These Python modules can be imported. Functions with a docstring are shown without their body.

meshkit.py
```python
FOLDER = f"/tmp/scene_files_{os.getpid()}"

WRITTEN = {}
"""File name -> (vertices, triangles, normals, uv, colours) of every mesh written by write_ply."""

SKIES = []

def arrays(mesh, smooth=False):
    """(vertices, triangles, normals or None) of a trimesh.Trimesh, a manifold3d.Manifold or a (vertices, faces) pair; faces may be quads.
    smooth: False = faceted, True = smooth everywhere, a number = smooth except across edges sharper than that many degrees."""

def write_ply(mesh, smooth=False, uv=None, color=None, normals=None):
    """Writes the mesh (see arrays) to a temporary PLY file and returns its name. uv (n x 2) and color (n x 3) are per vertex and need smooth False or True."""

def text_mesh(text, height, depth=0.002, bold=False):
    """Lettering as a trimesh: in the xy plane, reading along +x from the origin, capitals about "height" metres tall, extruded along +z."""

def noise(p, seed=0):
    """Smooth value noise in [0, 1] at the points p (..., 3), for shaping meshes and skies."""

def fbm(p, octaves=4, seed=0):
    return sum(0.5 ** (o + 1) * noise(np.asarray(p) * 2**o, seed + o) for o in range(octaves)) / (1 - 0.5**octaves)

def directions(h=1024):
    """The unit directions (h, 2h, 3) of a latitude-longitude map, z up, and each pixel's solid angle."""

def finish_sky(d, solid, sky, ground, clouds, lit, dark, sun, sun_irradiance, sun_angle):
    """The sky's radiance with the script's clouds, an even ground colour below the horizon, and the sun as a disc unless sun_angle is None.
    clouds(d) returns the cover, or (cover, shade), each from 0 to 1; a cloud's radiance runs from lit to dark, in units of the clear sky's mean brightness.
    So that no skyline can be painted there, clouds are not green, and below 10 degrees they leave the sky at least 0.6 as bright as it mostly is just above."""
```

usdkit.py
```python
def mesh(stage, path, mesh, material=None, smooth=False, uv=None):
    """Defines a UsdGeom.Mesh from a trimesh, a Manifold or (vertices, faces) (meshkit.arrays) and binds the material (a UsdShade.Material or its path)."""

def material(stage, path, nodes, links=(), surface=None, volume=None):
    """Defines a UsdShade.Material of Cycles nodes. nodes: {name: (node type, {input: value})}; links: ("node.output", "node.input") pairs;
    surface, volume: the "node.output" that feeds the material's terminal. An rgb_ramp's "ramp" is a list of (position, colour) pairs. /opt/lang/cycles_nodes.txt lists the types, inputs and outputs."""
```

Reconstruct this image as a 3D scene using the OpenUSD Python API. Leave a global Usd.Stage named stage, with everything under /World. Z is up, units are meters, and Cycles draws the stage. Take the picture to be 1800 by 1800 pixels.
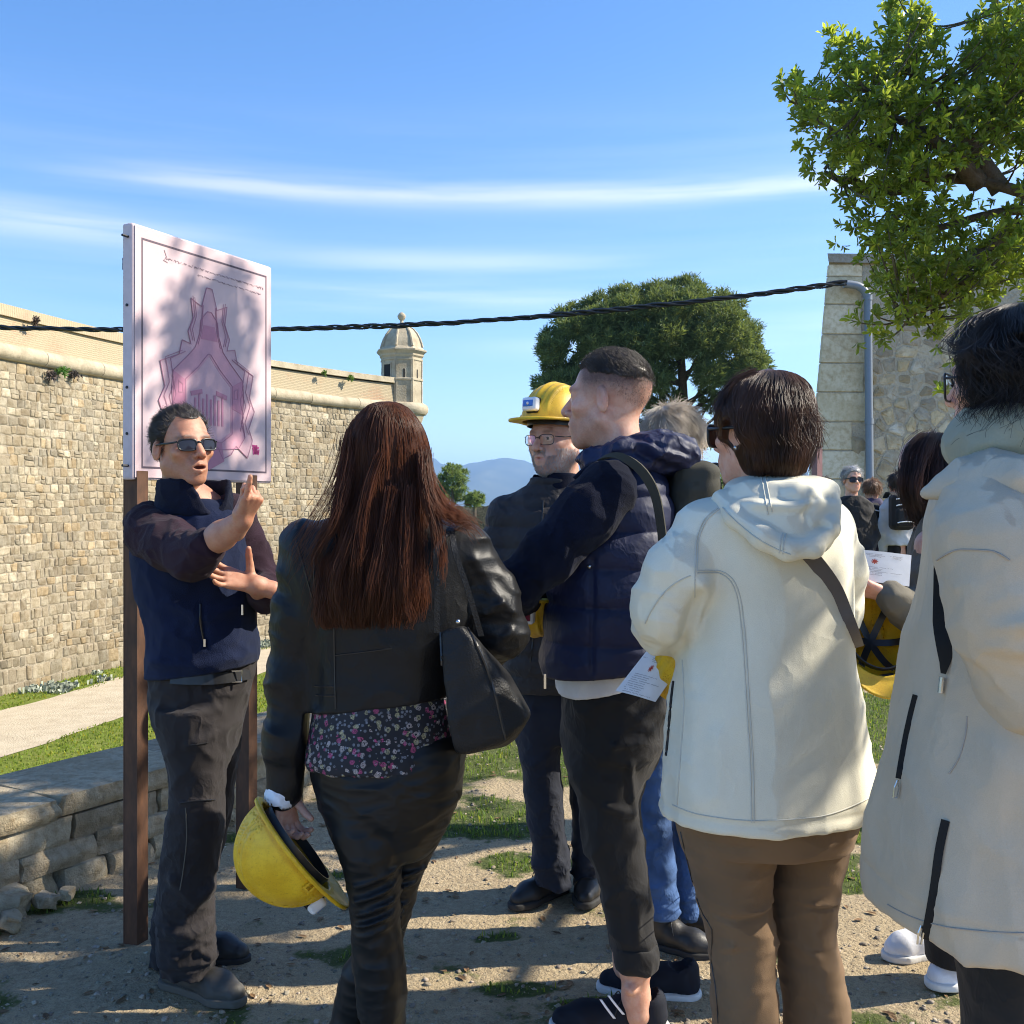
import math, random
import numpy as np
import trimesh, manifold3d, usdkit, meshkit
from pxr import Usd, UsdGeom, UsdLux, UsdShade, Sdf, Gf, Vt

stage = Usd.Stage.CreateInMemory()
UsdGeom.SetStageUpAxis(stage, UsdGeom.Tokens.z)
UsdGeom.SetStageMetersPerUnit(stage, 1.0)
UsdGeom.Xform.Define(stage, '/World')
UsdGeom.Scope.Define(stage, '/World/Looks')
rng = np.random.default_rng(7)

# ------------------------------------------------------------------ camera, sky, sun
F, H0, YH = 1805.0, 1.45, 885.0            # focal length in photo pixels, eye height, horizon row
cam = UsdGeom.Camera.Define(stage, '/World/camera')
cam.CreateHorizontalApertureAttr(36.0); cam.CreateVerticalApertureAttr(36.0)
cam.CreateFocalLengthAttr(36.0 * F / 1800)
cam.CreateVerticalApertureOffsetAttr(-(900 - YH) / 1800 * 36.0)
cam.CreateClippingRangeAttr((0.05, 60000.0))
cam.CreateExposureAttr(1.12)
cam.AddTranslateOp().Set((0, 0, H0)); cam.AddRotateXOp().Set(90.0)

SUN_EL = math.radians(38.0)
SUN_H = np.array([1.0, 0.10]); SUN_H /= np.linalg.norm(SUN_H)
SUN = np.array([SUN_H[0] * math.cos(SUN_EL), SUN_H[1] * math.cos(SUN_EL), math.sin(SUN_EL)])
sun = UsdLux.DistantLight.Define(stage, '/World/sun')
sun.CreateIntensityAttr(1.25); sun.CreateAngleAttr(0.53); sun.CreateColorAttr((1.0, 0.92, 0.78))
sun.CreateNormalizeAttr(True)
_z = Gf.Vec3d(*SUN); _x = Gf.Cross(Gf.Vec3d(0, 0, 1), _z).GetNormalized(); _y = Gf.Cross(_z, _x)
sun.AddTransformOp().Set(Gf.Matrix4d(_x[0], _x[1], _x[2], 0, _y[0], _y[1], _y[2], 0, _z[0], _z[1], _z[2], 0, 0, 0, 8, 1))


class G:
    """A Cycles node graph written as expressions; a socket is 'node.output' or a plain value."""
    def __init__(s): s.n, s.l, s.k = {}, [], 0
    def node(s, kind, **kw):
        s.k += 1; nm = f'n{s.k}'; ins = {}
        for a, b in kw.items():
            if isinstance(b, str) and '.' in b and b.split('.')[0] in s.n: s.l.append((b, f'{nm}.{a}'))
            else: ins[a] = b
        s.n[nm] = (kind, ins); return nm
    def m(s, t, a, b=0.0, c=None, clamp=False):
        kw = dict(math_type=t, value1=a, value2=b, use_clamp=clamp)
        if c is not None: kw['value3'] = c
        return s.node('math', **kw) + '.value'
    def noise(s, vec, scale, detail=3.0, rough=0.55, out='fac', dist=0.0):
        return s.node('noise_texture', vector=vec, scale=scale, detail=detail, roughness=rough, distortion=dist) + '.' + out
    def ramp(s, f, stops): return s.node('rgb_ramp', fac=f, ramp=stops) + '.color'
    def mix(s, f, a, b, t='mix'): return s.node('mix_color', blend_type=t, fac=f, a=a, b=b) + '.result'
    def pos(s, sc=None):
        p = s.node('geometry') + '.position'
        return p if sc is None else s.node('mapping', vector=p, scale=sc) + '.vector'
    def obj(s): return s.node('texture_coordinate') + '.object'
    def bump(s, h, dist, strength=1.0): return s.node('bump', height=h, distance=dist, strength=strength) + '.normal'
    def smooth(s, v, a, b): return s.node('map_range', range_type='smoothstep', value=v, from_min=a, from_max=b, to_min=0.0, to_max=1.0) + '.result'
    def attr(s, nm='tint'): return s.node('attribute', attribute=nm) + '.color'
    def mat(s, name, surface=None, volume=None):
        return usdkit.material(stage, '/World/Looks/' + name, s.n, s.l, surface=surface, volume=volume)


g = G()
d = g.node('texture_coordinate') + '.generated'
sp = g.node('separate_xyz', vector=d)
sx, sy, sz = sp + '.x', sp + '.y', sp + '.z'
sky = g.node('sky_texture', sky_type='single_scattering', sun_disc=False, sun_elevation=SUN_EL,
             sun_rotation=math.atan2(SUN[0], SUN[1]), altitude=200.0, air_density=1.0, aerosol_density=0.5, ozone_density=2.6) + '.color'
skyc = g.node('hsv', color=sky, hue=0.507, saturation=1.28, value=1.0, fac=1.0) + '.color'
hyp = g.m('sqrt', g.m('add', g.m('multiply', sx, sx), g.m('multiply', sy, sy)))
el = g.m('divide', sz, g.m('maximum', hyp, 0.05))
az = g.m('arctan2', sx, sy)
streak = g.noise(g.node('combine_xyz', x=g.m('multiply', az, 1.6), y=g.m('multiply', el, 26.0), z=0.3) + '.vector', 1.6, 5.0, 0.55)
wisp = g.noise(g.node('combine_xyz', x=g.m('multiply', az, 6.0), y=g.m('multiply', el, 60.0), z=2.7) + '.vector', 1.3, 4.0, 0.6)
cover = None
for e0, w, amp, az0, az1, slope in ((0.300, 0.012, 1.1, -0.42, 0.75, 0.0), (0.243, 0.016, 0.95, -0.62, -0.25, -0.02), (0.236, 0.010, 0.55, -0.25, 0.12, 0.0),
                                    (0.200, 0.012, 0.6, -0.3, 0.12, 0.0), (0.152, 0.011, 0.4, -0.05, 0.25, 0.0), (0.33, 0.05, 0.2, -0.9, 0.9, 0.0), (0.215, 0.05, 0.22, -0.9, 0.6, 0.0),
                                    (0.16, 0.02, 0.35, 0.2, 2.4, 0.0), (0.27, 0.03, 0.6, 1.0, 2.9, 0.02), (0.31, 0.03, 0.6, -2.8, -1.0, 0.02)):
    dd = g.m('subtract', el, g.m('add', e0, g.m('multiply', az, slope)))
    q = g.m('divide', dd, w)
    band = g.m('exponent', g.m('multiply', g.m('multiply', q, q), -1.0))
    win = g.m('multiply', g.smooth(az, az0 - 0.06, az0 + 0.16), g.m('subtract', 1.0, g.smooth(az, az1 - 0.16, az1 + 0.06)))
    b = g.m('multiply', g.m('multiply', band, win), amp)
    cover = b if cover is None else g.m('add', cover, b)
tex = g.m('add', g.m('multiply', g.smooth(streak, 0.30, 0.66), 0.75), g.m('multiply', wisp, 0.35))
cover = g.m('minimum', g.m('multiply', g.m('multiply', cover, tex), 0.5), 0.8)
lum = g.node('rgb_to_bw', color=sky) + '.val'
white = g.mix(1.0, g.node('combine_color', r=g.m('multiply', lum, 2.0), g=g.m('multiply', lum, 2.0), b=g.m('multiply', lum, 2.1)) + '.color', (1, 1, 1), 'multiply')
col = g.mix(cover, skyc, white)
bg = g.node('background_shader', color=col, strength=0.112)
skym = g.mat('sky_look', surface=bg + '.background')
dome = UsdLux.DomeLight.Define(stage, '/World/sky')
UsdShade.MaterialBindingAPI.Apply(dome.GetPrim()).Bind(skym)
dome.GetPrim().SetCustomDataByKey('kind', 'structure')

# ------------------------------------------------------------------ prims, names, labels
_used, ORIGIN = {}, {}
def _path(parent, name):
    k = (parent, name); n = _used.get(k, 0); _used[k] = n + 1
    return f'{parent}/{name}' if n == 0 else f'{parent}/{name}_{n:03d}'
def tag(p, label=None, cat=None, group=None, kind=None):
    p = p.GetPrim() if hasattr(p, 'GetPrim') else p
    for k, v in (('label', label), ('category', cat), ('group', group), ('kind', kind)):
        if v: p.SetCustomDataByKey(k, v)
    return p
def thing(name, label, cat, loc=(0, 0, 0), group=None, kind=None):
    x = UsdGeom.Xform.Define(stage, _path('/World', name)); x.AddTranslateOp().Set(Gf.Vec3d(*map(float, loc)))
    ORIGIN[str(x.GetPath())] = np.array(loc, float)
    tag(x, label, cat, group, kind); return x
def _mesh(path, v, f, mat, n, tint):
    m = UsdGeom.Mesh.Define(stage, path)
    m.CreatePointsAttr(Vt.Vec3fArray.FromNumpy(v.astype(np.float32)))
    m.CreateFaceVertexCountsAttr(Vt.IntArray.FromNumpy(np.full(len(f), f.shape[1], np.int32)))
    m.CreateFaceVertexIndicesAttr(Vt.IntArray.FromNumpy(f.astype(np.int32).ravel()))
    m.CreateSubdivisionSchemeAttr('none')
    if n is not None:
        m.CreateNormalsAttr(Vt.Vec3fArray.FromNumpy(n.astype(np.float32))); m.SetNormalsInterpolation('vertex')
    if tint is not None:
        t = np.broadcast_to(np.asarray(tint, np.float32), (len(v), 3))
        UsdGeom.PrimvarsAPI(m).CreatePrimvar('tint', Sdf.ValueTypeNames.Color3fArray, 'vertex').Set(Vt.Vec3fArray.FromNumpy(np.ascontiguousarray(t)))
    if mat is not None: UsdShade.MaterialBindingAPI.Apply(m.GetPrim()).Bind(mat)
    return m
def obj(name, mesh, mat, parent=None, smooth=False, tint=None, label=None, cat=None, group=None, kind=None):
    """One Mesh prim, given in world coordinates, under parent (a thing or a part) or under /World."""
    pp = '/World' if parent is None else str(parent.GetPath())
    v, f, n = meshkit.arrays(mesh, smooth)
    o = ORIGIN.get(pp, np.zeros(3))
    path = _path(pp, name)
    m = _mesh(path, np.asarray(v) - o, np.asarray(f), mat, n, tint)
    if str(m.GetPath()) not in ORIGIN: ORIGIN[str(m.GetPath())] = o
    tag(m, label, cat, group, kind); return m
def curves(name, pts, width, mat, parent, tint=None):
    """Hair or thread: pts (n, k, 3) in world coordinates."""
    pp = str(parent.GetPath()); o = ORIGIN.get(pp, np.zeros(3)); n, k, _ = pts.shape
    c = UsdGeom.BasisCurves.Define(stage, _path(pp, name))
    c.CreateTypeAttr('linear'); c.CreateWrapAttr('nonperiodic')
    c.CreateCurveVertexCountsAttr(Vt.IntArray.FromNumpy(np.full(n, k, np.int32)))
    c.CreatePointsAttr(Vt.Vec3fArray.FromNumpy((pts.reshape(-1, 3) - o).astype(np.float32)))
    w = np.broadcast_to(np.linspace(1, 0.45, k)[None, :] * np.asarray(width).reshape(-1, 1), (n, k))
    c.CreateWidthsAttr(Vt.FloatArray.FromNumpy(np.ascontiguousarray(w.ravel(), np.float32))); c.SetWidthsInterpolation('vertex')
    if mat is not None: UsdShade.MaterialBindingAPI.Apply(c.GetPrim()).Bind(mat)
    return c
def W(px, py, Y): return np.array([(px - 900) * Y / F, Y, H0 - (py - YH) * Y / F])
def unit(v): v = np.asarray(v, float); return v / max(np.linalg.norm(v), 1e-12)

# ------------------------------------------------------------------ small mesh kit
def cat(ms): return trimesh.util.concatenate(ms)
def box(c, s, R=None):
    m = trimesh.creation.box(s)
    T = np.eye(4); T[:3, 3] = c
    if R is not None: T[:3, :3] = R
    m.apply_transform(T); return m
def frame(z, x=None):
    """Rotation whose third column is z (and whose first leans to x)."""
    z = unit(z); x = np.array([1.0, 0, 0]) if x is None else np.asarray(x, float)
    if abs(np.dot(unit(x), z)) > 0.98: x = np.array([0, 1.0, 0.1])
    x = unit(x - z * np.dot(x, z)); return np.stack([x, np.cross(z, x), z], 1)
def tube(path, r, n=8, closed=True):
    p = np.asarray(path, float); r = np.broadcast_to(np.asarray(r, float), (len(p),))
    t = np.gradient(p, axis=0); t /= np.linalg.norm(t, axis=1, keepdims=True)
    up = np.array([0, 0, 1.0]) if abs(t[0, 2]) < 0.9 else np.array([1.0, 0, 0])
    a = up - t * (t @ up)[:, None]; a /= np.linalg.norm(a, axis=1, keepdims=True); b = np.cross(t, a)
    th = np.arange(n) / n * 2 * np.pi
    v = p[:, None] + r[:, None, None] * (np.cos(th)[None, :, None] * a[:, None] + np.sin(th)[None, :, None] * b[:, None])
    i, j = np.meshgrid(np.arange(len(p) - 1), np.arange(n), indexing='ij'); j2 = (j + 1) % n
    q = np.stack([i * n + j, (i + 1) * n + j, (i + 1) * n + j2, i * n + j2], -1).reshape(-1, 4)
    f = np.vstack([q[:, [0, 2, 1]], q[:, [0, 3, 2]]]); v = v.reshape(-1, 3)
    if closed:
        c0, c1 = len(v), len(v) + 1; v = np.vstack([v, p[0], p[-1]]); k = np.arange(n); k2 = (k + 1) % n
        f = np.vstack([f, np.stack([np.full(n, c0), k, k2], 1), np.stack([np.full(n, c1), (len(p) - 1) * n + k2, (len(p) - 1) * n + k], 1)])
    return trimesh.Trimesh(v, f[:, ::-1], process=False)
def ribbon(path, side, w, t=0.002):
    """A flat strap: path (n,3), side (n,3) or (3,) unit vectors across, width, thickness."""
    p = np.asarray(path, float); s = np.broadcast_to(np.asarray(side, float), p.shape); s = s / np.linalg.norm(s, axis=1, keepdims=True)
    tn = np.gradient(p, axis=0); nn = np.cross(tn, s); nn /= np.linalg.norm(nn, axis=1, keepdims=True); w = np.broadcast_to(w, (len(p),))[:, None]
    ring = np.stack([p - s * w / 2 - nn * t, p + s * w / 2 - nn * t, p + s * w / 2 + nn * t, p - s * w / 2 + nn * t], 1)
    n = len(p); v = ring.reshape(-1, 3); f = []
    for i in range(n - 1):
        for k in range(4):
            a, b = i * 4 + k, i * 4 + (k + 1) % 4; f += [[a, b, b + 4], [a, b + 4, a + 4]]
    f += [[0, 2, 1], [0, 3, 2], [4 * n - 4, 4 * n - 3, 4 * n - 2], [4 * n - 4, 4 * n - 2, 4 * n - 1]]
    m = trimesh.Trimesh(v, f, process=False); m.fix_normals(); return m
def spline(pts, n):
    from scipy.interpolate import PchipInterpolator
    p = np.asarray(pts, float); t = np.r_[0, np.cumsum(np.linalg.norm(np.diff(p, axis=0), axis=1))]
    return PchipInterpolator(t, p)(np.linspace(0, t[-1], n))
def rock(c, s, R, seed, rough=0.16, n=1, rnd=0.13):
    m = trimesh.creation.box((1, 1, 1))
    for _ in range(n + 1): m = m.subdivide()
    v = m.vertices; r = np.linalg.norm(v, axis=1, keepdims=True)
    v = v * (0.62 + 0.38 * (0.5 / np.abs(v).max(1, keepdims=True)) * 0.72 / np.maximum(r, 1e-6) * 1.0) if False else v * (1 - rnd * np.clip(r - 0.60, 0, 1) / 0.27)
    nz = np.stack([meshkit.noise(v * 2.3 + seed * 7.1 + k * 31) for k in range(3)], 1) - 0.5
    v = (v + nz * rough * 1.6) * np.asarray(s)
    return trimesh.Trimesh(v @ np.asarray(R).T + c, m.faces, process=False)

# ------------------------------------------------------------------ signed distance kit
def smin(a, b, k):
    if k <= 0: return np.minimum(a, b)
    h = np.clip(0.5 + 0.5 * (b - a) / k, 0, 1); return b + (a - b) * h - k * h * (1 - h)
def smax(a, b, k): return -smin(-a, -b, k)
class Pr:
    """A primitive: function, bounds, blend width, and -1 to carve."""
    def __init__(s, f, lo, hi, k=0.02, sign=1): s.f, s.lo, s.hi, s.k, s.sign = f, np.asarray(lo), np.asarray(hi), k, sign
def cone(a, b, ra, rb, k=0.02, sign=1):
    a, b = np.asarray(a, float), np.asarray(b, float); ab = b - a; L = max(ab @ ab, 1e-12); rm = max(ra, rb)
    def f(p):
        t = np.clip(((p - a) @ ab) / L, 0, 1)
        return np.linalg.norm(p - a - t[:, None] * ab, axis=1) - (ra + (rb - ra) * t)
    return Pr(f, np.minimum(a, b) - rm, np.maximum(a, b) + rm, k, sign)
def chain(pts, rs, k=0.02): return [cone(pts[i], pts[i + 1], rs[i], rs[i + 1], k) for i in range(len(pts) - 1)]
def ell(c, r, R=None, k=0.02, sign=1):
    c, r = np.asarray(c, float), np.broadcast_to(np.asarray(r, float), (3,)); rm = r.max() if R is not None else r
    def f(p):
        q = p - c
        if R is not None: q = q @ R
        k0 = np.linalg.norm(q / r, axis=1); k1 = np.linalg.norm(q / (r * r), axis=1)
        return k0 * (k0 - 1) / np.maximum(k1, 1e-9)
    return Pr(f, c - rm, c + rm, k, sign)
def rbox(c, s, R=None, rad=0.01, k=0.01, sign=1):
    c, s = np.asarray(c, float), np.asarray(s, float) / 2 - rad; e = np.linalg.norm(s + rad) if R is not None else s + rad
    def f(p):
        q = p - c
        if R is not None: q = q @ R
        q = np.abs(q) - s
        return np.linalg.norm(np.maximum(q, 0), axis=1) + np.minimum(q.max(1), 0) - rad
    return Pr(f, c - e, c + e, k, sign)
def loft(rows, k=0.03, n=2.0, yaw=0.0, sign=1, pad=0.0):
    """rows: (z, cx, cy, rx, ry), any order; elliptical sections, axes turned by yaw."""
    from scipy.interpolate import PchipInterpolator
    r = np.array(sorted(rows, key=lambda q: q[0]), float)
    zt = np.linspace(r[0, 0], r[-1, 0], 240); T = PchipInterpolator(r[:, 0], r[:, 1:])(zt); T[:, 2:] = np.maximum(T[:, 2:] + pad, 0.003)
    z0, z1 = r[0, 0], r[-1, 0]; ca, sa = math.cos(yaw), math.sin(yaw)
    def f(p):
        z = p[:, 2]; cx, cy, rx, ry = (np.interp(z, zt, T[:, i]) for i in range(4))
        x, y = p[:, 0] - cx, p[:, 1] - cy
        if yaw: x, y = x * ca + y * sa, -x * sa + y * ca
        u, v = np.abs(x) / rx, np.abs(y) / ry
        q = np.sqrt(u * u + v * v) if n == 2 else (u ** n + v ** n) ** (1 / n)
        L = np.sqrt(x * x + y * y)
        dd = np.where(q > 1e-6, L * (1 - 1 / np.maximum(q, 1e-6)), -np.minimum(rx, ry))
        dd = np.maximum(dd, -np.minimum(rx, ry))
        return smax(dd, np.maximum(z - z1, z0 - z), 0.012)
    rm = max(T[:, 2].max(), T[:, 3].max())
    return Pr(f, (T[:, 0].min() - rm, T[:, 1].min() - rm, z0), (T[:, 0].max() + rm, T[:, 1].max() + rm, z1), k, sign)
def prows(Y0, rows):
    """Photo rows (py, left, right, depth offset, half depth) of something standing Y0 metres away, as loft rows."""
    out = []
    for py, L, R, dy, ry in rows:
        Y = Y0 + dy; out.append((H0 - (py - YH) * Y / F, ((L + R) / 2 - 900) * Y / F, Y, (R - L) / 2 * Y / F, ry))
    return out
def field(prims, extra=None):
    def f(p):
        dd = np.full(len(p), 9.0)
        for q in prims:
            mg = 0.05 + q.k
            i = np.nonzero(((p >= q.lo - mg) & (p <= q.hi + mg)).all(1))[0]
            if len(i) == 0: continue
            v = q.f(p[i]); dd[i] = smin(dd[i], v, q.k) if q.sign > 0 else smax(dd[i], -v, q.k)
        return dd if extra is None else extra(p, dd)
    lo = np.min([q.lo for q in prims if q.sign > 0], axis=0); hi = np.max([q.hi for q in prims if q.sign > 0], axis=0)
    return f, lo, hi
def nets(f, lo, hi, h, margin=0.02, near=3.8):
    lo = np.asarray(lo) - margin; B = 4
    nb = np.ceil((np.asarray(hi) + margin - lo) / (h * B)).astype(int) + 1
    cc = np.stack(np.meshgrid(*[np.arange(n) for n in nb], indexing='ij'), -1)
    cd = f((lo + (cc.reshape(-1, 3) + 0.5) * h * B)).reshape(nb)
    act = np.abs(cd) < h * B * near
    vol = np.repeat(np.repeat(np.repeat(cd, B, 0), B, 1), B, 2)
    am = np.repeat(np.repeat(np.repeat(act, B, 0), B, 1), B, 2)
    idx = np.argwhere(am); vol[am] = f(lo + (idx + 0.5) * h)
    org = lo + 0.5 * h
    ins = vol < 0; s = ins.astype(np.int8)
    c = sum(s[i:s.shape[0] - 1 + i, j:s.shape[1] - 1 + j, k:s.shape[2] - 1 + k] for i in (0, 1) for j in (0, 1) for k in (0, 1))
    cells = np.argwhere((c > 0) & (c < 8)); idm = np.full(c.shape, -1, np.int64); idm[tuple(cells.T)] = np.arange(len(cells))
    acc, cnt = np.zeros((len(cells), 3)), np.zeros(len(cells))
    cor = [(i, j, k) for i in (0, 1) for j in (0, 1) for k in (0, 1)]
    val = {q: vol[cells[:, 0] + q[0], cells[:, 1] + q[1], cells[:, 2] + q[2]] for q in cor}
    for a in cor:
        for ax in range(3):
            if a[ax]: continue
            b = list(a); b[ax] = 1; b = tuple(b); va, vb = val[a], val[b]; x = (va < 0) != (vb < 0)
            t = va[x] / (va[x] - vb[x]); pt = np.tile(np.array(a, float), (x.sum(), 1)); pt[:, ax] = t
            acc[x] += pt; cnt[x] += 1
    v = org + h * (cells + acc / cnt[:, None]); faces = []
    for ax in range(3):
        sl0 = [slice(1, -1)] * 3; sl1 = [slice(1, -1)] * 3; sl0[ax] = slice(0, -1); sl1[ax] = slice(1, None)
        a, b = ins[tuple(sl0)], ins[tuple(sl1)]; e = np.argwhere(a != b)
        if len(e) == 0: continue
        up = a[tuple(e.T)]; base = e + 1; base[:, ax] -= 1
        u, w = (ax + 1) % 3, (ax + 2) % 3
        def cell(du, dw):
            q = base.copy(); q[:, u] += du; q[:, w] += dw; return idm[tuple(q.T)]
        q = np.stack([cell(-1, -1), cell(0, -1), cell(0, 0), cell(-1, 0)], 1)
        q = np.where(up[:, None], q, q[:, ::-1]); faces.append(q)
    q = np.vstack(faces); q = q[(q >= 0).all(1)]
    fc = np.vstack([q[:, [0, 1, 2]], q[:, [0, 2, 3]]])
    return trimesh.Trimesh(v, fc, process=False)
def sculpt(prims, h, extra=None, margin=0.02, near=3.8):
    f, lo, hi = field(prims, extra); return nets(f, lo, hi, h, margin, near)
def clean(m, keep=1):
    """Keeps the largest shells."""
    import scipy.sparse as ss
    n = len(m.vertices); e = m.faces[:, [0, 1, 1, 2]].reshape(-1, 2)
    k, lab = ss.csgraph.connected_components(ss.coo_matrix((np.ones(len(e)), (e[:, 0], e[:, 1])), shape=(n, n)), directed=False)
    if k <= keep: return m
    big = np.argsort(-np.bincount(lab))[:keep]; ok = np.isin(lab, big); mp = np.cumsum(ok) - 1
    return trimesh.Trimesh(m.vertices[ok], mp[m.faces[ok[m.faces[:, 0]]]], process=False)
def ridged(p, seed=0, octaves=2):
    s = 0
    for o in range(octaves): s = s + (1 - np.abs(2 * meshkit.noise(p * 2 ** o + 0.35 * np.sin(p[:, [1, 2, 0]] * 2 ** o * 1.7), seed + o) - 1)) ** 3 * 0.55 ** o
    return s / (2 - 0.5 ** (octaves - 1))
# ------------------------------------------------------------------ materials
def cloth(name, color, rough=0.85, scale=260.0, depth=0.0012, sheen=0.0, var=0.12, spec=0.25, weave=False, folds=0.0, fscale=9.0):
    g = G(); p = g.pos()
    n = g.noise(p, 7.0, 4.0); fine = g.noise(p, scale, 2.0, 0.6)
    c = g.mix(g.smooth(n, 0.3, 0.7), tuple(x * (1 - var) for x in color), tuple(min(1, x * (1 + var)) for x in color))
    c = g.mix(g.m('multiply', fine, 0.35), c, tuple(x * 0.55 for x in color))
    h = fine
    nrm = g.bump(h, depth, 1.0)
    if folds:
        fo = g.noise(g.pos((1, 1, 0.8)), fscale, 3.0, 0.5, dist=0.25); fo = g.m('power', g.m('subtract', 1.0, g.m('absolute', g.m('subtract', g.m('multiply', fo, 2.0), 1.0))), 3.0); fo = g.m('multiply', fo, g.smooth(g.noise(p, fscale * 0.4, 2.0), 0.3, 0.65))
        nrm = g.node('bump', height=fo, distance=folds, strength=0.6, normal=nrm) + '.normal'
    b = g.node('principled_bsdf', base_color=c, roughness=rough, normal=nrm, sheen_weight=sheen, sheen_roughness=0.5, specular_ior_level=spec)
    return g.mat(name, b + '.BSDF')
def plain(name, color, rough=0.5, metal=0.0, spec=0.5, coat=0.0):
    g = G(); n = g.noise(g.pos(), 40.0, 4.0)
    c = g.mix(n, tuple(x * 0.85 for x in color), tuple(min(1, x * 1.1) for x in color))
    r = g.m('add', rough - 0.06, g.m('multiply', n, 0.12))
    b = g.node('principled_bsdf', base_color=c, roughness=r, metallic=metal, specular_ior_level=spec, coat_weight=coat)
    return g.mat(name, b + '.BSDF')
def skin(name, color):
    g = G(); p = g.pos(); t = g.attr('tint')
    n = g.noise(p, 45.0, 5.0, 0.6); n2 = g.noise(p, 900.0, 2.0)
    c = g.mix(g.smooth(n, 0.25, 0.75), tuple(np.array(color) * (0.92, 0.80, 0.76)), tuple(np.array(color) * (1.08, 1.08, 1.08)))
    n3 = g.noise(p, 130.0, 4.0, 0.7); n4 = g.noise(p, 420.0, 2.0)
    c = g.mix(g.m('multiply', g.smooth(n3, 0.45, 0.72), 0.45), c, g.mix(1.0, c, (1.05, 0.74, 0.68), 'multiply')); c = g.mix(g.m('multiply', g.smooth(n4, 0.56, 0.75), 0.35), c, g.mix(1.0, c, (0.72, 0.62, 0.58), 'multiply'))
    c = g.mix(1.0, c, t, 'multiply')
    b = g.node('principled_bsdf', base_color=c, roughness=g.m('add', 0.38, g.m('multiply', n, 0.2)), subsurface_weight=0.12, subsurface_scale=0.006, subsurface_radius=(1.0, 0.35, 0.2),
               normal=g.bump(g.m('add', g.m('multiply', n2, 0.4), n), 0.0012), specular_ior_level=0.42)
    return g.mat(name, b + '.BSDF')
def hairmat(name, c0, c1, rough=0.38, spec=0.45):
    """Hair strands: colour runs along and between the strands."""
    g = G(); hi = g.node('hair_info'); rnd = g.node('white_noise_texture', dimensions='1D', w=g.node('object_info') + '.random') + '.value'
    n = g.noise(g.pos(), 60.0, 2.0)
    c = g.mix(g.smooth(g.noise(g.pos(), 14.0, 3.0), 0.3, 0.7), c0, c1)
    c = g.mix(g.m('multiply', n, 0.5), c, tuple(x * 0.4 for x in c0))
    b = g.node('principled_bsdf', base_color=c, roughness=rough, specular_ior_level=spec)
    t = g.node('translucent_bsdf', color=g.mix(0.5, c, c1))
    return g.mat(name, g.node('mix_closure', fac=0.22, closure1=b + '.BSDF', closure2=t + '.BSDF') + '.closure')
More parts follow.
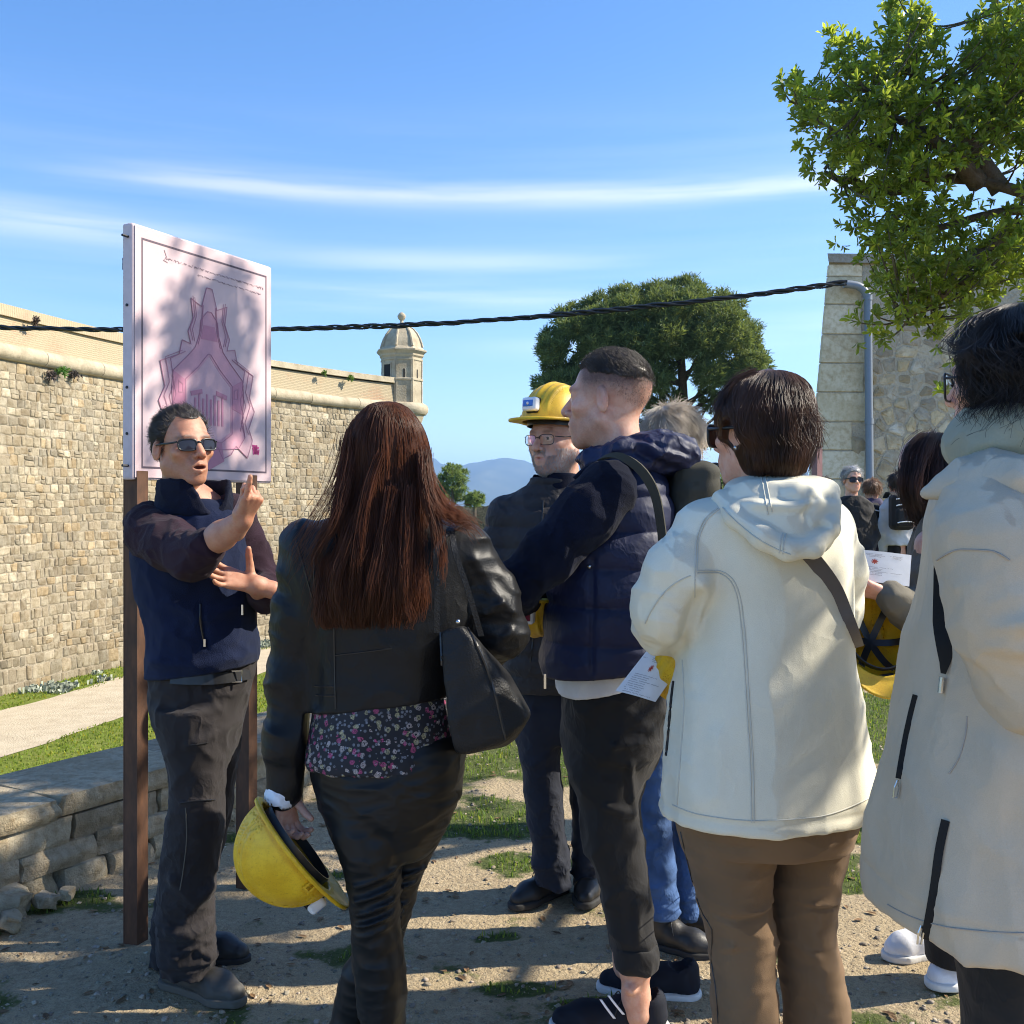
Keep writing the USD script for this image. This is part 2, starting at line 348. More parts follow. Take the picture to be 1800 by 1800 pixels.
def tinted(name, rough=0.8, bump=0.004, scale=30.0, amount=0.5, spec=0.3, dirt=(0.55, 0.5, 0.42)):
    """Colour from the mesh's tint, with grain and stains."""
    g = G(); p = g.pos(); t = g.attr('tint')
    n = g.noise(p, scale, 5.0, 0.65); n2 = g.noise(p, scale * 0.16, 4.0, 0.6); n3 = g.noise(p, scale * 6, 3.0, 0.6)
    c = g.mix(g.smooth(n, 0.35, 0.75), t, g.mix(1.0, t, dirt, 'multiply'))
    c = g.mix(g.m('multiply', g.smooth(n2, 0.4, 0.7), amount), c, g.mix(1.0, t, tuple(np.array(dirt) * 1.05), 'multiply'))
    c = g.mix(g.m('multiply', n3, 0.35), c, g.mix(1.0, c, (0.6, 0.58, 0.55), 'multiply'))
    b = g.node('principled_bsdf', base_color=c, roughness=rough, normal=g.bump(g.m('add', n, g.m('multiply', n3, 0.4)), bump), specular_ior_level=spec)
    return g.mat(name, b + '.BSDF')
def leaf(name, c0, c1, trans=0.35, rough=0.35, tcol=None, spec=0.5):
    g = G(); t = g.attr('tint'); n = g.noise(g.pos(), 9.0, 3.0)
    c = g.mix(1.0, g.mix(n, c0, c1), t, 'multiply')
    b = g.node('principled_bsdf', base_color=c, roughness=rough, specular_ior_level=spec)
    tr = g.node('translucent_bsdf', color=g.mix(1.0, tcol or tuple(np.minimum(np.array(c1) * (2.6, 2.4, 1.2), 1)), t, 'multiply'))
    return g.mat(name, g.node('mix_closure', fac=trans, closure1=b + '.BSDF', closure2=tr + '.BSDF') + '.closure')
def lens(name, color=(0.02, 0.02, 0.03), clear=0.0):
    g = G(); gl = g.node('glossy_bsdf', color=(1, 1, 1), roughness=0.03); fr = g.node('fresnel', IOR=1.5)
    if clear > 0: base = g.node('transparent_bsdf', color=(clear, clear, clear)) + '.BSDF'
    else: base = g.node('principled_bsdf', base_color=color, roughness=0.1, specular_ior_level=0.5) + '.BSDF'
    if clear == 0: return g.mat(name, g.node('principled_bsdf', base_color=color, roughness=0.06, specular_ior_level=0.28) + '.BSDF')
    return g.mat(name, g.node('mix_closure', fac=fr + '.fac', closure1=base, closure2=gl + '.BSDF') + '.closure')

M = {}
M['stone'] = tinted('wall_stone', 0.9, 0.03, 7.0, 0.55)
M['rock'] = tinted('low_wall_stone', 0.9, 0.012, 26.0, 0.6)
M['quoin'] = tinted('quoin_stone', 0.9, 0.008, 16.0, 0.45, dirt=(0.68, 0.62, 0.52))
M['rubble'] = tinted('rubble_stone', 0.95, 0.02, 9.0, 0.8, dirt=(0.62, 0.58, 0.52))
g = G(); p = g.pos(); n = g.noise(p, 5.0, 5.0, 0.65); n2 = g.noise(p, 0.5, 4.0); n3 = g.noise(p, 40.0, 3.0)
c = g.ramp(n, [(0.25, (0.22, 0.18, 0.125)), (0.5, (0.33, 0.28, 0.20)), (0.75, (0.42, 0.36, 0.26))])
c = g.mix(g.m('multiply', g.smooth(n2, 0.4, 0.7), 0.45), c, (0.25, 0.20, 0.145))
M['mortar'] = g.mat('lime_mortar', g.node('principled_bsdf', base_color=c, roughness=0.95, normal=g.bump(g.m('add', n, n3), 0.03)) + '.BSDF')
g = G(); p = g.pos(); n = g.noise(p, 2.2, 5.0, 0.6); n2 = g.noise(p, 14.0, 4.0, 0.7)
c = g.ramp(n, [(0.3, (0.30, 0.245, 0.16)), (0.55, (0.42, 0.355, 0.245)), (0.8, (0.50, 0.43, 0.31))])
c = g.mix(g.m('multiply', g.smooth(n2, 0.5, 0.75), 0.5), c, (0.22, 0.19, 0.14))
M['pale_stone'] = g.mat('pale_dressed_stone', g.node('principled_bsdf', base_color=c, roughness=0.9, normal=g.bump(n2, 0.02)) + '.BSDF')
def brickwork(name, vecscale, c1, c2, mortar, w, hgt):
    g = G(); uv = g.attr('wallcoord')
    b = g.node('brick_texture', vector=uv, scale=1.0, color1=c1, color2=c2, mortar=mortar, mortar_size=0.012, mortar_smooth=0.3, bias=0.0, brick_width=w, row_height=hgt)
    n = g.noise(g.pos(), 0.7, 4.0); n2 = g.noise(g.pos(), 9.0, 4.0)
    c = g.mix(g.smooth(n, 0.30, 0.52), b + '.color', (0.42, 0.345, 0.22)); c = g.mix(g.m('multiply', n2, 0.5), c, (0.40, 0.31, 0.19))
    h = g.m('subtract', g.m('multiply', n2, 0.5), b + '.fac')
    return g.mat(name, g.node('principled_bsdf', base_color=c, roughness=0.92, normal=g.bump(h, 0.03)) + '.BSDF')
M['brick'] = brickwork('parapet_brick', 1, (0.36, 0.16, 0.085), (0.42, 0.28, 0.16), (0.46, 0.38, 0.26), 0.30, 0.055)
M['coping'] = brickwork('coping_brick', 1, (0.34, 0.165, 0.10), (0.42, 0.25, 0.16), (0.40, 0.30, 0.21), 0.07, 0.5)
M['steel'] = None
g = G(); p = g.pos(); n = g.noise(g.pos((1, 1, 0.35)), 30.0, 5.0, 0.65); n2 = g.noise(p, 240.0, 3.0)
c = g.ramp(n, [(0.3, (0.055, 0.027, 0.016)), (0.55, (0.095, 0.044, 0.023)), (0.8, (0.15, 0.066, 0.03))])
M['steel'] = g.mat('weathering_steel', g.node('principled_bsdf', base_color=c, roughness=0.72, normal=g.bump(n2, 0.0006), specular_ior_level=0.35) + '.BSDF')
M['black_metal'] = plain('black_metal', (0.03, 0.03, 0.032), 0.4, 0.6)
M['steel_bright'] = plain('bright_metal', (0.6, 0.6, 0.6), 0.25, 1.0)
M['cable'] = plain('black_cable', (0.012, 0.012, 0.013), 0.45)
M['pvc'] = plain('grey_conduit', (0.17, 0.20, 0.24), 0.45)
M['bark'] = tinted('bark', 0.95, 0.02, 18.0, 0.5)
M['leaf'] = leaf('glossy_leaf', (0.06, 0.105, 0.018), (0.115, 0.165, 0.028), 0.46, 0.24, tcol=(0.48, 0.60, 0.065))
M['needle'] = leaf('pine_needle', (0.07, 0.105, 0.045), (0.135, 0.175, 0.065), 0.22, 0.6, spec=0.2)
M['grass'] = leaf('grass_blade', (0.05, 0.10, 0.018), (0.11, 0.16, 0.03), 0.35, 0.5, tcol=(0.3, 0.42, 0.06), spec=0.25)
M['pebble'] = tinted('pebble', 0.85, 0.002, 90.0, 0.4)
M['dark_lens'] = lens('dark_lens')
M['clear_lens'] = lens('clear_lens', clear=0.93)
M['tint_lens'] = lens('amber_lens', (0.16, 0.09, 0.07))
M['plastic_black'] = plain('black_plastic', (0.014, 0.014, 0.015), 0.32)
M['white_plastic'] = plain('white_plastic', (0.75, 0.76, 0.78), 0.35)
M['blue_plastic'] = plain('blue_plastic', (0.03, 0.16, 0.55), 0.3)
M['red_plastic'] = plain('dark_red_plastic', (0.16, 0.012, 0.035), 0.3)
g = G(); p = g.pos(); n = g.noise(p, 22.0, 5.0, 0.65); n2 = g.noise(p, 260.0, 3.0, 0.7)
c = g.mix(g.smooth(n, 0.38, 0.68), (0.62, 0.36, 0.008), (0.74, 0.47, 0.015)); c = g.mix(g.m('multiply', g.smooth(n2, 0.52, 0.75), 0.55), c, (0.33, 0.20, 0.02))
M['helmet'] = g.mat('yellow_helmet', g.node('principled_bsdf', base_color=c, roughness=g.m('add', 0.34, g.m('multiply', n, 0.25)), normal=g.bump(n2, 0.0004), coat_weight=0.1) + '.BSDF')
# ------------------------------------------------------------------ terrain
EDGE = np.array([(-7.5, -6), (-3.95, 0.9), (-2.25, 3.62), (-1.52, 4.82), (-0.75, 6.2), (0.6, 9), (2.2, 14), (3.4, 22), (3.0, 40), (3.0, 108), (60, 112), (400, 118)])
MOAT = -2.95
def edge_dist(x, y):
    """Distance to the edge of the moat, positive in the moat."""
    best = np.full(np.shape(x), 1e9); sgn = np.ones(np.shape(x))
    for a, b in zip(EDGE[:-1], EDGE[1:]):
        ab = b - a; t = np.clip(((x - a[0]) * ab[0] + (y - a[1]) * ab[1]) / (ab @ ab), 0, 1)
        dx, dy = x - a[0] - t * ab[0], y - a[1] - t * ab[1]; dd = np.hypot(dx, dy)
        s = np.sign(ab[0] * dy - ab[1] * dx); u = dd < best; best = np.where(u, dd, best); sgn = np.where(u, s, sgn)
    return best * sgn
def ground_z(x, y):
    x, y = np.asarray(x, float), np.asarray(y, float)
    p = np.stack([x, y, np.zeros_like(x)], -1)
    near = np.exp(-((x - 0.3) ** 2 + (y - 4) ** 2) / 90)
    z = (meshkit.fbm(p * 0.9, 3, 5) - 0.5) * 0.05 + (meshkit.fbm(p * 5, 3, 8) - 0.5) * 0.022 * near + (meshkit.noise(p * 28, 3) - 0.5) * 0.006 * near
    t = np.clip((edge_dist(x, y) - 0.02) / 0.5, 0, 1); t = t * t * (3 - 2 * t)
    far = np.clip((np.hypot(x, y) - 200) / 3000, 0, 1)
    return z * (1 - 0.4 * t) + MOAT * t - far * 25 - 0.012
def axis(lo, hi, mid, step, grow):
    a = [mid]; s = step
    while a[-1] < hi: a.append(a[-1] + s); s = s if a[-1] < mid + 4.2 else s * grow
    b = [mid]; s = step
    while b[-1] > lo: b.append(b[-1] - s); s = s if b[-1] > mid - 3.0 else s * grow
    return np.array(sorted(set(b + a)))
gx, gy = axis(-14000, 14000, 0.0, 0.035, 1.07), axis(-14000, 16000, 3.4, 0.03, 1.07)
X, Y = np.meshgrid(gx, gy, indexing='ij'); Z = ground_z(X, Y)
vi = np.arange(X.size).reshape(X.shape)
q = np.stack([vi[:-1, :-1], vi[1:, :-1], vi[1:, 1:], vi[:-1, 1:]], -1).reshape(-1, 4)
GV = np.stack([X, Y, Z], -1).reshape(-1, 3)

GRASS = [(-0.12, 4.75, 0.42, 0.35), (-0.15, 5.55, 0.6, 0.38), (0.0, 4.15, 0.3, 0.13), (2.6, 6.6, 2.0, 1.55), (-1.62, 3.83, 0.13, 0.07), (-1.35, 4.3, 0.18, 0.10), (-1.8, 3.5, 0.06, 0.12), (1.45, 4.6, 0.35, 0.22), (1.2, 3.9, 0.25, 0.10),
         (-0.72, 5.2, 0.35, 0.35), (0.05, 3.1, 0.16, 0.05), (0.25, 3.0, 0.2, 0.06), (-0.05, 3.45, 0.09, 0.04), (2.4, 10.5, 3.0, 3.2), (-0.3, 7.5, 1.4, 1.6), (0.6, 5.9, 0.9, 0.6), (-1.75, 3.75, 0.12, 0.09), (1.35, 3.35, 0.15, 0.05)]
def grassy(x, y):
    s = np.zeros(np.shape(x))
    for cx, cy, rx, ry in GRASS: s = np.maximum(s, 1.25 - ((x - cx) / rx) ** 2 - ((y - cy) / ry) ** 2)
    p = np.stack([x, y, np.zeros_like(x)], -1)
    return s + (meshkit.fbm(p * 4.5, 4, 21) - 0.5) * 2.6
gr = np.clip(grassy(X, Y) * 1.0, 0, 0.85)
ed = edge_dist(X, Y); lawn = np.clip((ed - 0.3) * 4, 0, 1)
far = np.clip((np.hypot(X, Y) - 11) / 6, 0, 1)
gr = np.maximum(np.maximum(gr, lawn), far)
tint = np.stack([gr, lawn, far], -1).reshape(-1, 3)
g = G(); p = g.pos(); t = g.node('separate_color', color=g.attr('tint'))
n = g.noise(p, 3.0, 6.0, 0.62); n2 = g.noise(p, 38.0, 4.0, 0.68); n3 = g.noise(p, 190.0, 3.0, 0.7); n4 = g.noise(p, 0.8, 3.0)
vor = g.node('voronoi_texture', vector=p, scale=62.0, randomness=1.0); vd = vor + '.distance'
dirt = g.ramp(n2, [(0.28, (0.275, 0.205, 0.125)), (0.5, (0.42, 0.325, 0.20)), (0.72, (0.54, 0.435, 0.28))])
dirt = g.mix(g.smooth(n, 0.35, 0.7), dirt, (0.42, 0.325, 0.195)); dirt = g.mix(g.m('multiply', g.smooth(n3, 0.5, 0.72), 0.6), dirt, (0.52, 0.43, 0.29))
dirt = g.mix(g.m('multiply', g.smooth(n3, 0.52, 0.3), 0.5), dirt, (0.11, 0.095, 0.075))
grs = g.ramp(n2, [(0.25, (0.05, 0.07, 0.022)), (0.55, (0.095, 0.115, 0.035)), (0.8, (0.18, 0.17, 0.07))])
lawnc = g.ramp(g.noise(p, 1.6, 6.0, 0.7), [(0.25, (0.115, 0.15, 0.024)), (0.5, (0.165, 0.20, 0.034)), (0.75, (0.24, 0.235, 0.07))])
lawnc = g.mix(g.m('multiply', g.noise(p, 24.0, 4.0, 0.7), 0.45), lawnc, (0.09, 0.125, 0.024))
grs = g.mix(t + '.g', grs, lawnc)
gm = g.smooth(g.m('add', t + '.r', g.m('multiply', g.m('subtract', n2, 0.5), 0.9)), 0.3, 0.62)
c = g.mix(gm, dirt, grs)
farc = g.ramp(g.noise(p, 0.012, 6.0, 0.6), [(0.3, (0.05, 0.065, 0.03)), (0.6, (0.085, 0.095, 0.045)), (0.8, (0.13, 0.12, 0.07))])
hgt = g.m('add', g.m('multiply', n2, 0.6), g.m('add', g.m('multiply', n3, 0.5), g.m('multiply', vd, -0.35)))
b = g.node('principled_bsdf', base_color=c, roughness=0.95, specular_ior_level=0.15, normal=g.bump(hgt, 0.018))
M['ground'] = g.mat('gravel_and_grass', b + '.BSDF')
obj('ground', (GV, q), M['ground'], smooth=True, tint=tint, kind='structure')

# pebbles and stones lying on the path
def scatter_mesh(base_v, base_f, P, S, Rz, squash=1.0):
    n = len(P); ca, sa = np.cos(Rz), np.sin(Rz)
    v = base_v[None] * S[:, None, None] if S.ndim == 1 else base_v[None] * S[:, None, :]
    x = v[..., 0] * ca[:, None] - v[..., 1] * sa[:, None]; y = v[..., 0] * sa[:, None] + v[..., 1] * ca[:, None]
    v = np.stack([x, y, v[..., 2]], -1) + P[:, None]
    f = base_f[None] + (np.arange(n) * len(base_v))[:, None, None]
    return v.reshape(-1, 3), f.reshape(-1, base_f.shape[1])
ico = trimesh.creation.icosphere(1)
parts_v, parts_f, tt, o = [], [], [], 0
for k in range(5):
    bv = ico.vertices * (1 + 0.9 * (meshkit.noise(ico.vertices * 2.3 + k * 9)[:, None] - 0.5)) * (1, 0.75, 0.55)
    n = 3200
    yy = 2.7 + 4.6 * rng.random(n) ** 1.6; xx = (rng.random(n) - 0.5) * 1.14 * yy
    cl = meshkit.noise(np.stack([xx * 2.6, yy * 2.6, 0 * xx + 4], -1)) + 0.3 * rng.random(n)
    ok = (edge_dist(xx, yy) < -0.1) & (cl > 0.42); xx, yy = xx[ok], yy[ok]; n = len(xx)
    S = 0.002 + 0.010 * rng.random(n) ** 6.0
    v, f = scatter_mesh(bv, ico.faces, np.stack([xx, yy, ground_z(xx, yy) + S * 0.12], -1), S, rng.random(n) * 6.28)
    col = np.array([0.40, 0.35, 0.27]) * (0.55 + 0.75 * rng.random((n, 1))) * (1 + 0.08 * (rng.random((n, 3)) - 0.5))
    parts_v.append(v); parts_f.append(f + o); o += len(v); tt.append(np.repeat(col, len(bv), 0))
obj('gravel', (np.vstack(parts_v), np.vstack(parts_f)), M['pebble'], smooth=True, tint=np.vstack(tt), label='loose pale gravel scattered over the trodden dirt path', cat='gravel', kind='stuff')

# dry leaves
n = 420; yy = 2.75 + 3.2 * rng.random(n) ** 1.4; xx = (rng.random(n) - .5) * 1.1 * yy; ok = edge_dist(xx, yy) < -.1; xx, yy = xx[ok], yy[ok]; n = len(xx)
lv = np.array([(0, -1, .0), (.42, -.2, .12), (.3, .6, .1), (0, 1, .02), (-.3, .6, .14), (-.42, -.2, .08)], float); lf_ = np.array([[0, 1, 2], [0, 2, 3], [0, 3, 4], [0, 4, 5]])
v, f = scatter_mesh(lv, lf_, np.stack([xx, yy, ground_z(xx, yy) + .004], -1), .011 + .012 * rng.random(n), rng.random(n) * 6.28)
M['dry_leaf'] = tinted('dry_leaf', 0.8, 0.002, 60.0, 0.3)
obj('fallen_leaves', (v, f), M['dry_leaf'], tint=np.repeat(np.array([0.24, 0.145, 0.07]) * (.5 + .9 * rng.random((n, 1))), 6, 0), label='small dry brown leaves fallen on the dirt path', cat='fallen leaves', kind='stuff')

# grass blades
def blades(n, xr, yr, h, test, seed, wide=0.0022):
    r = np.random.default_rng(seed); x = xr[0] + (xr[1] - xr[0]) * r.random(n); y = yr[0] + (yr[1] - yr[0]) * r.random(n)
    ok = test(x, y) & (meshkit.noise(np.stack([x * 26, y * 26, 0 * x], -1)) > .38); x, y = x[ok], y[ok]; n = len(x); z = ground_z(x, y); a = r.random(n) * 6.28; H = h * (0.5 + r.random(n)); w = wide * (0.7 + 0.6 * r.random(n)) * (1 + 0.25 * y / 5)
    u = np.stack([np.cos(a), np.sin(a), 0 * a], -1); l = r.random(n)[:, None] * 0.8 * np.stack([-np.sin(a), np.cos(a), 0 * a], -1)
    b0 = np.stack([x, y, z - 0.004], -1); up = np.array([0, 0, 1.0])
    m0 = b0 + (up * 0.6 + l * 0.25) * H[:, None]; tp = b0 + (up * 0.95 + l) * H[:, None]
    v = np.stack([b0 - u * w[:, None], b0 + u * w[:, None], m0 + u * w[:, None] * 0.8, m0 - u * w[:, None] * 0.8, tp], 1)
    f = np.array([[0, 1, 2], [0, 2, 3], [3, 2, 4]])[None] + (np.arange(n) * 5)[:, None, None]
    col = (0.6 + 0.7 * r.random((n, 1))) * np.array([1, 1, 1]) * (1 + (r.random((n, 1)) < 0.12) * np.array([0.9, 0.35, 0.2]))
    return v.reshape(-1, 3), f.reshape(-1, 3), np.repeat(col, 5, 0)
vs, fs, ts, o = [], [], [], 0
for args in ((42000, (-2.2, 2.2), (2.8, 4.6), 0.022, lambda x, y: grassy(x, y) > 0.7, 1), (70000, (-1.6, 4.6), (4.3, 8.6), 0.028, lambda x, y: (grassy(x, y) > 0.62) & (edge_dist(x, y) < -0.1), 2),
             (45000, (-1.5, 6.5), (8.0, 14.5), 0.045, lambda x, y: (grassy(x, y) > 0.3) & (edge_dist(x, y) < -0.1), 3)):
    v, f, t = blades(*args); vs.append(v); fs.append(f + o); ts.append(t); o += len(v)
obj('grass', (np.vstack(vs), np.vstack(fs)), M['grass'], tint=np.vstack(ts), label='short green grass and weeds sprouting through the gravel', cat='grass', kind='stuff')

# ------------------------------------------------------------------ moat: path, lawn edge plants
def wall_line(s): return None
BW = spline([(-14.2, 15.0), (-11.97, 24.0), (-10.66, 28.5), (-7.85, 33.4), (-5.4, 36.9), (-4.15, 38.3)], 400)
BL = np.r_[0, np.cumsum(np.linalg.norm(np.diff(BW, axis=0), axis=1))]
def bw(s):
    p = np.stack([np.interp(s, BL, BW[:, 0]), np.interp(s, BL, BW[:, 1])], -1); e = 0.4
    t = np.stack([np.interp(s + e, BL, BW[:, 0]) - np.interp(s - e, BL, BW[:, 0]), np.interp(s + e, BL, BW[:, 1]) - np.interp(s - e, BL, BW[:, 1])], -1)
    t /= np.linalg.norm(t, axis=-1, keepdims=True); return p, t, np.stack([t[..., 1], -t[..., 0]], -1)     # outward = towards the moat (+x)
ss = np.linspace(0, BL[-1], 90); P0, T0, N0 = bw(ss)
wob = (meshkit.fbm(np.stack([ss * 0.7, 0 * ss, 0 * ss], -1), 3, 2) - 0.5) * 0.5
inner, outer = P0 + N0 * (1.55 + wob)[:, None], P0 + N0 * (4.55 + 0.5 * wob[::-1])[:, None]
rows = [inner + (outer - inner) * k for k in np.linspace(0, 1, 5)]
V = np.stack(rows, 1); Vz = ground_z(V[..., 0], V[..., 1]) + 0.012
V = np.concatenate([V, Vz[..., None]], -1); vi = np.arange(len(ss) * 5).reshape(-1, 5)
q = np.stack([vi[:-1, :-1], vi[:-1, 1:], vi[1:, 1:], vi[1:, :-1]], -1).reshape(-1, 4)
g = G(); p = g.pos(); n = g.noise(p, 2.5, 6.0, 0.65); n2 = g.noise(p, 30.0, 3.0)
c = g.ramp(n, [(0.3, (0.36, 0.30, 0.21)), (0.55, (0.44, 0.375, 0.27)), (0.8, (0.50, 0.43, 0.32))])
obj('path', (V.reshape(-1, 3), q), g.mat('pale_earth_path', g.node('principled_bsdf', base_color=c, roughness=0.95, normal=g.bump(n2, 0.02)) + '.BSDF'), smooth=True, kind='structure')
# silvery plants between path and wall, longer grass at the path's rim
r = np.random.default_rng(5); n = 9000; s = r.random(n) * (BL[-1] - 1); off = 0.55 + 1.0 * r.random(n); p, t, nn = bw(s); xy = p + nn * off[:, None]
ok = meshkit.fbm(np.stack([xy[:, 0] * 0.9, xy[:, 1] * 0.9, 0 * s], -1), 3, 3) > 0.47; xy = xy[ok]; n = len(xy)
a, b_ = r.random(n) * 6.28, r.random(n) * 0.9; L = 0.06 + 0.1 * r.random(n)
dirv = np.stack([np.cos(a) * np.sin(b_), np.sin(a) * np.sin(b_), np.cos(b_)], -1); sd = np.stack([-np.sin(a), np.cos(a), 0 * a], -1)
b0 = np.c_[xy, ground_z(xy[:, 0], xy[:, 1])]
v = np.stack([b0 - sd * 0.02, b0 + sd * 0.02, b0 + dirv * L[:, None] + sd * 0.03, b0 + dirv * L[:, None] - sd * 0.03], 1).reshape(-1, 3)
f = (np.array([[0, 1, 2, 3]])[None] + (np.arange(n) * 4)[:, None, None]).reshape(-1, 4)
g = G(); t_ = g.attr('tint'); M['silver'] = g.mat('silver_foliage', g.node('principled_bsdf', base_color=t_, roughness=0.8) + '.BSDF')
obj('silver_plants', (v, f), M['silver'], tint=np.repeat(np.array([0.30, 0.33, 0.25]) * (0.5 + 0.9 * r.random((n, 1))), 4, 0), label='low silvery ground cover growing along the foot of the fortress wall', cat='ground cover', kind='stuff')

def _off(x, y):
    dd = np.full(len(x), 1e9)
    for a, b in zip(BW[:-1:6], BW[6::6]):
        ab = b - a; t = np.clip(((x - a[0]) * ab[0] + (y - a[1]) * ab[1]) / (ab @ ab), 0, 1); dd = np.minimum(dd, np.hypot(x - a[0] - t * ab[0], y - a[1] - t * ab[1]))
    return dd
def _lawn(x, y):
    o_ = _off(x, y) + 0.5 * (meshkit.noise(np.stack([x * 1.7, y * 1.7, 0 * x], -1)) - 0.5); return (edge_dist(x, y) > 0.6) & ((o_ < 1.6) | (o_ > 4.5)) & (x / y > -0.52)
v, f, t = blades(90000, (-15, -3.5), (13, 36), 0.05, _lawn, 8, 0.0065)
obj('lawn', (v, f), M['grass'], tint=t * np.array([1.5, 1.35, 1.1]), label='short mown lawn on the floor of the dry moat', cat='lawn', kind='stuff')

# ------------------------------------------------------------------ fortress wall
CORD, TOP = 5.0, 6.15
fw = thing('fortress_wall', 'long curved fortress wall of rough tan stones with a rounded string course', 'wall', (P0[30][0], P0[30][1], MOAT))
def wall_pt(s, z, out):
    p, t, nn = bw(s); bat = (CORD - z) * 0.045; o_ = np.asarray(out + bat)
    return np.concatenate([p + nn * o_[..., None], np.asarray(z + 0 * o_)[..., None]], -1)
def strip(zs, outs, name, mat, s0=0.0, s1=None, vscale=1.0, n=90, parent=None):
    s = np.linspace(s0, BL[-1] if s1 is None else s1, n); v = np.stack([wall_pt(s, np.full(n, z), np.full(n, o_)) for z, o_ in zip(zs, outs)], 1)
    k = len(zs); vi = np.arange(n * k).reshape(n, k); q = np.stack([vi[:-1, :-1], vi[1:, :-1], vi[1:, 1:], vi[:-1, 1:]], -1).reshape(-1, 4)
    m = obj(name, (v.reshape(-1, 3), q), mat, parent or fw)
    dist = np.r_[0, np.cumsum(np.hypot(np.diff(zs), np.diff(outs)))]
    uv = np.stack(np.broadcast_arrays(s[:, None], dist[None], 0.0), -1).reshape(-1, 3)
    UsdGeom.PrimvarsAPI(m.GetPrim()).CreatePrimvar('wallcoord', Sdf.ValueTypeNames.Color3fArray, 'vertex').Set(Vt.Vec3fArray.FromNumpy(uv.astype(np.float32))); return m
strip([MOAT - 0.3, CORD - 0.1, CORD - 0.1], [0, 0, -1.2], 'wall_core', M['mortar'])
strip([CORD + 0.16, TOP - 0.27], [-0.02, -0.05], 'brick_parapet', M['brick'])
SB = float(np.interp(30.3, BW[:, 1], BL))
strip([TOP - 0.27, TOP - 0.27, TOP, TOP, TOP - 0.6], [-0.05, 0.03, 0.03, -1.1, -1.12], 'brick_coping', M['coping'], 0.0, SB)
strip([TOP - 0.22, TOP - 0.22, TOP - 0.02, TOP - 0.02, TOP - 0.6], [-0.05, 0.05, 0.05, -1.1, -1.12], 'stone_coping', M['pale_stone'], SB + 0.05)
# string course in lengths, a half-round moulding
s = 0.2; k = 0
while s < BL[-1] - 0.3:
    L = 1.5 + 0.9 * rng.random(); s1 = min(s + L - 0.02, BL[-1]); a = np.linspace(-0.5 * np.pi, 0.5 * np.pi, 8)
    sv = np.linspace(s, s1, 4); wz = (rng.random() - 0.5) * 0.025
    v = np.concatenate([np.stack([wall_pt(sv, CORD + 0.03 + wz + 0.2 * np.sin(x) + 0 * sv, 0.01 + 0.2 * np.cos(x) + 0 * sv) for x in a], 1), np.stack([wall_pt(sv, CORD - 0.17 + 0 * sv, -0.1 + 0 * sv)], 1)], 1)
    kk = v.shape[1]; vi = np.arange(4 * kk).reshape(4, kk); vj = np.roll(vi, -1, 1)
    qf = np.stack([vi[:-1], vi[1:], vj[1:], vj[:-1]], -1).reshape(-1, 4)
    tri = np.vstack([qf[:, [0, 1, 2]], qf[:, [0, 2, 3]], np.stack([np.full(kk - 2, 0), np.arange(1, kk - 1), np.arange(2, kk)], 1), 3 * kk + np.stack([np.full(kk - 2, 0), np.arange(2, kk), np.arange(1, kk - 1)], 1)])
    obj('string_course_stone', trimesh.Trimesh(v.reshape(-1, 3), tri, process=False), M['pale_stone'], fw, smooth=40); s += L
# wall stones in uneven courses
stones = []; z = MOAT - 0.15; r = np.random.default_rng(11)
while z < CORD - 0.2:
    hc = 0.17 + 0.11 * r.random() if z > MOAT + 0.3 else 0.34
    s = r.random() * 0.4 + 0.2
    while s < BL[-1] - 0.2:
        wd = (0.13 + 0.21 * r.random()) * (1.25 if z < MOAT + 0.3 else 1)
        two = r.random() < 0.13 and z > MOAT + 0.3
        for (za, zb) in (((z, z + hc * 0.5), (z + hc * 0.5, z + hc)) if two else ((z, z + hc),)):
            stones.append((s, za, wd, zb - za))
        s += wd
    z += hc
col_set = np.array([(0.43, 0.375, 0.275), (0.48, 0.425, 0.32), (0.39, 0.335, 0.245), (0.53, 0.475, 0.365), (0.41, 0.355, 0.26), (0.46, 0.37, 0.24), (0.35, 0.315, 0.245), (0.445, 0.395, 0.295)])
def stone_geo(s, z, w, h):
    j = lambda a: (r.random(4) - 0.5) * a
    us = np.array([s + 0.005, s + w - 0.005, s + w - 0.005, s + 0.005]) + j(0.05); zs = np.array([z + 0.007, z + 0.007, z + h - 0.007, z + h - 0.007]) + j(0.05)
    us, zs = np.array([us.mean(), *us])[1:], zs
    zs = zs + 0.10 * (meshkit.noise(np.array([[s * .55, z * .8, 3.0]]))[0] - .5) * min(1, max(0, (z - MOAT) / .8)); cu, cz = us.mean(), zs.mean(); pr = 0.010 + 0.022 * r.random(); tilt = (r.random(2) - 0.5) * 0.03
    rings = []
    # eight-sided outline, so that the stones are not plain boxes
    o8u = np.stack([us, (us + np.roll(us, -1)) / 2], 1).ravel(); o8z = np.stack([zs, (zs + np.roll(zs, -1)) / 2], 1).ravel()
    o8u[0::2] = cu + (o8u[0::2] - cu) * (0.86 + 0.13 * r.random(4)); o8z[0::2] = cz + (o8z[0::2] - cz) * (0.86 + 0.13 * r.random(4))
    for sc, out in ((1.0, -0.05), (1.0, pr * 0.45), (0.72, pr)):
        rings.append((cu + (o8u - cu) * sc, cz + (o8z - cz) * sc, np.full(8, out) + (tilt[0] * (o8u - cu) + tilt[1] * (o8z - cz)) * (out > 0) * 3))
    return np.concatenate([np.array(x).T for x in rings] + [np.array([[cu, cz, pr * 1.05]])])
k8 = np.arange(8); k9 = (k8 + 1) % 8
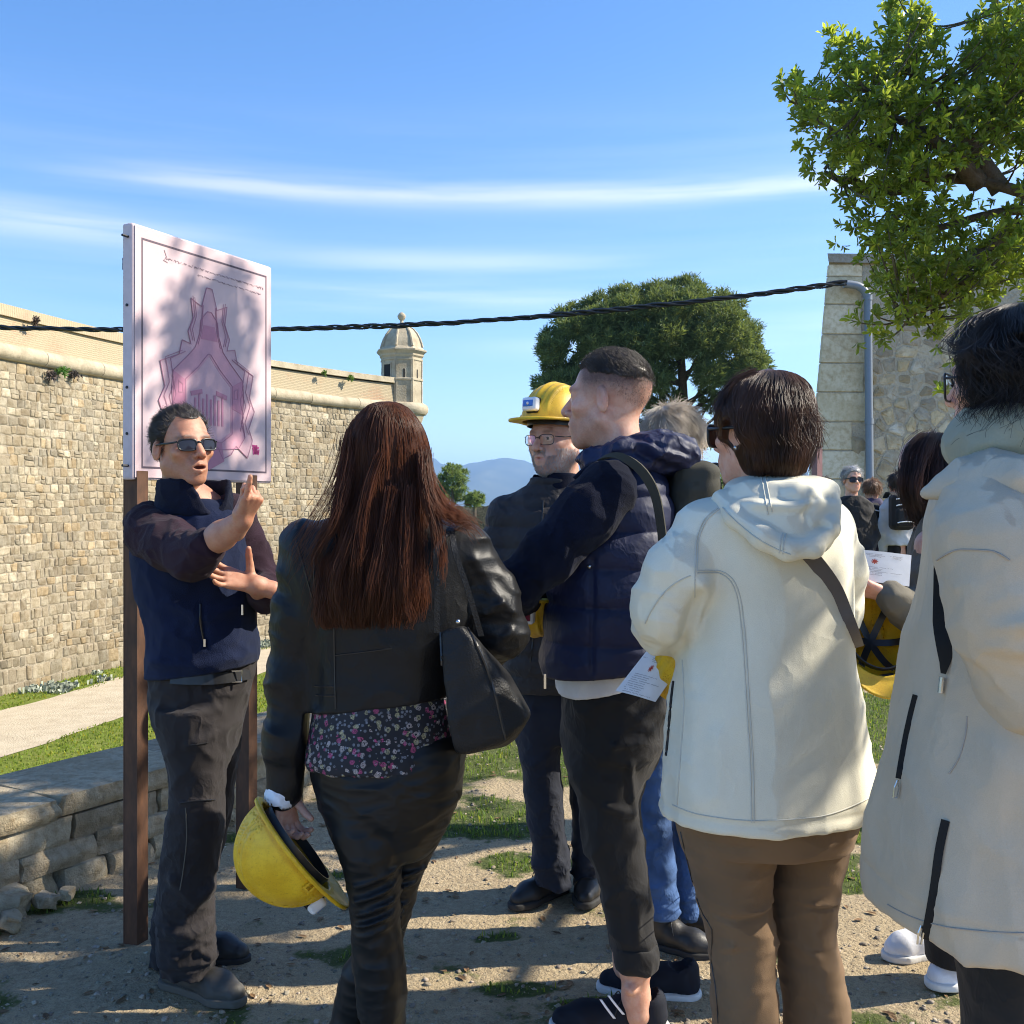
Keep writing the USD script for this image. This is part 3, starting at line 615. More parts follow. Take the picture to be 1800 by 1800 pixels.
STF = np.vstack([np.stack([k8, k9, k9 + 8], 1), np.stack([k8, k9 + 8, k8 + 8], 1), np.stack([k8 + 8, k9 + 8, k9 + 16], 1), np.stack([k8 + 8, k9 + 16, k8 + 16], 1), np.stack([k8 + 16, k9 + 16, np.full(8, 24)], 1)])
G_ = [stone_geo(*q) for q in stones]; A = np.concatenate(G_); PT = wall_pt(A[:, 0], A[:, 1], A[:, 2]).reshape(-1, 25, 3)
cen = PT[:, 24]; px = 900 + F * cen[:, 0] / cen[:, 1]; py = YH - F * (cen[:, 2] - H0) / cen[:, 1]
seen = (px > -15) & (px < 760) & (py < 1240); big = np.array([q[2] * q[3] for q in stones]) / cen[:, 1] ** 2 * seen * np.where((px > 235) & (px < 470) & (py < 850), 0, 1) * np.where((px > 500) & (py > 720), 0, 1)
order = np.argsort(-big)[:300]; sing = np.zeros(len(PT), bool); sing[order] = True
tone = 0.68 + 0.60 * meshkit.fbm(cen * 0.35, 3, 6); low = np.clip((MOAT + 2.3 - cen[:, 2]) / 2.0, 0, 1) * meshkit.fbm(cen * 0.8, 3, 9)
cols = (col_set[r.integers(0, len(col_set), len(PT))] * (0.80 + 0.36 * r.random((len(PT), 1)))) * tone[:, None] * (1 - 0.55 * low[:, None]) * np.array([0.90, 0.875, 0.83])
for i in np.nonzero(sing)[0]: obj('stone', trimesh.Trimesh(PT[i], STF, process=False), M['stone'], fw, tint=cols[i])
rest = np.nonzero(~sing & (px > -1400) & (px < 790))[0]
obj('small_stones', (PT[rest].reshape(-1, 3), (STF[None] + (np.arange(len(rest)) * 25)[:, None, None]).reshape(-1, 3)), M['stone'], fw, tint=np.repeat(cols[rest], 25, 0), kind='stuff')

# ------------------------------------------------------------------ sentry turret on the wall's corner
TC = np.array([-4.18, 38.9]); tw = thing('sentry_turret', 'small pale stone sentry turret with a ribbed dome at the end of the fortress wall', 'turret', (TC[0], TC[1], CORD))
def octring(r_, z, n=8, ph=None):
    ph = math.radians(9) if ph is None else ph; a = -(ph + np.arange(n) / n * 2 * np.pi)
    return np.stack([TC[0] + r_ * np.cos(a), TC[1] + r_ * np.sin(a), np.full(n, z)], 1)
def oct_stack(prof, cap=True, n=8):
    v = np.vstack([octring(r_, z, n) for r_, z in prof]); k = np.arange(n); k2 = (k + 1) % n; f = []
    for i in range(len(prof) - 1): f += [np.stack([i * n + k, (i + 1) * n + k, (i + 1) * n + k2, i * n + k2], 1)]
    f = np.vstack(f); f = np.vstack([f[:, [0, 1, 2]], f[:, [0, 2, 3]]])
    L = (len(prof) - 1) * n
    f = np.vstack([f, np.stack([np.full(n - 2, 0), np.arange(1, n - 1), np.arange(2, n)], 1), np.stack([np.full(n - 2, L), L + np.arange(2, n), L + np.arange(1, n - 1)], 1)])
    m = trimesh.Trimesh(v, f, process=False); m.fix_normals(); return m
def faceplate(face, u0, u1, z0, z1, depth, r_=0.80, out=0.0):
    a, b = octring(r_, 0)[face], octring(r_, 0)[(face + 1) % 8]; nrm = unit((a + b) / 2 - np.r_[TC, 0]); nrm[2] = 0
    q = [a + (b - a) * u for u in (u0, u1)]; pts = []
    for o_ in (out - depth, out):
        for u, zz in ((0, z0), (1, z0), (1, z1), (0, z1)): pts.append(np.r_[(q[u] + nrm * o_)[:2], zz])
    return trimesh.convex.convex_hull(np.array(pts))
Z = lambda py: H0 - (py - YH) * 38.9 / F
obj('turret_wall', oct_stack([(0.80, CORD - 0.1), (0.80, Z(672)), (0.84, Z(671)), (0.84, Z(668)), (0.80, Z(667)), (0.80, Z(637)), (0.83, Z(636)), (0.83, Z(634)), (0.80, Z(633)), (0.80, Z(630))]), M['pale_stone'], tw)
obj('cornice', oct_stack([(0.80, Z(631)), (0.86, Z(628)), (0.86, Z(625)), (0.93, Z(622)), (0.98, Z(620)), (0.98, Z(617.5)), (0.90, Z(616.5))]), M['pale_stone'], tw)
dp = [(0.88, Z(617)), (0.80, Z(612)), (0.76, Z(605)), (0.70, Z(597)), (0.60, Z(588)), (0.46, Z(580)), (0.30, Z(575)), (0.12, Z(572)), (0.06, Z(571))]
obj('dome', oct_stack(dp), M['pale_stone'], tw)
for i in range(8):
    pth = np.array([octring(r_ + 0.005, z_)[i] for r_, z_ in dp[1:-1]]); obj('rib', tube(pth, np.linspace(0.055, 0.035, len(pth)), 6), M['pale_stone'], tw)
fin = trimesh.creation.revolve(np.array([(0, Z(573)), (0.16, Z(572)), (0.10, Z(569)), (0.07, Z(567)), (0.06, Z(564)), (0.12, Z(561)), (0.16, Z(557)), (0.15, Z(554)), (0.10, Z(551)), (0.03, Z(549)), (0, Z(549))]), sections=14); fin.apply_translation((TC[0], TC[1], 0))
obj('finial', fin, M['pale_stone'], tw, smooth=40)
M['void'] = plain('dark_opening', (0.012, 0.011, 0.01), 0.9)  # near-black plates paint the shade inside the turret openings
# the camera sees faces 1 (right of centre), 2 and 3
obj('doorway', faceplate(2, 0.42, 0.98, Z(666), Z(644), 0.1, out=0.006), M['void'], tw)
obj('door_frame', cat([faceplate(2, 0.34, 0.42, Z(667), Z(642), 0.1, out=0.02), faceplate(2, 0.34, 1.0, Z(644), Z(641), 0.1, out=0.02)]), M['pale_stone'], tw)
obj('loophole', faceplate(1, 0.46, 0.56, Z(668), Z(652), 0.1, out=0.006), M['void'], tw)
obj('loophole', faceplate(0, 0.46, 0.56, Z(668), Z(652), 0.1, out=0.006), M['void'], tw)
for fc in (0, 1, 2):
    obj('corner_strip', cat([faceplate(fc, 0.0, 0.10, Z(718), Z(633), 0.08, out=0.022), faceplate(fc, 0.90, 1.0, Z(718), Z(633), 0.08, out=0.022)]), M['pale_stone'], tw)
pr = [(0.25, CORD - 1.6), (0.5, CORD - 1.0), (0.78, CORD - 0.45), (0.85, CORD - 0.22), (0.92, CORD - 0.2), (1.0, CORD - 0.1), (1.02, CORD + 0.03), (0.97, CORD + 0.15), (0.86, CORD + 0.22)]
cb = trimesh.creation.revolve(np.array([(0, pr[0][1])] + pr + [(0, pr[-1][1])]), sections=28); cb.apply_translation((TC[0], TC[1], 0))
obj('corbel', cb, M['pale_stone'], tw, smooth=35)
# the bastion's other face, running back from the corner
bk = box((-8.3, 43.2, (MOAT + TOP) / 2 - 0.1), (11.2, 0.6, TOP - MOAT - 0.2), trimesh.transformations.rotation_matrix(math.radians(133), (0, 0, 1))[:3, :3])
obj('return_wall', bk, M['mortar'], fw)

# ------------------------------------------------------------------ far bank, hills, mountains
def ridge(name, pts_px, Yd, depth, zb, mat, amp, seed, n=260, **kw):
    px_ = np.linspace(pts_px[0][0], pts_px[-1][0], n); py_ = np.interp(px_, [q[0] for q in pts_px], [q[1] for q in pts_px])
    rows = 26; t = np.linspace(-1, 1, rows); v = np.zeros((n, rows, 3))
    xc = (px_ - 900) * Yd / F; zt = H0 - (py_ - YH) * Yd / F
    prof = (1 - np.abs(t)) ** 0.9
    v[..., 0] = xc[:, None] + 0 * t; v[..., 1] = Yd + t * depth
    pz = np.stack([v[..., 0] / depth * 5, v[..., 1] / depth * 2.2, 0 * v[..., 0]], -1)
    nz = (meshkit.fbm(pz, 5, seed) - 0.5)
    v[..., 0] += (meshkit.fbm(pz + 9, 3, seed + 3) - 0.5) * depth * 0.12
    v[..., 2] = zb + (zt - zb)[:, None] * prof + nz * amp * np.minimum(1, 4 * (1 - np.abs(t)))[None]
    vi = np.arange(n * rows).reshape(n, rows); q = np.stack([vi[:-1, :-1], vi[1:, :-1], vi[1:, 1:], vi[:-1, 1:]], -1).reshape(-1, 4)
    return obj(name, (v.reshape(-1, 3), q), mat, smooth=True, kind='structure', **kw)
g = G(); n = g.noise(g.pos(), 0.004, 7.0, 0.6); c = g.ramp(n, [(0.3, (0.035, 0.045, 0.028)), (0.55, (0.06, 0.068, 0.04)), (0.8, (0.10, 0.095, 0.065))])
M['mountain'] = g.mat('wooded_mountain', g.node('principled_bsdf', base_color=c, roughness=1.0, specular_ior_level=0.0) + '.BSDF')
ridge('mountains', [(-2600, 860), (-1500, 820), (-700, 800), (0, 805), (400, 812), (640, 806), (700, 803), (753, 802), (763, 800), (775, 805), (800, 809), (822, 810), (840, 805), (857, 803), (880, 806), (910, 811), (960, 822), (1000, 826), (1100, 818), (1180, 812), (1240, 812), (1300, 820), (1700, 838), (2400, 850), (3600, 865)], 8500.0, 2300.0, -60.0, M['mountain'], 190.0, 3, n=900)
g = G(); n = g.noise(g.pos(), 0.5, 7.0, 0.7); n2 = g.noise(g.pos(), 3.0, 4.0, 0.7); c = g.ramp(n, [(0.3, (0.028, 0.03, 0.018)), (0.55, (0.06, 0.06, 0.04)), (0.8, (0.11, 0.10, 0.075))])
M['scrub'] = g.mat('scrub_bank', g.node('principled_bsdf', base_color=c, roughness=1.0, specular_ior_level=0.0, normal=g.bump(g.m('add', n, n2), 0.5)) + '.BSDF')
ridge('earth_bank', [(-900, 880), (500, 884), (760, 885), (830, 888), (872, 885), (900, 882), (1000, 884), (1150, 882), (1240, 884), (1500, 884), (2600, 880)], 104.0, 7.0, MOAT, M['scrub'], 0.9, 8, n=420)

# ------------------------------------------------------------------ low stone wall beside the path
lw = thing('low_stone_wall', 'low bench-high wall of weathered stone blocks with flat slabs on top', 'low wall', (-1.83, 3.66, 0))
LP = spline([(-3.35, 1.0), (-1.86, 3.62), (-1.16, 4.80), (-0.45, 6.1), (0.5, 8.0)], 200); LL = np.r_[0, np.cumsum(np.linalg.norm(np.diff(LP, axis=0), axis=1))]
def lwp(s):
    p = np.array([np.interp(s, LL, LP[:, 0]), np.interp(s, LL, LP[:, 1])]); e = 0.05
    t = unit([np.interp(s + e, LL, LP[:, 0]) - np.interp(s - e, LL, LP[:, 0]), np.interp(s + e, LL, LP[:, 1]) - np.interp(s - e, LL, LP[:, 1])])
    return p, t, np.array([-t[1], t[0]])      # inward: towards the moat
r = np.random.default_rng(23); k = 0
rc = np.array([(0.48, 0.40, 0.27), (0.53, 0.455, 0.325), (0.42, 0.35, 0.245), (0.51, 0.41, 0.27)])
for z0, z1, inset, wmin, wmax, rough in ((-0.05, 0.075, -0.05, 0.09, 0.24, 0.30), (0.07, 0.165, -0.01, 0.14, 0.36, 0.16), (0.16, 0.265, 0.0, 0.22, 0.50, 0.13), (0.265, 0.345, -0.02, 0.50, 0.95, 0.08)):
    s = 0.6
    while s < LL[-1] - 0.4:
        w_ = wmin + (wmax - wmin) * r.random(); p_, t_, n_ = lwp(s + w_ / 2); R = np.stack([np.r_[t_, 0], np.r_[n_, 0], [0, 0, 1]], 1)
        dep = 0.50 if z0 > 0.2 else 0.3; hh = (z1 - z0) * (0.92 + (0.16 if rough > 0.2 else 0.06) * r.random()); ins = inset + (r.random() - 0.5) * (0.09 if rough > 0.2 else 0.03)
        c_ = np.r_[p_ + n_ * (ins + dep / 2), z0 + hh / 2]
        cc = rc[r.integers(0, 4)] * (0.85 + 0.3 * r.random()) * (0.92 if z0 > 0.2 else 1)
        m = rock(c_, (w_ * 1.01 - 0.006, dep, hh * 1.06), R, k, rough * 0.40 if z0 < 0.2 else 0.03, 2 if rough < 0.2 else 1, .04 if z0 > .2 else .07 if z0 > 0 else .14); k += 1
        obj('slab' if z0 > 0.2 else 'block' if z0 > 0 else 'footing_stone', m, M['rock'], lw, smooth=30, tint=cc); s += w_
# wall core behind the blocks
cv = []; sq = np.linspace(0.3, LL[-1], 60)
for s in sq:
    p_, t_, n_ = lwp(s); cv.append([np.r_[p_ + n_ * 0.06, -0.1], np.r_[p_ + n_ * 0.06, 0.27], np.r_[p_ + n_ * 0.44, 0.27], np.r_[p_ + n_ * 0.44, -1.0]])
cv = np.array(cv); vi = np.arange(240).reshape(60, 4); q = np.stack([vi[:-1, :-1], vi[:-1, 1:], vi[1:, 1:], vi[1:, :-1]], -1).reshape(-1, 4)
obj('core', (cv.reshape(-1, 3), q), M['mortar'], lw)
# fallen rubble at its foot
for i, (x_, y_, s_) in enumerate(((-1.79, 3.60, .11), (-1.72, 3.52, .07), (-1.68, 3.70, .06), (-1.84, 3.42, .13), (-1.64, 3.78, .05))):
    obj('loose_stone', rock((x_, y_, s_ * 0.3), (s_ * 1.2, s_, s_ * 0.8), frame((0.2, 0.1, 1), (math.cos(i * 2), math.sin(i * 2), 0)), 90 + i, 0.2, 1), M['rock'], smooth=40, tint=rc[i % 4], label=['largest loose tan stone lying at the low wall foot', 'flat loose stone just in front of the low wall', 'small loose stone in the grass by the low wall', 'big loose stone at the left edge beside the low wall', 'smallest loose stone lying under the low wall blocks'][i], cat='stone', group='loose stones at the foot of the low wall')

# ------------------------------------------------------------------ masonry building on the right
g = G(); p = g.pos(); n = g.noise(p, 1.8, 6.0, 0.7); n2 = g.noise(p, 22.0, 4.0, .7)
c = g.ramp(n, [(0.3, (0.37, 0.31, 0.22)), (0.5, (0.47, 0.40, 0.285)), (0.7, (0.55, 0.45, 0.30))]); c = g.mix(g.m('multiply', g.smooth(n2, .45, .7), .6), c, (0.24, 0.205, 0.155))
M['old_mortar'] = g.mat('old_wall_mortar', g.node('principled_bsdf', base_color=c, roughness=0.95, normal=g.bump(g.m('add', n2, n), 0.05)) + '.BSDF')
BY = 13.0; bd = thing('stone_building', 'tall battered stone building with big corner blocks and rubble masonry', 'building', (4.2, BY, 0))
def fp(px, py, out=0.0):
    """A point on the building's face: leans back with height; out is proud of it."""
    b = 0.03; yaw = 0.06
    z_ = H0 - (py - YH) * BY / F; x_ = (px - 900) * BY / F; y_ = BY + z_ * b + (x_ - 3) * yaw - out
    return np.array([x_, y_, z_])
def slab(poly, out, jit=0.006, r=rng, bev=0.012):
    """A stone with the polygon (px, py) as its outline, standing proud of the face."""
    poly = np.asarray(poly, float); c = poly.mean(0); n = len(poly)
    sc = 1 - bev * F / BY / np.maximum(np.linalg.norm(poly - c, axis=1), 3)
    rings = [[fp(*q, -0.06) for q in poly], [fp(*q, out * 0.45) for q in poly], [fp(*(c + (q - c) * s_), out + (r.random() - 0.5) * jit) for q, s_ in zip(poly, sc)]]
    v = np.vstack(rings + [[fp(*c, out + jit * 0.3)]]); k = np.arange(n); k2 = (k + 1) % n; f = []
    for i in (0, 1): f += [np.stack([i * n + k, i * n + k2, (i + 1) * n + k2], 1), np.stack([i * n + k, (i + 1) * n + k2, (i + 1) * n + k], 1)]
    f += [np.stack([2 * n + k, 2 * n + k2, np.full(n, 3 * n)], 1)]
    m = trimesh.Trimesh(v, np.vstack(f), process=False)
    nrm = m.face_normals[-n:].mean(0)
    if nrm[1] > 0: m.invert()
    return m
def le(py): return 1466 - (py - 455) * 0.098       # the leaning left edge
cl = [fp(le(455), 455), fp(2300, 455), fp(2300, 1180), fp(le(1180), 1180)]; back = [c_ + np.array([2.9, 5.0, 0]) for c_ in cl]
v = np.array(cl + back); f = np.array([[0, 3, 2], [0, 2, 1], [0, 4, 7], [0, 7, 3], [0, 1, 5], [0, 5, 4], [1, 2, 6], [1, 6, 5]])
mm = trimesh.Trimesh(v, f, process=False); obj('wall', mm, M['old_mortar'], bd)
r = np.random.default_rng(31)
ys = [458, 480, 530, 583.5, 635, 687, 739.5, 790.6, 842, 894, 946, 1000, 1055, 1110, 1160]
qc = np.array([(0.68, 0.585, 0.40), (0.71, 0.62, 0.445), (0.62, 0.54, 0.37), (0.68, 0.59, 0.41)])
wds = [60, 62, 64, 75, 78, 88, 66, 95, 60, 90, 66, 95, 60, 92]
for i in range(len(ys) - 1):
    x0, x1 = le(ys[i]), le(ys[i + 1]); x2 = x0 + wds[i]
    nseg = 3; top = [(x0 + (x2 - x0) * t, ys[i] + .8 + (r.random() - 0.5) * 1.2) for t in (0.0, 0.5, 1)]; bot = [(x2 + (r.random() - 0.5) * 6, ys[i + 1] - .8), ((x1 + x2) / 2, ys[i + 1] - .8), (x1, ys[i + 1] - .8)]
    obj('corner_block', slab(top + bot, 0.014, r=r, bev=.008), M['quoin'], bd, tint=qc[r.integers(0, 4)] * (0.85 + 0.25 * r.random()))
obj('coping', trimesh.convex.convex_hull(np.array([fp(1461, 440, 0.05), fp(2300, 440, 0.05), fp(2300, 456, 0.05), fp(1463, 456, 0.05)] + [q + np.array([0.30, 0.6, 0]) for q in (fp(1461, 440), fp(2300, 440), fp(2300, 456), fp(1463, 456))])), M['quoin'], bd, tint=(0.33, 0.30, 0.25))
# rubble: a jittered grid of many-sided stones
from scipy.spatial import Voronoi
pts = []; y = 462
while y < 1180:
    st = 12 + 10 * r.random(); x = 1440 + 30 * r.random()
    while x < 1830: pts.append((x + (r.random() - .5) * 16, y + (r.random() - .5) * 15)); x += 18 + 24 * r.random()
    y += st + 6
pts = np.array(pts); vor = Voronoi(pts); nrub = 0
rub = np.array([(0.36, 0.30, 0.20), (0.42, 0.34, 0.21), (0.33, 0.29, 0.22), (0.40, 0.36, 0.28), (0.31, 0.26, 0.19), (0.44, 0.37, 0.25)])
from shapely.geometry import Polygon
for i, rg in enumerate(vor.point_region):
    vv = vor.regions[rg]
    if -1 in vv or len(vv) < 3: continue
    x, y = pts[i]; row = np.searchsorted(ys, y) - 1
    lim = le(y) + (wds[row] if 0 <= row < len(wds) else 70) + 4
    if x < lim + 4 or y < 555 or y > 980 or x > 1745 or nrub > 290: continue
    if r.random() < 0.16: continue
    pl = Polygon(vor.vertices[vv]).buffer(-1.6 - 2.2 * r.random() ** 2).buffer(-2.0).buffer(2.0, quad_segs=1)
    if pl.is_empty or pl.geom_type != 'Polygon' or pl.area < 60: continue
    po = np.array(pl.exterior.coords)[:-1]
    if len(po) > 12: po = po[::2]
    if po[:, 0].min() < lim: po[:, 0] = np.maximum(po[:, 0], lim)
    obj('rubble_stone', slab(po, 0.004 + 0.016 * r.random(), 0.016, r, 0.035), M['rubble'], bd, tint=rub[r.integers(0, 6)] * (1.15 + 0.5 * r.random())); nrub += 1

# conduit with elbow, and the twisted cable that runs from it
cd = thing('conduit', 'grey conduit pipe running down the stone building with an elbow at its top', 'pipe', tuple(fp(1531, 1150)))
el_ = [fp(1488, 496, 0.10), fp(1500, 497, 0.10), fp(1512, 499, 0.10), fp(1521, 504, 0.10), fp(1528, 513, 0.10), fp(1531, 524, 0.10)]
pr_ = 13.5 / 2 * BY / F
obj('elbow', tube(spline(el_, 14), pr_ * 1.05, 14), M['pvc'], cd, smooth=40)
obj('pipe', tube([fp(1531, 520, 0.10), fp(1531, 700, 0.10), fp(1531.5, 1150, 0.10)], pr_, 14), M['pvc'], cd, smooth=40)
for py_ in (515, 735, 960): obj('pipe_socket', tube([fp(1531, py_, 0.10), fp(1531, py_ + 10, 0.10)], pr_ * 1.14, 14), M['pvc'], cd, smooth=40)
cb = thing('overhead_cable', 'twisted black overhead cable strung across the sky to the conduit', 'cable', tuple(W(1488, 496, BY - 0.1)))
Yl = 12.5; ends = [(-1600, 520, 16.5), (-420, 570, 14.6), (0, 576, 14.2), (225, 579.5, 14.0), (480, 578.5, 13.8), (700, 572, 13.6), (900, 560, 13.4), (1100, 542.5, 13.2), (1300, 521, 13.0), (1440, 503, BY - 0.1), (1488, 496, BY - 0.1)]
ctr = spline([W(*e) for e in ends], 900); sl = np.r_[0, np.cumsum(np.linalg.norm(np.diff(ctr, axis=0), axis=1))]
for i, (rad, ph) in enumerate(((0.018, 0), (0.0155, 2.1), (0.014, 4.2))):
    a = sl / 0.75 * 2 * np.pi + ph; am = 0.021 * (1 + 0.25 * np.sin(sl * 2.1 + i))
    obj('strand', tube(ctr + np.stack([0 * a, np.cos(a) * am, np.sin(a) * am], -1), rad, 6), M['cable'], cb, smooth=True)
# slim post standing before the building
ps = thing('signpost', 'slim dark red metal post standing before the stone building', 'post', tuple(W(1436, 1240, 7.6) * (1, 1, 0)))
p0 = W(1436, 786, 7.6); obj('post', box((p0[0], p0[1], p0[2] / 2), (0.055, 0.055, p0[2]), frame((0, 0, 1), (1, 0.6, 0))), plain('painted_post', (0.20, 0.10, 0.10), 0.5), ps)
obj('cap', box((p0[0], p0[1], p0[2] + 0.003), (0.06, 0.06, 0.008), frame((0, 0, 1), (1, 0.6, 0))), M['steel'], ps)
# ------------------------------------------------------------------ broadleaf tree on the right
tr = thing('broadleaf_tree', 'broad evergreen tree with glossy leaves reaching in from the right', 'tree', (3.3 * 1.225, 4.1 * 1.225, 0))
r = np.random.default_rng(77)
KT = 4.9 / 4.0
trunk = spline([np.array([x * KT, y * KT, 1.45 + (z - 1.45) * KT]) for x, y, z in [(3.3, 4.1, -0.1), (3.22, 4.08, 0.8), (3.1, 4.05, 1.5), (2.95, 4.0, 2.1), (2.8, 3.95, 2.9), (2.6, 3.95, 3.7), (2.4, 3.9, 4.4)]], 30)
obj('trunk', tube(trunk, np.linspace(0.20, 0.085, 30) * (1 + 0.1 * np.sin(np.arange(30) * 1.3)), 12), M['bark'], tr, smooth=True, tint=(0.17, 0.14, 0.11))
YT = 4.9; KT = YT / 4.0
def T3(p): return np.array([p[0] * KT, p[1] * KT, 1.45 + (p[2] - 1.45) * KT])
def TP(px, py, dy=0.0): return W(px, py, YT + dy)
limbs = [  # visible boughs, then those outside the frame
    [(2.85, 3.98, 2.55), TP(1800, 345, -0.05), TP(1720, 322), TP(1640, 300, 0.05), TP(1560, 268, 0.1), TP(1480, 235, 0.1), TP(1400, 175, 0.1)],
    [(2.88, 3.98, 2.45), TP(1800, 372, 0.15), TP(1700, 385, 0.15), TP(1610, 400, 0.1), TP(1540, 345, 0.1)],
    [TP(1760, 335, 0), TP(1700, 250, 0.0), TP(1640, 170, 0.0), TP(1602, 110, 0.05), TP(1592, 30, 0.05)],
    [TP(1790, 400, 0.1), TP(1740, 430, 0.1), TP(1690, 470, 0.05), TP(1650, 520, 0.0), TP(1600, 560, 0.0)],
    [(2.7, 3.95, 3.4), TP(1790, 180, 0.2), TP(1770, 80, 0.2), TP(1740, -20, 0.2), TP(1720, -120, 0.2)],
    [TP(1640, 300, 0.05), TP(1560, 330, 0.1), TP(1500, 320, 0.1), TP(1440, 280, 0.1)],
    [TP(1720, 322, 0), TP(1670, 270, -0.1), TP(1600, 220, -0.15), TP(1520, 170, -0.15)],
    [(2.9, 4.0, 2.3), TP(1860, 520, 0.0), TP(1780, 560, 0.05), TP(1720, 640, 0.1), TP(1690, 690, 0.1)]]
off = [[(2.6, 3.95, 3.7), (2.1, 3.9, 4.2), (1.7, 3.9, 4.6)], [(2.9, 4.0, 2.3), (2.5, 3.2, 2.9), (2.4, 2.2, 2.6), (2.4, 1.7, 2.6)], [(2.4, 3.9, 4.4), (1.8, 4.1, 4.8), (1.2, 4.2, 5.0)], [(2.6, 3.95, 3.7), (3.1, 3.6, 4.3), (3.2, 3.5, 4.7)],
       [(2.4, 3.9, 4.4), (2.3, 4.7, 4.9), (2.2, 5.3, 5.1)], [(2.8, 3.95, 2.9), (3.4, 4.6, 3.7), (4.0, 5.0, 4.2)], [(2.9, 4.0, 2.3), (3.4, 3.0, 2.9), (3.6, 2.2, 3.3)], [(2.4, 3.9, 4.4), (2.5, 3.5, 5.3)]]
tips = []
for i, L in enumerate(limbs + off):
    p = spline([np.asarray(q, float) if isinstance(q, np.ndarray) else T3(q) for q in L], 24) + (np.stack([meshkit.noise(np.arange(24)[:, None] * np.array([[0.4, 0, 0]]) + i * 7 + k * 13) for k in range(3)], 1) - 0.5) * 0.07 * np.linspace(0, 1, 24)[:, None]
    obj('limb', tube(p, np.linspace(0.05 if i < 8 else 0.06, 0.006, 24), 8), M['bark'], tr, smooth=True, tint=(0.15, 0.125, 0.10)); tips.append(p)
# crown lobes: centre, radii
# sprays of leaves: where each hangs, and its size
LOB = []
for q_ in '1375,152,20 1405,156,30 1444,65,16 1466,78,22 1487,95,28 1544,48,18 1574,13,22 1600,39,35 1626,35,20 1643,74,25 1583,87,45 1522,113,35 1660,91,20 1721,22,18 1730,48,25 1773,26,40 1756,87,50 1790,108,40 1717,108,35 1686,113,22 1427,186,40 1483,143,40 1535,165,50 1583,143,40 1470,225,45 1418,225,25 1405,260,20 1522,217,50 1583,208,45 1643,143,35 1686,186,45 1730,173,50 1773,182,50 1635,208,40 1448,295,30 1427,320,14 1496,282,35 1535,303,35 1487,347,22 1522,355,30 1583,277,50 1617,303,45 1660,260,50 1721,243,50 1773,243,50 1574,347,40 1626,368,40 1513,399,25 1479,420,16 1548,407,35 1600,412,40 1652,390,40 1700,377,25 1751,347,15 1790,381,25 1535,463,30 1583,468,35 1635,455,40 1686,433,30 1747,416,35 1557,511,25 1600,511,40 1652,498,40 1700,477,35 1756,468,35 1790,455,35 1531,559,22 1505,563,14 1509,593,14 1557,585,22 1600,550,30 1635,576,25 1669,533,35 1730,511,35 1713,542,25 1643,598,12 1669,607,18 1656,689,18 1639,693,8 1669,710,10 1669,632,12 1820,60,50 1850,140,60 1850,240,60 1840,330,50 1830,420,50 1830,500,40'.split():
    x_, y_, r_ = map(float, q_.split(','))
    for dy in ((-.28, .0, .30) if r_ > 33 else (-.1, .12) if r_ > 20 else (0,)): LOB.append((TP(x_ + (r.random() - .5) * 10, y_ + (r.random() - .5) * 10, dy + (r.random() - .5) * .2), r_ * YT / F * 1.08, r_ * YT / F * .95))
OFF = [((2.62, 4.06, 4.86), .20, .34), ((2.60, 4.08, 4.8), .18, .36), ((2.66, 4.04, 4.95), .16, .3), ((2.55, 4.06, 4.6), .14, .26), ((2.5, 4.0, 4.5), .16, .22), ((2.52, 4.02, 4.45), .14, .2), ((2.42, 3.76, 4.72), .10, .16), ((2.75, 4.15, 4.6), .14, .2), ((2.65, 1.85, 2.85), .42, .32), ((3.15, 1.85, 2.85), .45, .34), ((3.65, 1.85, 2.8), .45, .34), ((2.9, 1.8, 2.5), .4, .25), ((2.65, 1.85, 2.85), .38, .3), ((3.15, 1.85, 2.85), .4, .3), ((3.4, 1.85, 2.6), .45, .34), ((2.3, 5.1, 5.3), .8, .5), ((3.2, 5.0, 5.8), .9, .5), ((4.0, 4.6, 5.2), .8, .6), ((3.2, 5.9, 5.4), .8, .5), ((4.4, 5.6, 4.6), .9, .7), ((3.7, 2.6, 3.3), .6, .5), ((3.6, 5.0, 4.2), .7, .6), ((4.2, 4.2, 4.4), .6, .5)]  # unseen leaf clusters; most added to shade the sign and the beige raincoat
g0 = 2.399963
def rosettes(lobs, dens, seed, shell=0.55):
    r = np.random.default_rng(seed); P, N = [], []
    for c, rh, rv in lobs:
        n = int(dens * (rh * rh * rv) ** (2 / 3) * 60); u = r.normal(size=(n, 3)); u /= np.linalg.norm(u, axis=1, keepdims=True)
        rad = shell + (1 - shell) * r.random(n) ** 0.6; lump = 0.62 + 0.75 * meshkit.noise(u * 2.9 + c[0] * 9)
        P.append(np.asarray(c) + u * rad[:, None] * lump[:, None] * np.array([rh, rh, rv])); N.append(u * 0.8 + np.array([0, 0, 0.45]) + r.normal(size=(n, 3)) * 0.35)
    N = np.vstack(N); return np.vstack(P), N / np.linalg.norm(N, axis=1, keepdims=True)
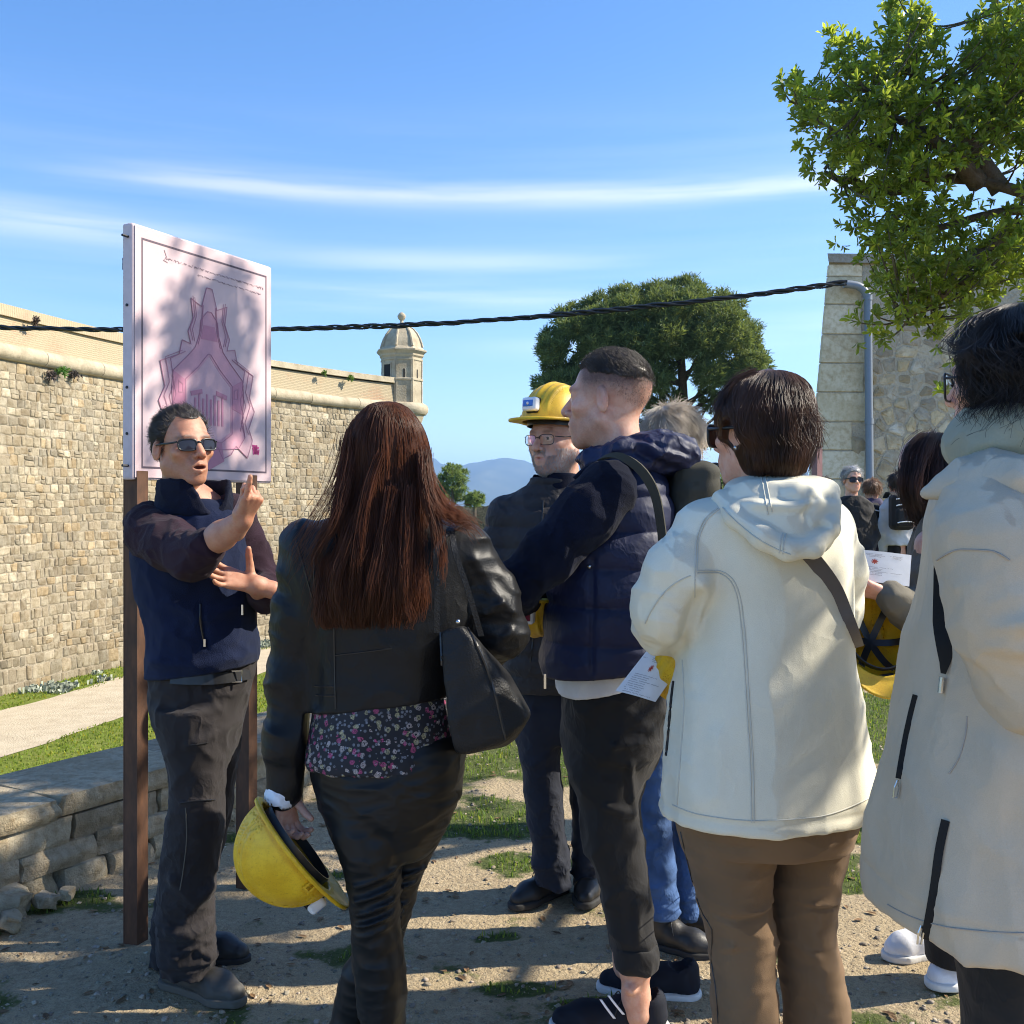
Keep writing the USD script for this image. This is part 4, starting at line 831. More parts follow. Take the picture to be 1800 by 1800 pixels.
def leaves(P, N, per, L, seed, wid=0.42):
    """Whorls of obovate leaves; returns per-leaf vertices (n, 7, 3), faces and tints."""
    r = np.random.default_rng(seed); n = len(P); up = np.where(np.abs(N[:, 2:3]) < 0.9, [[0, 0, 1.0]], [[1.0, 0, 0]]); A = np.cross(N, up); A /= np.linalg.norm(A, axis=1, keepdims=True); B = np.cross(N, A)
    V, T = [], []; yng = r.random(n)
    for k in range(per):
        a = g0 * k + r.random(n) * 0.5; out = np.cos(a)[:, None] * A + np.sin(a)[:, None] * B; lift = (0.15 + 0.75 * k / per + 0.25 * r.random(n))[:, None]
        dirv = out * (1 - lift * 0.5) + N * lift; dirv /= np.linalg.norm(dirv, axis=1, keepdims=True)
        side = np.cross(N, out); side /= np.linalg.norm(side, axis=1, keepdims=True); nrm = np.cross(dirv, side)
        tw = r.normal(size=n)[:, None] * 0.35; side = side * np.cos(tw) + nrm * np.sin(tw); nrm = np.cross(dirv, side)
        l = (L * (0.65 + 0.6 * r.random(n)))[:, None]; w = l * wid * (0.8 + 0.3 * r.random(n))[:, None]; b = P + N * (0.012 * k / per)
        cup = nrm * l * 0.10
        V.append(np.stack([b, b + dirv * l * 0.42 - side * w * 0.38 + cup, b + dirv * l * 0.78 - side * w * 0.45 + cup * 0.7, b + dirv * l - nrm * l * 0.06, b + dirv * l * 0.78 + side * w * 0.45 + cup * 0.7, b + dirv * l * 0.42 + side * w * 0.38 + cup, b + dirv * l * 0.6], 1))
        T.append((0.65 + 0.35 * r.random(n) + 0.55 * (yng > 0.72) * (k / per))[:, None] * (1 + (yng > 0.72)[:, None] * np.array([0.30, 0.22, -0.05])))
    F7 = np.array([[0, 6, 1], [1, 6, 2], [2, 6, 3], [3, 6, 4], [4, 6, 5], [5, 6, 0]])
    return np.concatenate(V), F7, np.concatenate(T)
P1, N1 = rosettes(LOB, 21, 5, 0.25); P2, N2 = rosettes(OFF, 7.0, 6, 0.3)
V, F7, T = leaves(P1, N1, 8, 0.045, 9, .40); V2, _, T2 = leaves(P2, N2, 7, 0.085, 10)
c = V.mean(1); px_ = 900 + F * c[:, 0] / c[:, 1]; py_ = YH - F * (c[:, 2] - H0) / c[:, 1]
near = np.argsort(c[:, 1] + 10 * ((px_ > 1790) | (py_ < 5) | (py_ > 640)))[:300]; one = np.zeros(len(V), bool); one[near] = True
crown = UsdGeom.Xform.Define(stage, str(tr.GetPath()) + '/crown'); ORIGIN[str(crown.GetPath())] = ORIGIN[str(tr.GetPath())]
for i in near: obj('leaf', (V[i], F7), M['leaf'], crown, tint=T[i])
V = np.concatenate([V[~one], V2]); T = np.concatenate([T[~one], T2])
obj('foliage', (V.reshape(-1, 3), (F7[None] + (np.arange(len(V)) * 7)[:, None, None]).reshape(-1, 3)), M['leaf'], crown, tint=np.repeat(T, 7, 0), kind='stuff')
# twigs from the boughs into the whorls
vis = np.vstack(tips); tw = []
for p in P1[::6]:
    dd = np.linalg.norm(vis - p, axis=1); j = int(np.argmin(dd)); q = vis[j]
    if dd[j] < 0.04: continue
    tw.append(tube(spline([q, q * 0.45 + p * 0.55 + np.array([0, 0, -0.03]), p], 6), np.linspace(0.006, 0.0025, 6), 4, False))
obj('twigs', cat(tw), M['bark'], tr, tint=(0.14, 0.13, 0.09), kind='stuff')

# ------------------------------------------------------------------ umbrella pine
def needle_crown(P, N, L, per, seed, w=0.012):
    r = np.random.default_rng(seed); n = len(P); V = []; T = []
    for k in range(per):
        dirv = N * 0.7 + r.normal(size=(n, 3)) * 0.65; dirv /= np.linalg.norm(dirv, axis=1, keepdims=True)
        s = np.cross(dirv, r.normal(size=(n, 3))); s /= np.linalg.norm(s, axis=1, keepdims=True); l = (L * (0.6 + 0.7 * r.random(n)))[:, None]
        V.append(np.stack([P - s * w, P + s * w, P + dirv * l + s * w * 0.9, P + dirv * l * 1.15, P + dirv * l - s * w * 0.9], 1)); T.append((0.6 + 0.75 * r.random(n))[:, None] * np.array([[1, 1, 1.0]]))
    V, T = np.concatenate(V), np.concatenate(T); f = np.array([[0, 1, 2], [0, 2, 4], [4, 2, 3]])
    return (V.reshape(-1, 3), (f[None] + (np.arange(len(V)) * 5)[:, None, None]).reshape(-1, 3)), np.repeat(T, 5, 0)
YP = 56.0; PP = lambda px, py, dy=0.0: W(px, py, YP + dy)
pn = thing('pine_tree', 'large rounded pine tree standing behind the men, against the sky', 'tree', tuple(PP(1205, 948)))
tkp = spline([PP(1208, 950), PP(1205, 860), PP(1203, 760), PP(1200, 680), PP(1196, 610), PP(1185, 560)], 24)
obj('trunk', tube(tkp, np.linspace(0.48, 0.14, 24), 10), M['bark'], pn, smooth=True, tint=(0.13, 0.095, 0.07))
lob = []; r = np.random.default_rng(12)
outline = [(985, 665, 40), (975, 600, 34), (1010, 560, 36), (1060, 545, 40), (1110, 530, 40), (1165, 522, 42), (1215, 515, 38), (1262, 540, 40), (1295, 580, 40), (1318, 625, 34), (1300, 660, 34), (1240, 585, 50), (1180, 580, 52), (1120, 590, 52), (1060, 600, 50), (1030, 650, 40), (1090, 650, 44), (1010, 690, 30), (1150, 650, 40), (1250, 645, 38), (1060, 700, 26), (1150, 715, 26), (1245, 705, 28), (1180, 700, 22), (1285, 700, 22), (1135, 760, 22), (1240, 770, 24), (970, 640, 22), (960, 675, 24), (985, 705, 22), (1335, 640, 20), (1090, 515, 16), (1200, 502, 18), (1140, 508, 14), (1030, 538, 16), (1280, 555, 18), (1325, 605, 18), (1190, 740, 20)]
for x_, y_, rr in outline:
    for dy in ((-3, 0, 3) if rr > 30 else (0,)):
        q = rr * YP / F * (0.9 if dy else 1.05); lob.append((PP(x_ + (r.random() - .5) * 12, y_ + abs(dy) * 5, dy), q * 0.84, q * 0.64))
    a, b = PP(x_, y_ + rr * 0.2), tkp[int(np.clip((950 - (y_ + 70)) / 400 * 23, 8, 22))]
    if rr > 18: obj('limb', tube(spline([b, a * 0.5 + b * 0.5 + np.array([0, 0, -0.1]), a], 10), np.linspace(0.12, 0.04, 10), 5), M['bark'], pn, smooth=True, tint=(0.12, 0.09, 0.07))
Pn, Nn = rosettes(lob, 5.2, 14, 0.62); m_, t_ = needle_crown(Pn, Nn, 0.29, 9, 15, 0.018)
obj('crown', m_, M['needle'], pn, tint=t_)

# ------------------------------------------------------------------ small far trees and bushes
def little_tree(name, label, px, base, top, wpx, Yd, seed, mat='needle', catg='tree', dens=7, col=(1.3, 1.35, 1.2)):
    P = lambda a, b, dy=0.0: W(a, b, Yd + dy); t = thing(name, label, catg, tuple(P(px, base + 20))); rr = np.random.default_rng(seed)
    obj('trunk', tube([P(px, base + 20), P(px + 1, (base + top) / 2), P(px, top + 8)], [0.16, 0.1, 0.04], 7), M['bark'], t, tint=(0.16, 0.13, 0.1))
    lb = []
    for k in range(26):
        h = (k + .5) / 26; wv = wpx / 2 * (0.35 + 0.65 * math.sin(min(1, (1 - h) * 1.15 + 0.12) * 2.4)); q = wpx * 0.125 * Yd / F
        lb.append((P(px + ((k * .618) % 1 - .5) * 1.9 * wv, base + (top - base) * h, (rr.random() - .5) * 1.5), q, q * 0.8))
    Pn, Nn = rosettes(lb, dens, seed, 0.5); m, tt_ = needle_crown(Pn, Nn, 0.22, 8, seed, 0.02)
    obj('crown', m, M[mat], t, tint=tt_ * np.array(col))
little_tree('small_tree', 'small light green tree rising from the far bank before the mountains', 795, 882, 820, 56, 85.0, 41)
little_tree('bush', 'pale green bush on the far bank right of the small tree', 834, 888, 868, 34, 85.0, 42, catg='bush', dens=9)
little_tree('bush', 'grey twiggy bush on the far bank left of the small tree', 772, 884, 845, 26, 86.0, 43, catg='bush', dens=3, col=(1.3, 1.0, 0.9))
little_tree('bush', 'small pale green bush glimpsed beside the woman in the cream coat', 1268, 890, 838, 26, 70.0, 44, catg='bush', dens=9)
# weeds growing out of the fortress wall
def wall_weed(px, py, s_px, label, mat, col, seed, dead=False):
    Yd = float(np.interp(px, 900 + F * BW[:, 0] / BW[:, 1], BW[:, 1])) - 0.25; rr = np.random.default_rng(seed); c = W(px, py, Yd); q = s_px / 2 * Yd / F
    P = c + rr.normal(size=(26, 3)) * q * 0.4; N = P - c + np.array([0.3, -0.3, 0.3]) * q; N /= np.linalg.norm(N, axis=1, keepdims=True)
    m, t = needle_crown(P, N, q * 0.7, 6, seed, 0.012)
    obj('wall_weed', m, mat, tint=t * np.array(col), label=label, cat='plant', group='weeds growing from the fortress wall')
wall_weed(110, 652, 18, 'green weed hanging under the string course of the fortress wall', M['needle'], (0.8, 1.3, 0.8), 1)
wall_weed(92, 662, 16, 'dry grey weed under the string course, left of the green one', M['bark'], (0.16, 0.13, 0.12), 2)
wall_weed(132, 660, 14, 'dry grey weed under the string course, right of the green one', M['bark'], (0.16, 0.13, 0.12), 3)
wall_weed(62, 564, 14, 'brown dry tuft on the brick parapet near its top', M['bark'], (0.2, 0.15, 0.12), 4)
wall_weed(617, 664, 10, 'green tuft on the parapet near the turret', M['needle'], (0.9, 1.2, 0.8), 5)
wall_weed(570, 656, 8, 'smaller green tuft on the parapet, farther from the turret', M['needle'], (0.9, 1.2, 0.8), 6)
# ------------------------------------------------------------------ air
hz = trimesh.creation.box((36000, 36000, 900)); hz.apply_translation((0, 0, 900 / 2 - 170))
g = G(); pv = g.node('principled_volume', color=(0.42, 0.66, 1.0), density=1.05e-4, anisotropy=0.2)
HAZE = g.mat('air', volume=pv + '.volume')
obj('haze', hz, HAZE, label='thin bluish air that pales the far mountains', cat='haze', kind='stuff')
# ------------------------------------------------------------------ people: heads, hands, hair, shoes
def to_world(q, c, R, s=1.0): return np.asarray(q) @ R.T * s + c
def head_R(fwd, tilt=0.0):
    """Columns: the person's right, forward, up. tilt rolls the head to its right."""
    y = unit(fwd); z = unit(np.array([0, 0, 1.0]) - y * y[2]); x = np.cross(y, z); ca, sa = math.cos(tilt), math.sin(tilt)
    return np.stack([x * ca - z * sa, y, x * sa + z * ca], 1)
def head_prims(o=0.0, nose=1.0, jaw=1.0, fat=0.0, eyes=True, neck=0.2, lip=1.0):
    m = lambda f: [f(-1), f(1)]
    p = [ell((0, -.014, .034), (.074 + fat * .3, .095, .084), k=.0), ell((0, .028, -.030), (.058 * jaw + fat, .062, .086), k=.03)]
    p += m(lambda s: cone((s * .050 * jaw + s * fat, -.004, -.052), (s * .012, .062, -.096), .024 + fat, .019, k=.022))
    p += [ell((0, .071, -.100), (.021, .016, .017), k=.018)]
    p += m(lambda s: ell((s * .044, .056, -.022), (.021, .022, .017), k=.018))
    p += [cone((-.036, .076, .022), (.036, .076, .022), .0125, .0125, k=.014)]
    p += m(lambda s: ell((s * .031, .101, .001), (.020, .017, .0125), k=.014, sign=-1))
    if eyes:
        p += m(lambda s: ell((s * .031, .0735, .001), .0128, k=.002))
        p += m(lambda s: cone((s * .019, .085, .0085), (s * .044, .078, .0075), .0034, .0034, k=.005)) + m(lambda s: cone((s * .020, .084, -.0085), (s * .043, .077, -.0080), .0028, .0028, k=.005))
    p += [cone((0, .082, .014), (0, .090 + .018 * nose, -.028), .0085, .0118 * nose, k=.010)] + m(lambda s: ell((s * .0125 * nose, .097, -.034), (.0075, .010, .0075), k=.006)) + m(lambda s: ell((s * .006, .104, -.0405), (.0035, .005, .004), k=.003, sign=-1))
    p += [ell((0, .078, -.064), (.030, .020, .027), k=.016)]
    p += m(lambda s: cone((s * .022, .0865, -.0625), (s * .004, .0965, -.0585), .0042 * lip, .0058 * lip, k=.004)) + m(lambda s: cone((s * .020, .086, -.0665 - o * .8), (0, .0945, -.0715 - o), .0045 * lip, .0068 * lip, k=.004))
    p += [ell((0, .099, -.0650 - o * .5), (.021, .015, .0012 + o * .55), k=.003, sign=-1)]
    if o > 0: p += [ell((0, .088, -.0605), (.013, .003, .003), k=.001)]
    for s in (-1, 1):
        E = frame((s * .92, .30, 0.05), (0, 1, -.15))
        p += [ell((s * .0785, -.012, -.006), (.0165, .0325, .0085), E @ np.array([[1, 0, 0], [0, 1, 0], [0, 0, 1.0]]), k=.006), ell((s * .086, -.004, -.004), (.0085, .017, .006), E, k=.004, sign=-1)]
    p += [cone((0, -.020, -.045), (0, -.042, -neck), .053 + fat, .060 + fat, k=.03)]
    return p
def xf(prims, c, R, s=1.0):
    """Local primitives placed in the world."""
    out = []
    for q in prims:
        cs = np.array([[a, b, d_] for a in (q.lo[0], q.hi[0]) for b in (q.lo[1], q.hi[1]) for d_ in (q.lo[2], q.hi[2])]) @ R.T * s + c
        out.append(Pr((lambda q: lambda p: q.f((p - c) @ R / s) * s)(q), cs.min(0), cs.max(0), q.k * s, q.sign))
    return out
def face_tint(v, c, R, s=1.0, beard=0.0, beardcol=(0.5, 0.47, 0.46), brow=(0.25, 0.2, 0.17), lips=(0.92, 0.62, 0.60), fade=0.0, wrinkles=0.0, brow_on=True, eyes=True, mouth=0.0):
    q = (v - c) @ R / s; x, y, z = q.T; T = np.ones((len(v), 3)); mixin = lambda w, col: T.__imul__(1 - w[:, None] * (1 - np.asarray(col)))
    g2 = lambda d_, w: np.exp(-(d_ / w) ** 2)
    front = np.clip((y - .03) / .03, 0, 1)
    mixin(0.75 * front * g2(np.hypot(x / 1.25, (z + .066) / .5 + 5 * x * x), .0155) * (y > .08), lips)
    mixin(0.35 * g2(np.linalg.norm(q - (0, .105, -.03), axis=1), .025), (1, .75, .72)); 
    for s_ in (-1, 1):
        mixin(0.28 * g2(np.linalg.norm(q - (s_ * .045, .06, -.03), axis=1), .03), (1, .78, .74)); mixin(0.5 * g2(np.linalg.norm(q - (s_ * .08, -.012, -.005), axis=1), .03), (1, .78, .74))
        if brow_on: mixin(0.9 * np.clip(g2((z - .0245 + 2.2 * (np.abs(x) - .03) ** 2 * 3), .0055) * g2(s_ * x - .032, .019) * front * 1.3, 0, 1), brow)
        if eyes:
            e = np.linalg.norm(q - (s_ * .031, .0735, .001), axis=1); w = ((e < .0138) & (y > .078) & (np.abs(z - .001) < .0075)).astype(float)
            T[w > 0] = (1.35, 1.6, 1.75); T[(w > 0) & (np.hypot(x - s_ * .031, z - .001) < .0058)] = (0.12, 0.10, 0.09)
            mixin(0.35 * g2(np.hypot(x - s_ * .031, (z + .013) * 1.6), .014) * front, (.8, .7, .72))
    if mouth:
        w = np.clip(1 - ((x / .021) ** 2 + ((z + .065 + mouth * .5) / (mouth * .62 + .0015)) ** 2), 0, 1) * (y > .07) * (y < .0975); mixin(np.clip(w * 3, 0, 1), (.22, .10, .10)); tw = (np.abs(z + .0605) < .0035) & (np.abs(x) < .0125) & (y > .075) & (y < .096); T[tw] = (1.5, 1.9, 2.2)
    if wrinkles: mixin(wrinkles * front * (z > .03) * g2(np.mod(z + .003 * np.sin(x * 60), .014) - .007, .0018), (.75, .68, .66))
    if beard:
        low = np.clip((-.022 - z - .9 * np.maximum(0, .03 - y)) / .02, 0, 1) * np.clip((y + .035) / .03, 0, 1) * (1 - np.clip((-z - .135) / .02, 0, 1))
        low *= 1 - 0.85 * g2(np.hypot(x, (z + .066) * 1.5), .022); low *= 1 - np.clip(1 - np.hypot((np.abs(x) - .047), z + .025) / .028, 0, 1)
        low *= 0.65 + 0.7 * meshkit.noise(v * 350); mixin(np.clip(beard * low, 0, 1), beardcol)
    if fade:
        f_ = np.clip((z + .012) / .055, 0, 1) ** 1.3 * np.clip((.066 - y + .25 * np.maximum(z - .03, 0)) / .028, 0, 1); mixin(np.clip(fade * f_ * (.8 + .4 * meshkit.noise(v * 500)), 0, 1), (.22, .20, .20))
    far_ = np.linalg.norm(q - (0, 0, -.05), axis=1) > .3; T[far_] = 1
    return np.clip(T, 0, 2)
def hand_prims(w, fdir, pn, side, curls, thumb=(0.6, 0.3), sc=1.0, spread=0.10, tf=.75):
    """w wrist; fdir towards the fingers; pn out of the palm; side +1 or -1 puts the thumb on cross(fdir, pn) * side. curls: (knuckle, middle, tip) per finger, in radians."""
    f = unit(fdir); n = unit(np.asarray(pn, float) - f * np.dot(pn, f)); l = np.cross(f, n) * side; w = np.asarray(w, float)
    P = [cone(w - f * .05 * sc, w + f * .008 * sc, .028 * sc, .026 * sc, .01)]
    B = lambda a, b, c_=0.0: w + (f * a + l * b + n * c_) * sc
    for a0, b0, a1, b1, r0, r1 in ((.01, .012, .088, .028, .0165, .0125), (.01, .004, .092, .009, .0165, .0125), (.01, -.006, .088, -.010, .016, .012), (.01, -.012, .080, -.027, .0155, .0112)): P.append(cone(B(a0, b0), B(a1, b1), r0 * sc, r1 * sc, .010 * sc))
    tips = []
    for i, (a, b, L, r_) in enumerate(((.090, .028, .074, .0092), (.094, .009, .082, .0094), (.090, -.010, .076, .0089), (.081, -.027, .060, .0080))):
        p = B(a, b); ang = 0.0; sp = spread * (1.2 - i) * 0.8; base = unit(f * math.cos(sp) + l * math.sin(sp))
        for j, fr in enumerate((.45, .31, .24)):
            ang += curls[i][j]; dv = base * math.cos(ang) + n * math.sin(ang); q = p + dv * L * fr * sc
            P.append(cone(p, q, (r_ - j * .0006) * sc, (r_ - (j + 1) * .0007) * sc, .0035 * sc)); p = q
        tips.append(p)
    t0 = B(.022, .024, .006); out, cl = thumb; d0 = unit(f * tf + l * math.sin(out) * 1.1 + n * cl); t1 = t0 + d0 * .038 * sc
    d1 = unit(d0 + f * .45 * tf + n * cl * .5); t2 = t1 + d1 * .030 * sc; t3 = t2 + unit(d1 + n * cl * .4) * .022 * sc
    P += [cone(t0, t1, .0155 * sc, .0115 * sc, .010 * sc), cone(t1, t2, .0112 * sc, .0102 * sc, .004 * sc), cone(t2, t3, .0102 * sc, .0082 * sc, .003 * sc)]
    return P
def union(ms):
    """One continuous mesh where the shapes allow it."""
    try:
        mf = [manifold3d.Manifold(manifold3d.Mesh(np.asarray(m.vertices, np.float32), np.asarray(m.faces, np.uint32))) for m in ms]
        if any(q.is_empty() for q in mf): raise ValueError
        u = mf[0]
        for q in mf[1:]: u = u + q
        u = u.to_mesh(); return trimesh.Trimesh(u.vert_properties[:, :3], u.tri_verts, process=False)
    except Exception:
        return cat(ms)
class Cap:
    """A hair cap on a head: local scalp offset by t, cut at a hairline given as (angle from the front in degrees, z)."""
    def __init__(s, c, R, sc, line, t=0.008, h=0.004, lump=0.0, extra=None, top=0.0):
        s.c, s.R, s.sc = c, R, sc; ang, zz = np.array(line, float).T
        base = [ell((0, -.014, .034), (.074 + t, .095 + t, .084 + t + top), k=0)] + (extra or [])
        def cut(p, dd):
            q = (p - c) @ R / sc; a = np.degrees(np.arctan2(np.abs(q[:, 0]), q[:, 1])); zl = np.interp(a, ang, zz) + .010 * (meshkit.noise(q * 170) - .5) + .006 * (meshkit.noise(q * 60 + 5) - .5)
            dd = dd - (lump * (meshkit.noise(q * 60) - 0.5) if lump else 0)
            e_ = (q[:, 2] - zl) * 0.8; dd = dd + (t + .0015) * np.exp(-np.maximum(e_, 0) / .009) * sc; return smax(dd, -e_ * sc, .006)
        s.f, lo, hi = field(xf(base, c, R, sc), cut); s.mesh = nets(s.f, lo, hi, h)
    def roots(s, n, rs):
        m = s.mesh; a = m.area_faces; loc = (m.triangles_center - s.c) @ s.R / s.sc; nn = m.face_normals
        ok = (np.einsum('ij,ij->i', nn @ s.R, unit(np.array([0, 0, 1]))[None] * 0 + loc / np.linalg.norm(loc, axis=1, keepdims=True)) > 0.2); w = a * ok
        i = rs.choice(len(a), n, p=w / w.sum()); b = rs.dirichlet((1, 1, 1), n); p = (m.triangles[i] * b[..., None]).sum(1); return p, nn[i]
class Patch:
    """Part of a head's surface that carries short hair, picked by a test on local points."""
    def __init__(s, mesh, c, R, sc, test):
        q = (mesh.triangles_center - c) @ R / sc; s.c, s.R, s.sc = c, R, sc; s.mesh = trimesh.Trimesh(mesh.vertices, mesh.faces[test(q)], process=False)
    def roots(s, n, rs):
        m = s.mesh; i = rs.choice(len(m.faces), n, p=m.area_faces / m.area_faces.sum()); b = rs.dirichlet((1, 1, 1), n); return (m.triangles[i] * b[..., None]).sum(1), m.face_normals[i]
def grow(cap, n, L, flow, lift=0.35, seed=0, k=6, wild=0.2, grav=0.0, clump=0.0, inset=0.002):
    """Strands from a cap. flow(local points) gives the combing direction in head space."""
    rs = np.random.default_rng(seed); p, nr = cap.roots(n, rs); q = (p - cap.c) @ cap.R / cap.sc; fl = flow(q); fl = fl / np.maximum(np.linalg.norm(fl, axis=1, keepdims=True), 1e-6)
    d_ = fl @ cap.R.T; d_ = d_ - nr * np.einsum('ij,ij->i', d_, nr)[:, None]; Ls = L * (0.65 + 0.6 * rs.random(n))[:, None]
    nz = np.stack([meshkit.noise(q * 45 + j * 17) for j in range(3)], 1) - 0.5
    d0 = d_ + nr * lift + rs.normal(size=(n, 3)) * wild * 0.5 + nz * clump * 2; d0 /= np.linalg.norm(d0, axis=1, keepdims=True)
    out = [p - nr * inset]; cur = out[0]; dv = d0
    for j in range(k - 1):
        cur = cur + dv * Ls / (k - 1); out.append(cur); dv = dv + (d_ * 0.25 - nr * 0.22 * lift) + np.array([0, 0, -grav]) + rs.normal(size=(n, 3)) * wild * 0.15; dv = dv / np.linalg.norm(dv, axis=1, keepdims=True)
    return np.stack(out, 1)
def loft_strands(rows, n, k, seed, ztop, zend, ang=(0, 2 * np.pi), spread=0.12, wave=0.006, rad=(0.93, 1.06), drift=0.12, clump=40.0, freq=14.0, wild=0.03):
    """Strands that run down a loft's surface. ztop, zend: (lo, hi) ranges."""
    from scipy.interpolate import PchipInterpolator
    rs = np.random.default_rng(seed); r = np.array(sorted(rows, key=lambda q: q[0]), float); PI_ = PchipInterpolator(r[:, 0], r[:, 1:])
    a = ang[0] + (ang[1] - ang[0]) * rs.random(n); z0 = ztop[0] + (ztop[1] - ztop[0]) * rs.random(n) ** 0.8; z1 = zend[0] + (zend[1] - zend[0]) * rs.random(n)
    z1 = z1 + 0.04 * (meshkit.noise(np.stack([a * 6, 0 * a, 0 * a + seed], 1)) - 0.5); t = np.linspace(0, 1, k)
    z = np.clip(z0[:, None] + (z1 - z0)[:, None] * t[None] ** 0.85, r[0, 0], r[-1, 0])
    cx, cy, rx, ry = np.moveaxis(PI_(z), -1, 0)
    f0 = rad[0] + (rad[1] - rad[0]) * rs.random(n); cl = meshkit.noise(np.stack([a * clump / 6.28, 0 * a, 0 * a + seed + 5], 1)) - 0.5
    aa = a[:, None] + (drift * rs.normal(size=n))[:, None] * t[None] + cl[:, None] * 0.12 * t[None] * 2
    w = wave * (meshkit.noise(np.stack([z * freq, np.broadcast_to(a[:, None] * 5, z.shape), 0 * z + seed], -1)) - 0.5) * 2 * np.minimum(1, t * 3)[None]
    ff = f0[:, None] * (1 + cl[:, None] * 0.10 * t[None]) + (spread * (rs.random(n) - 0.5))[:, None] * t[None] ** 2
    x = cx + np.cos(aa) * (rx * ff + w); y = cy + np.sin(aa) * (ry * ff + w)
    out = np.stack([x, y, z], -1); st = rs.normal(size=(n, 1, 3)) * wild; return out + st * (t ** 3)[None, :, None] * np.array([1, 1, .3])
def guide_strands(guides, n, k, seed, r0=0.01, r1=0.02, wild=0.01):
    rs = np.random.default_rng(seed); out = []
    for gd in guides:
        c = spline(gd, k); o = rs.normal(size=(n, 1, 3)); t = np.linspace(0, 1, k)[None, :, None]
        wv = np.stack([meshkit.noise(np.stack([np.broadcast_to(np.linspace(0, 4, k), (n, k)), np.broadcast_to(rs.random((n, 1)) * 30, (n, k)), np.full((n, k), j * 9.0)], -1)) for j in range(3)], -1) - 0.5
        cut = 0.7 + 0.3 * rs.random((n, 1)); idx = np.clip(np.linspace(0, 1, k)[None] * cut * (k - 1), 0, k - 1.001); i0 = idx.astype(int); fr = (idx - i0)[..., None]
        out.append(c[i0] * (1 - fr) + c[i0 + 1] * fr + o * (r0 + (r1 - r0) * t) * 0.6 + wv * wild * 2 * t)
    return np.concatenate(out)
def shoe(parent, heel, toe, upper_mat, sole_mat, width=0.052, hgt=0.085, ankle=None, sole=0.026, sole_tint=None, h=0.005, toecap=1.0, laces=None, name='shoe'):
    """A shoe from heel to toe on the ground: an upper with its sole, laces as a child."""
    heel, toe = np.asarray(heel, float), np.asarray(toe, float); z0 = float(ground_z(*((heel + toe) / 2)[:2])) + 0.001; f = unit(np.r_[toe[:2] - heel[:2], 0]); L = np.linalg.norm(toe[:2] - heel[:2]); s = np.array([f[1], -f[0], 0])
    at = lambda a, b, z: np.r_[heel[:2], z0] + f * a * L + s * b + np.array([0, 0, z])
    up = [cone(at(.13, 0, .045), at(.42, 0, .05), .036, .040, .02), cone(at(.42, 0, .05), at(.72, .004, .036), .040, .044 * toecap, .02), cone(at(.72, .004, .036), at(.90, .004, .032), .044 * toecap, .030 * toecap, .02), cone(at(.16, 0, .05), at(.15, 0, hgt + .01), .036, .040, .02), cone(at(.18, 0, hgt), at(.38, 0, hgt * .85), .036, .034, .02)]
    if ankle is None: up += [ell(at(.20, 0, hgt + .03), (.036, .036, .03), k=.004, sign=-1)]
    else: up += [cone(at(.18, 0, hgt), at(.17, 0, ankle), .044, .048, .02)]
    u = clean(sculpt(up, h, lambda p, dd: smax(dd, (z0 + sole * 0.8) - p[:, 2], .004), margin=0.015))
    sh = obj(name, u, upper_mat, parent, smooth=True)
    segs = [cone(at(.12, 0, 0), at(.45, 0, 0), .040, .037, .03), cone(at(.45, 0, 0), at(.75, .004, 0), .037, .050, .03), cone(at(.75, .004, 0), at(.91, .004, 0), .050, .036, .03)]
    def flat(prims):
        def f_(p):
            q = p.copy(); q[:, 2] = z0; dd = np.full(len(p), 9.0)
            for c_ in prims: dd = smin(dd, c_.f(q), .02)
            return smax(dd, np.abs(p[:, 2] - z0 - sole / 2) - sole / 2, .006)
        return f_
    so = nets(flat(segs), at(0, 0, -.02) - .18 - 0 * f, at(1, 0, .05) + .18, h) if False else nets(flat(segs), np.minimum(heel, toe) * (1, 1, 0) - .07 + (0, 0, z0), np.maximum(heel, toe) * (1, 1, 0) + (.07, .07, z0 + .05), h)
    obj('sole', so, sole_mat, sh, smooth=50)
    if laces:
        ls = [tube(spline([at(a, -.026, hgt * .80 + .004 - (a - .4) * .06), at(a + .015, 0, hgt * .98 + .008 - (a - .4) * .12), at(a + .03, .026, hgt * .80 + .004 - (a - .4) * .06)], 8), .0022, 5) for a in (.40, .46, .52, .58)]
        ls += [tube(spline([at(.40, 0, hgt + .01), at(.42, .03 * q, hgt + .02), at(.48, .045 * q, hgt - .02)], 8), .002, 5) for q in (-1, 1)]
        obj('laces', cat(ls), laces, sh, smooth=True)
    return sh
def core_mesh(chains, h=0.012):
    P = []
    for pts, rs_ in chains: P += chain([np.asarray(q, float) for q in pts], rs_, .03)
    return clean(sculpt(P, h))
def onto(f, px, py, y0=1.0, y1=9.0, off=0.0):
    """Where the sight line through (px, py) meets the surface f, moved off towards the viewer."""
    dv = W(px, py, 1.0) - np.array([0, 0, H0]); t = y0
    for _ in range(160):
        p = np.array([0, 0, H0]) + dv * t; v = float(f(p[None])[0])
        if v < 0.0008: break
        t += min(max(v * 0.55, 0.0008), 0.12)
        if t > y1: return None
    return np.array([0, 0, H0]) + dv * (t - off)
def seam(f, pts, r_=0.0022, off=0.001, y0=1.0, n=24, y1=9.0):
    q = spline(np.array([(a, b, 0) for a, b in pts], float), n); P = [onto(f, a, b, y0, y1, off) for a, b, _ in q]; P = np.array([p for p in P if p is not None])
    return tube(P, r_, 5) if len(P) > 2 else None
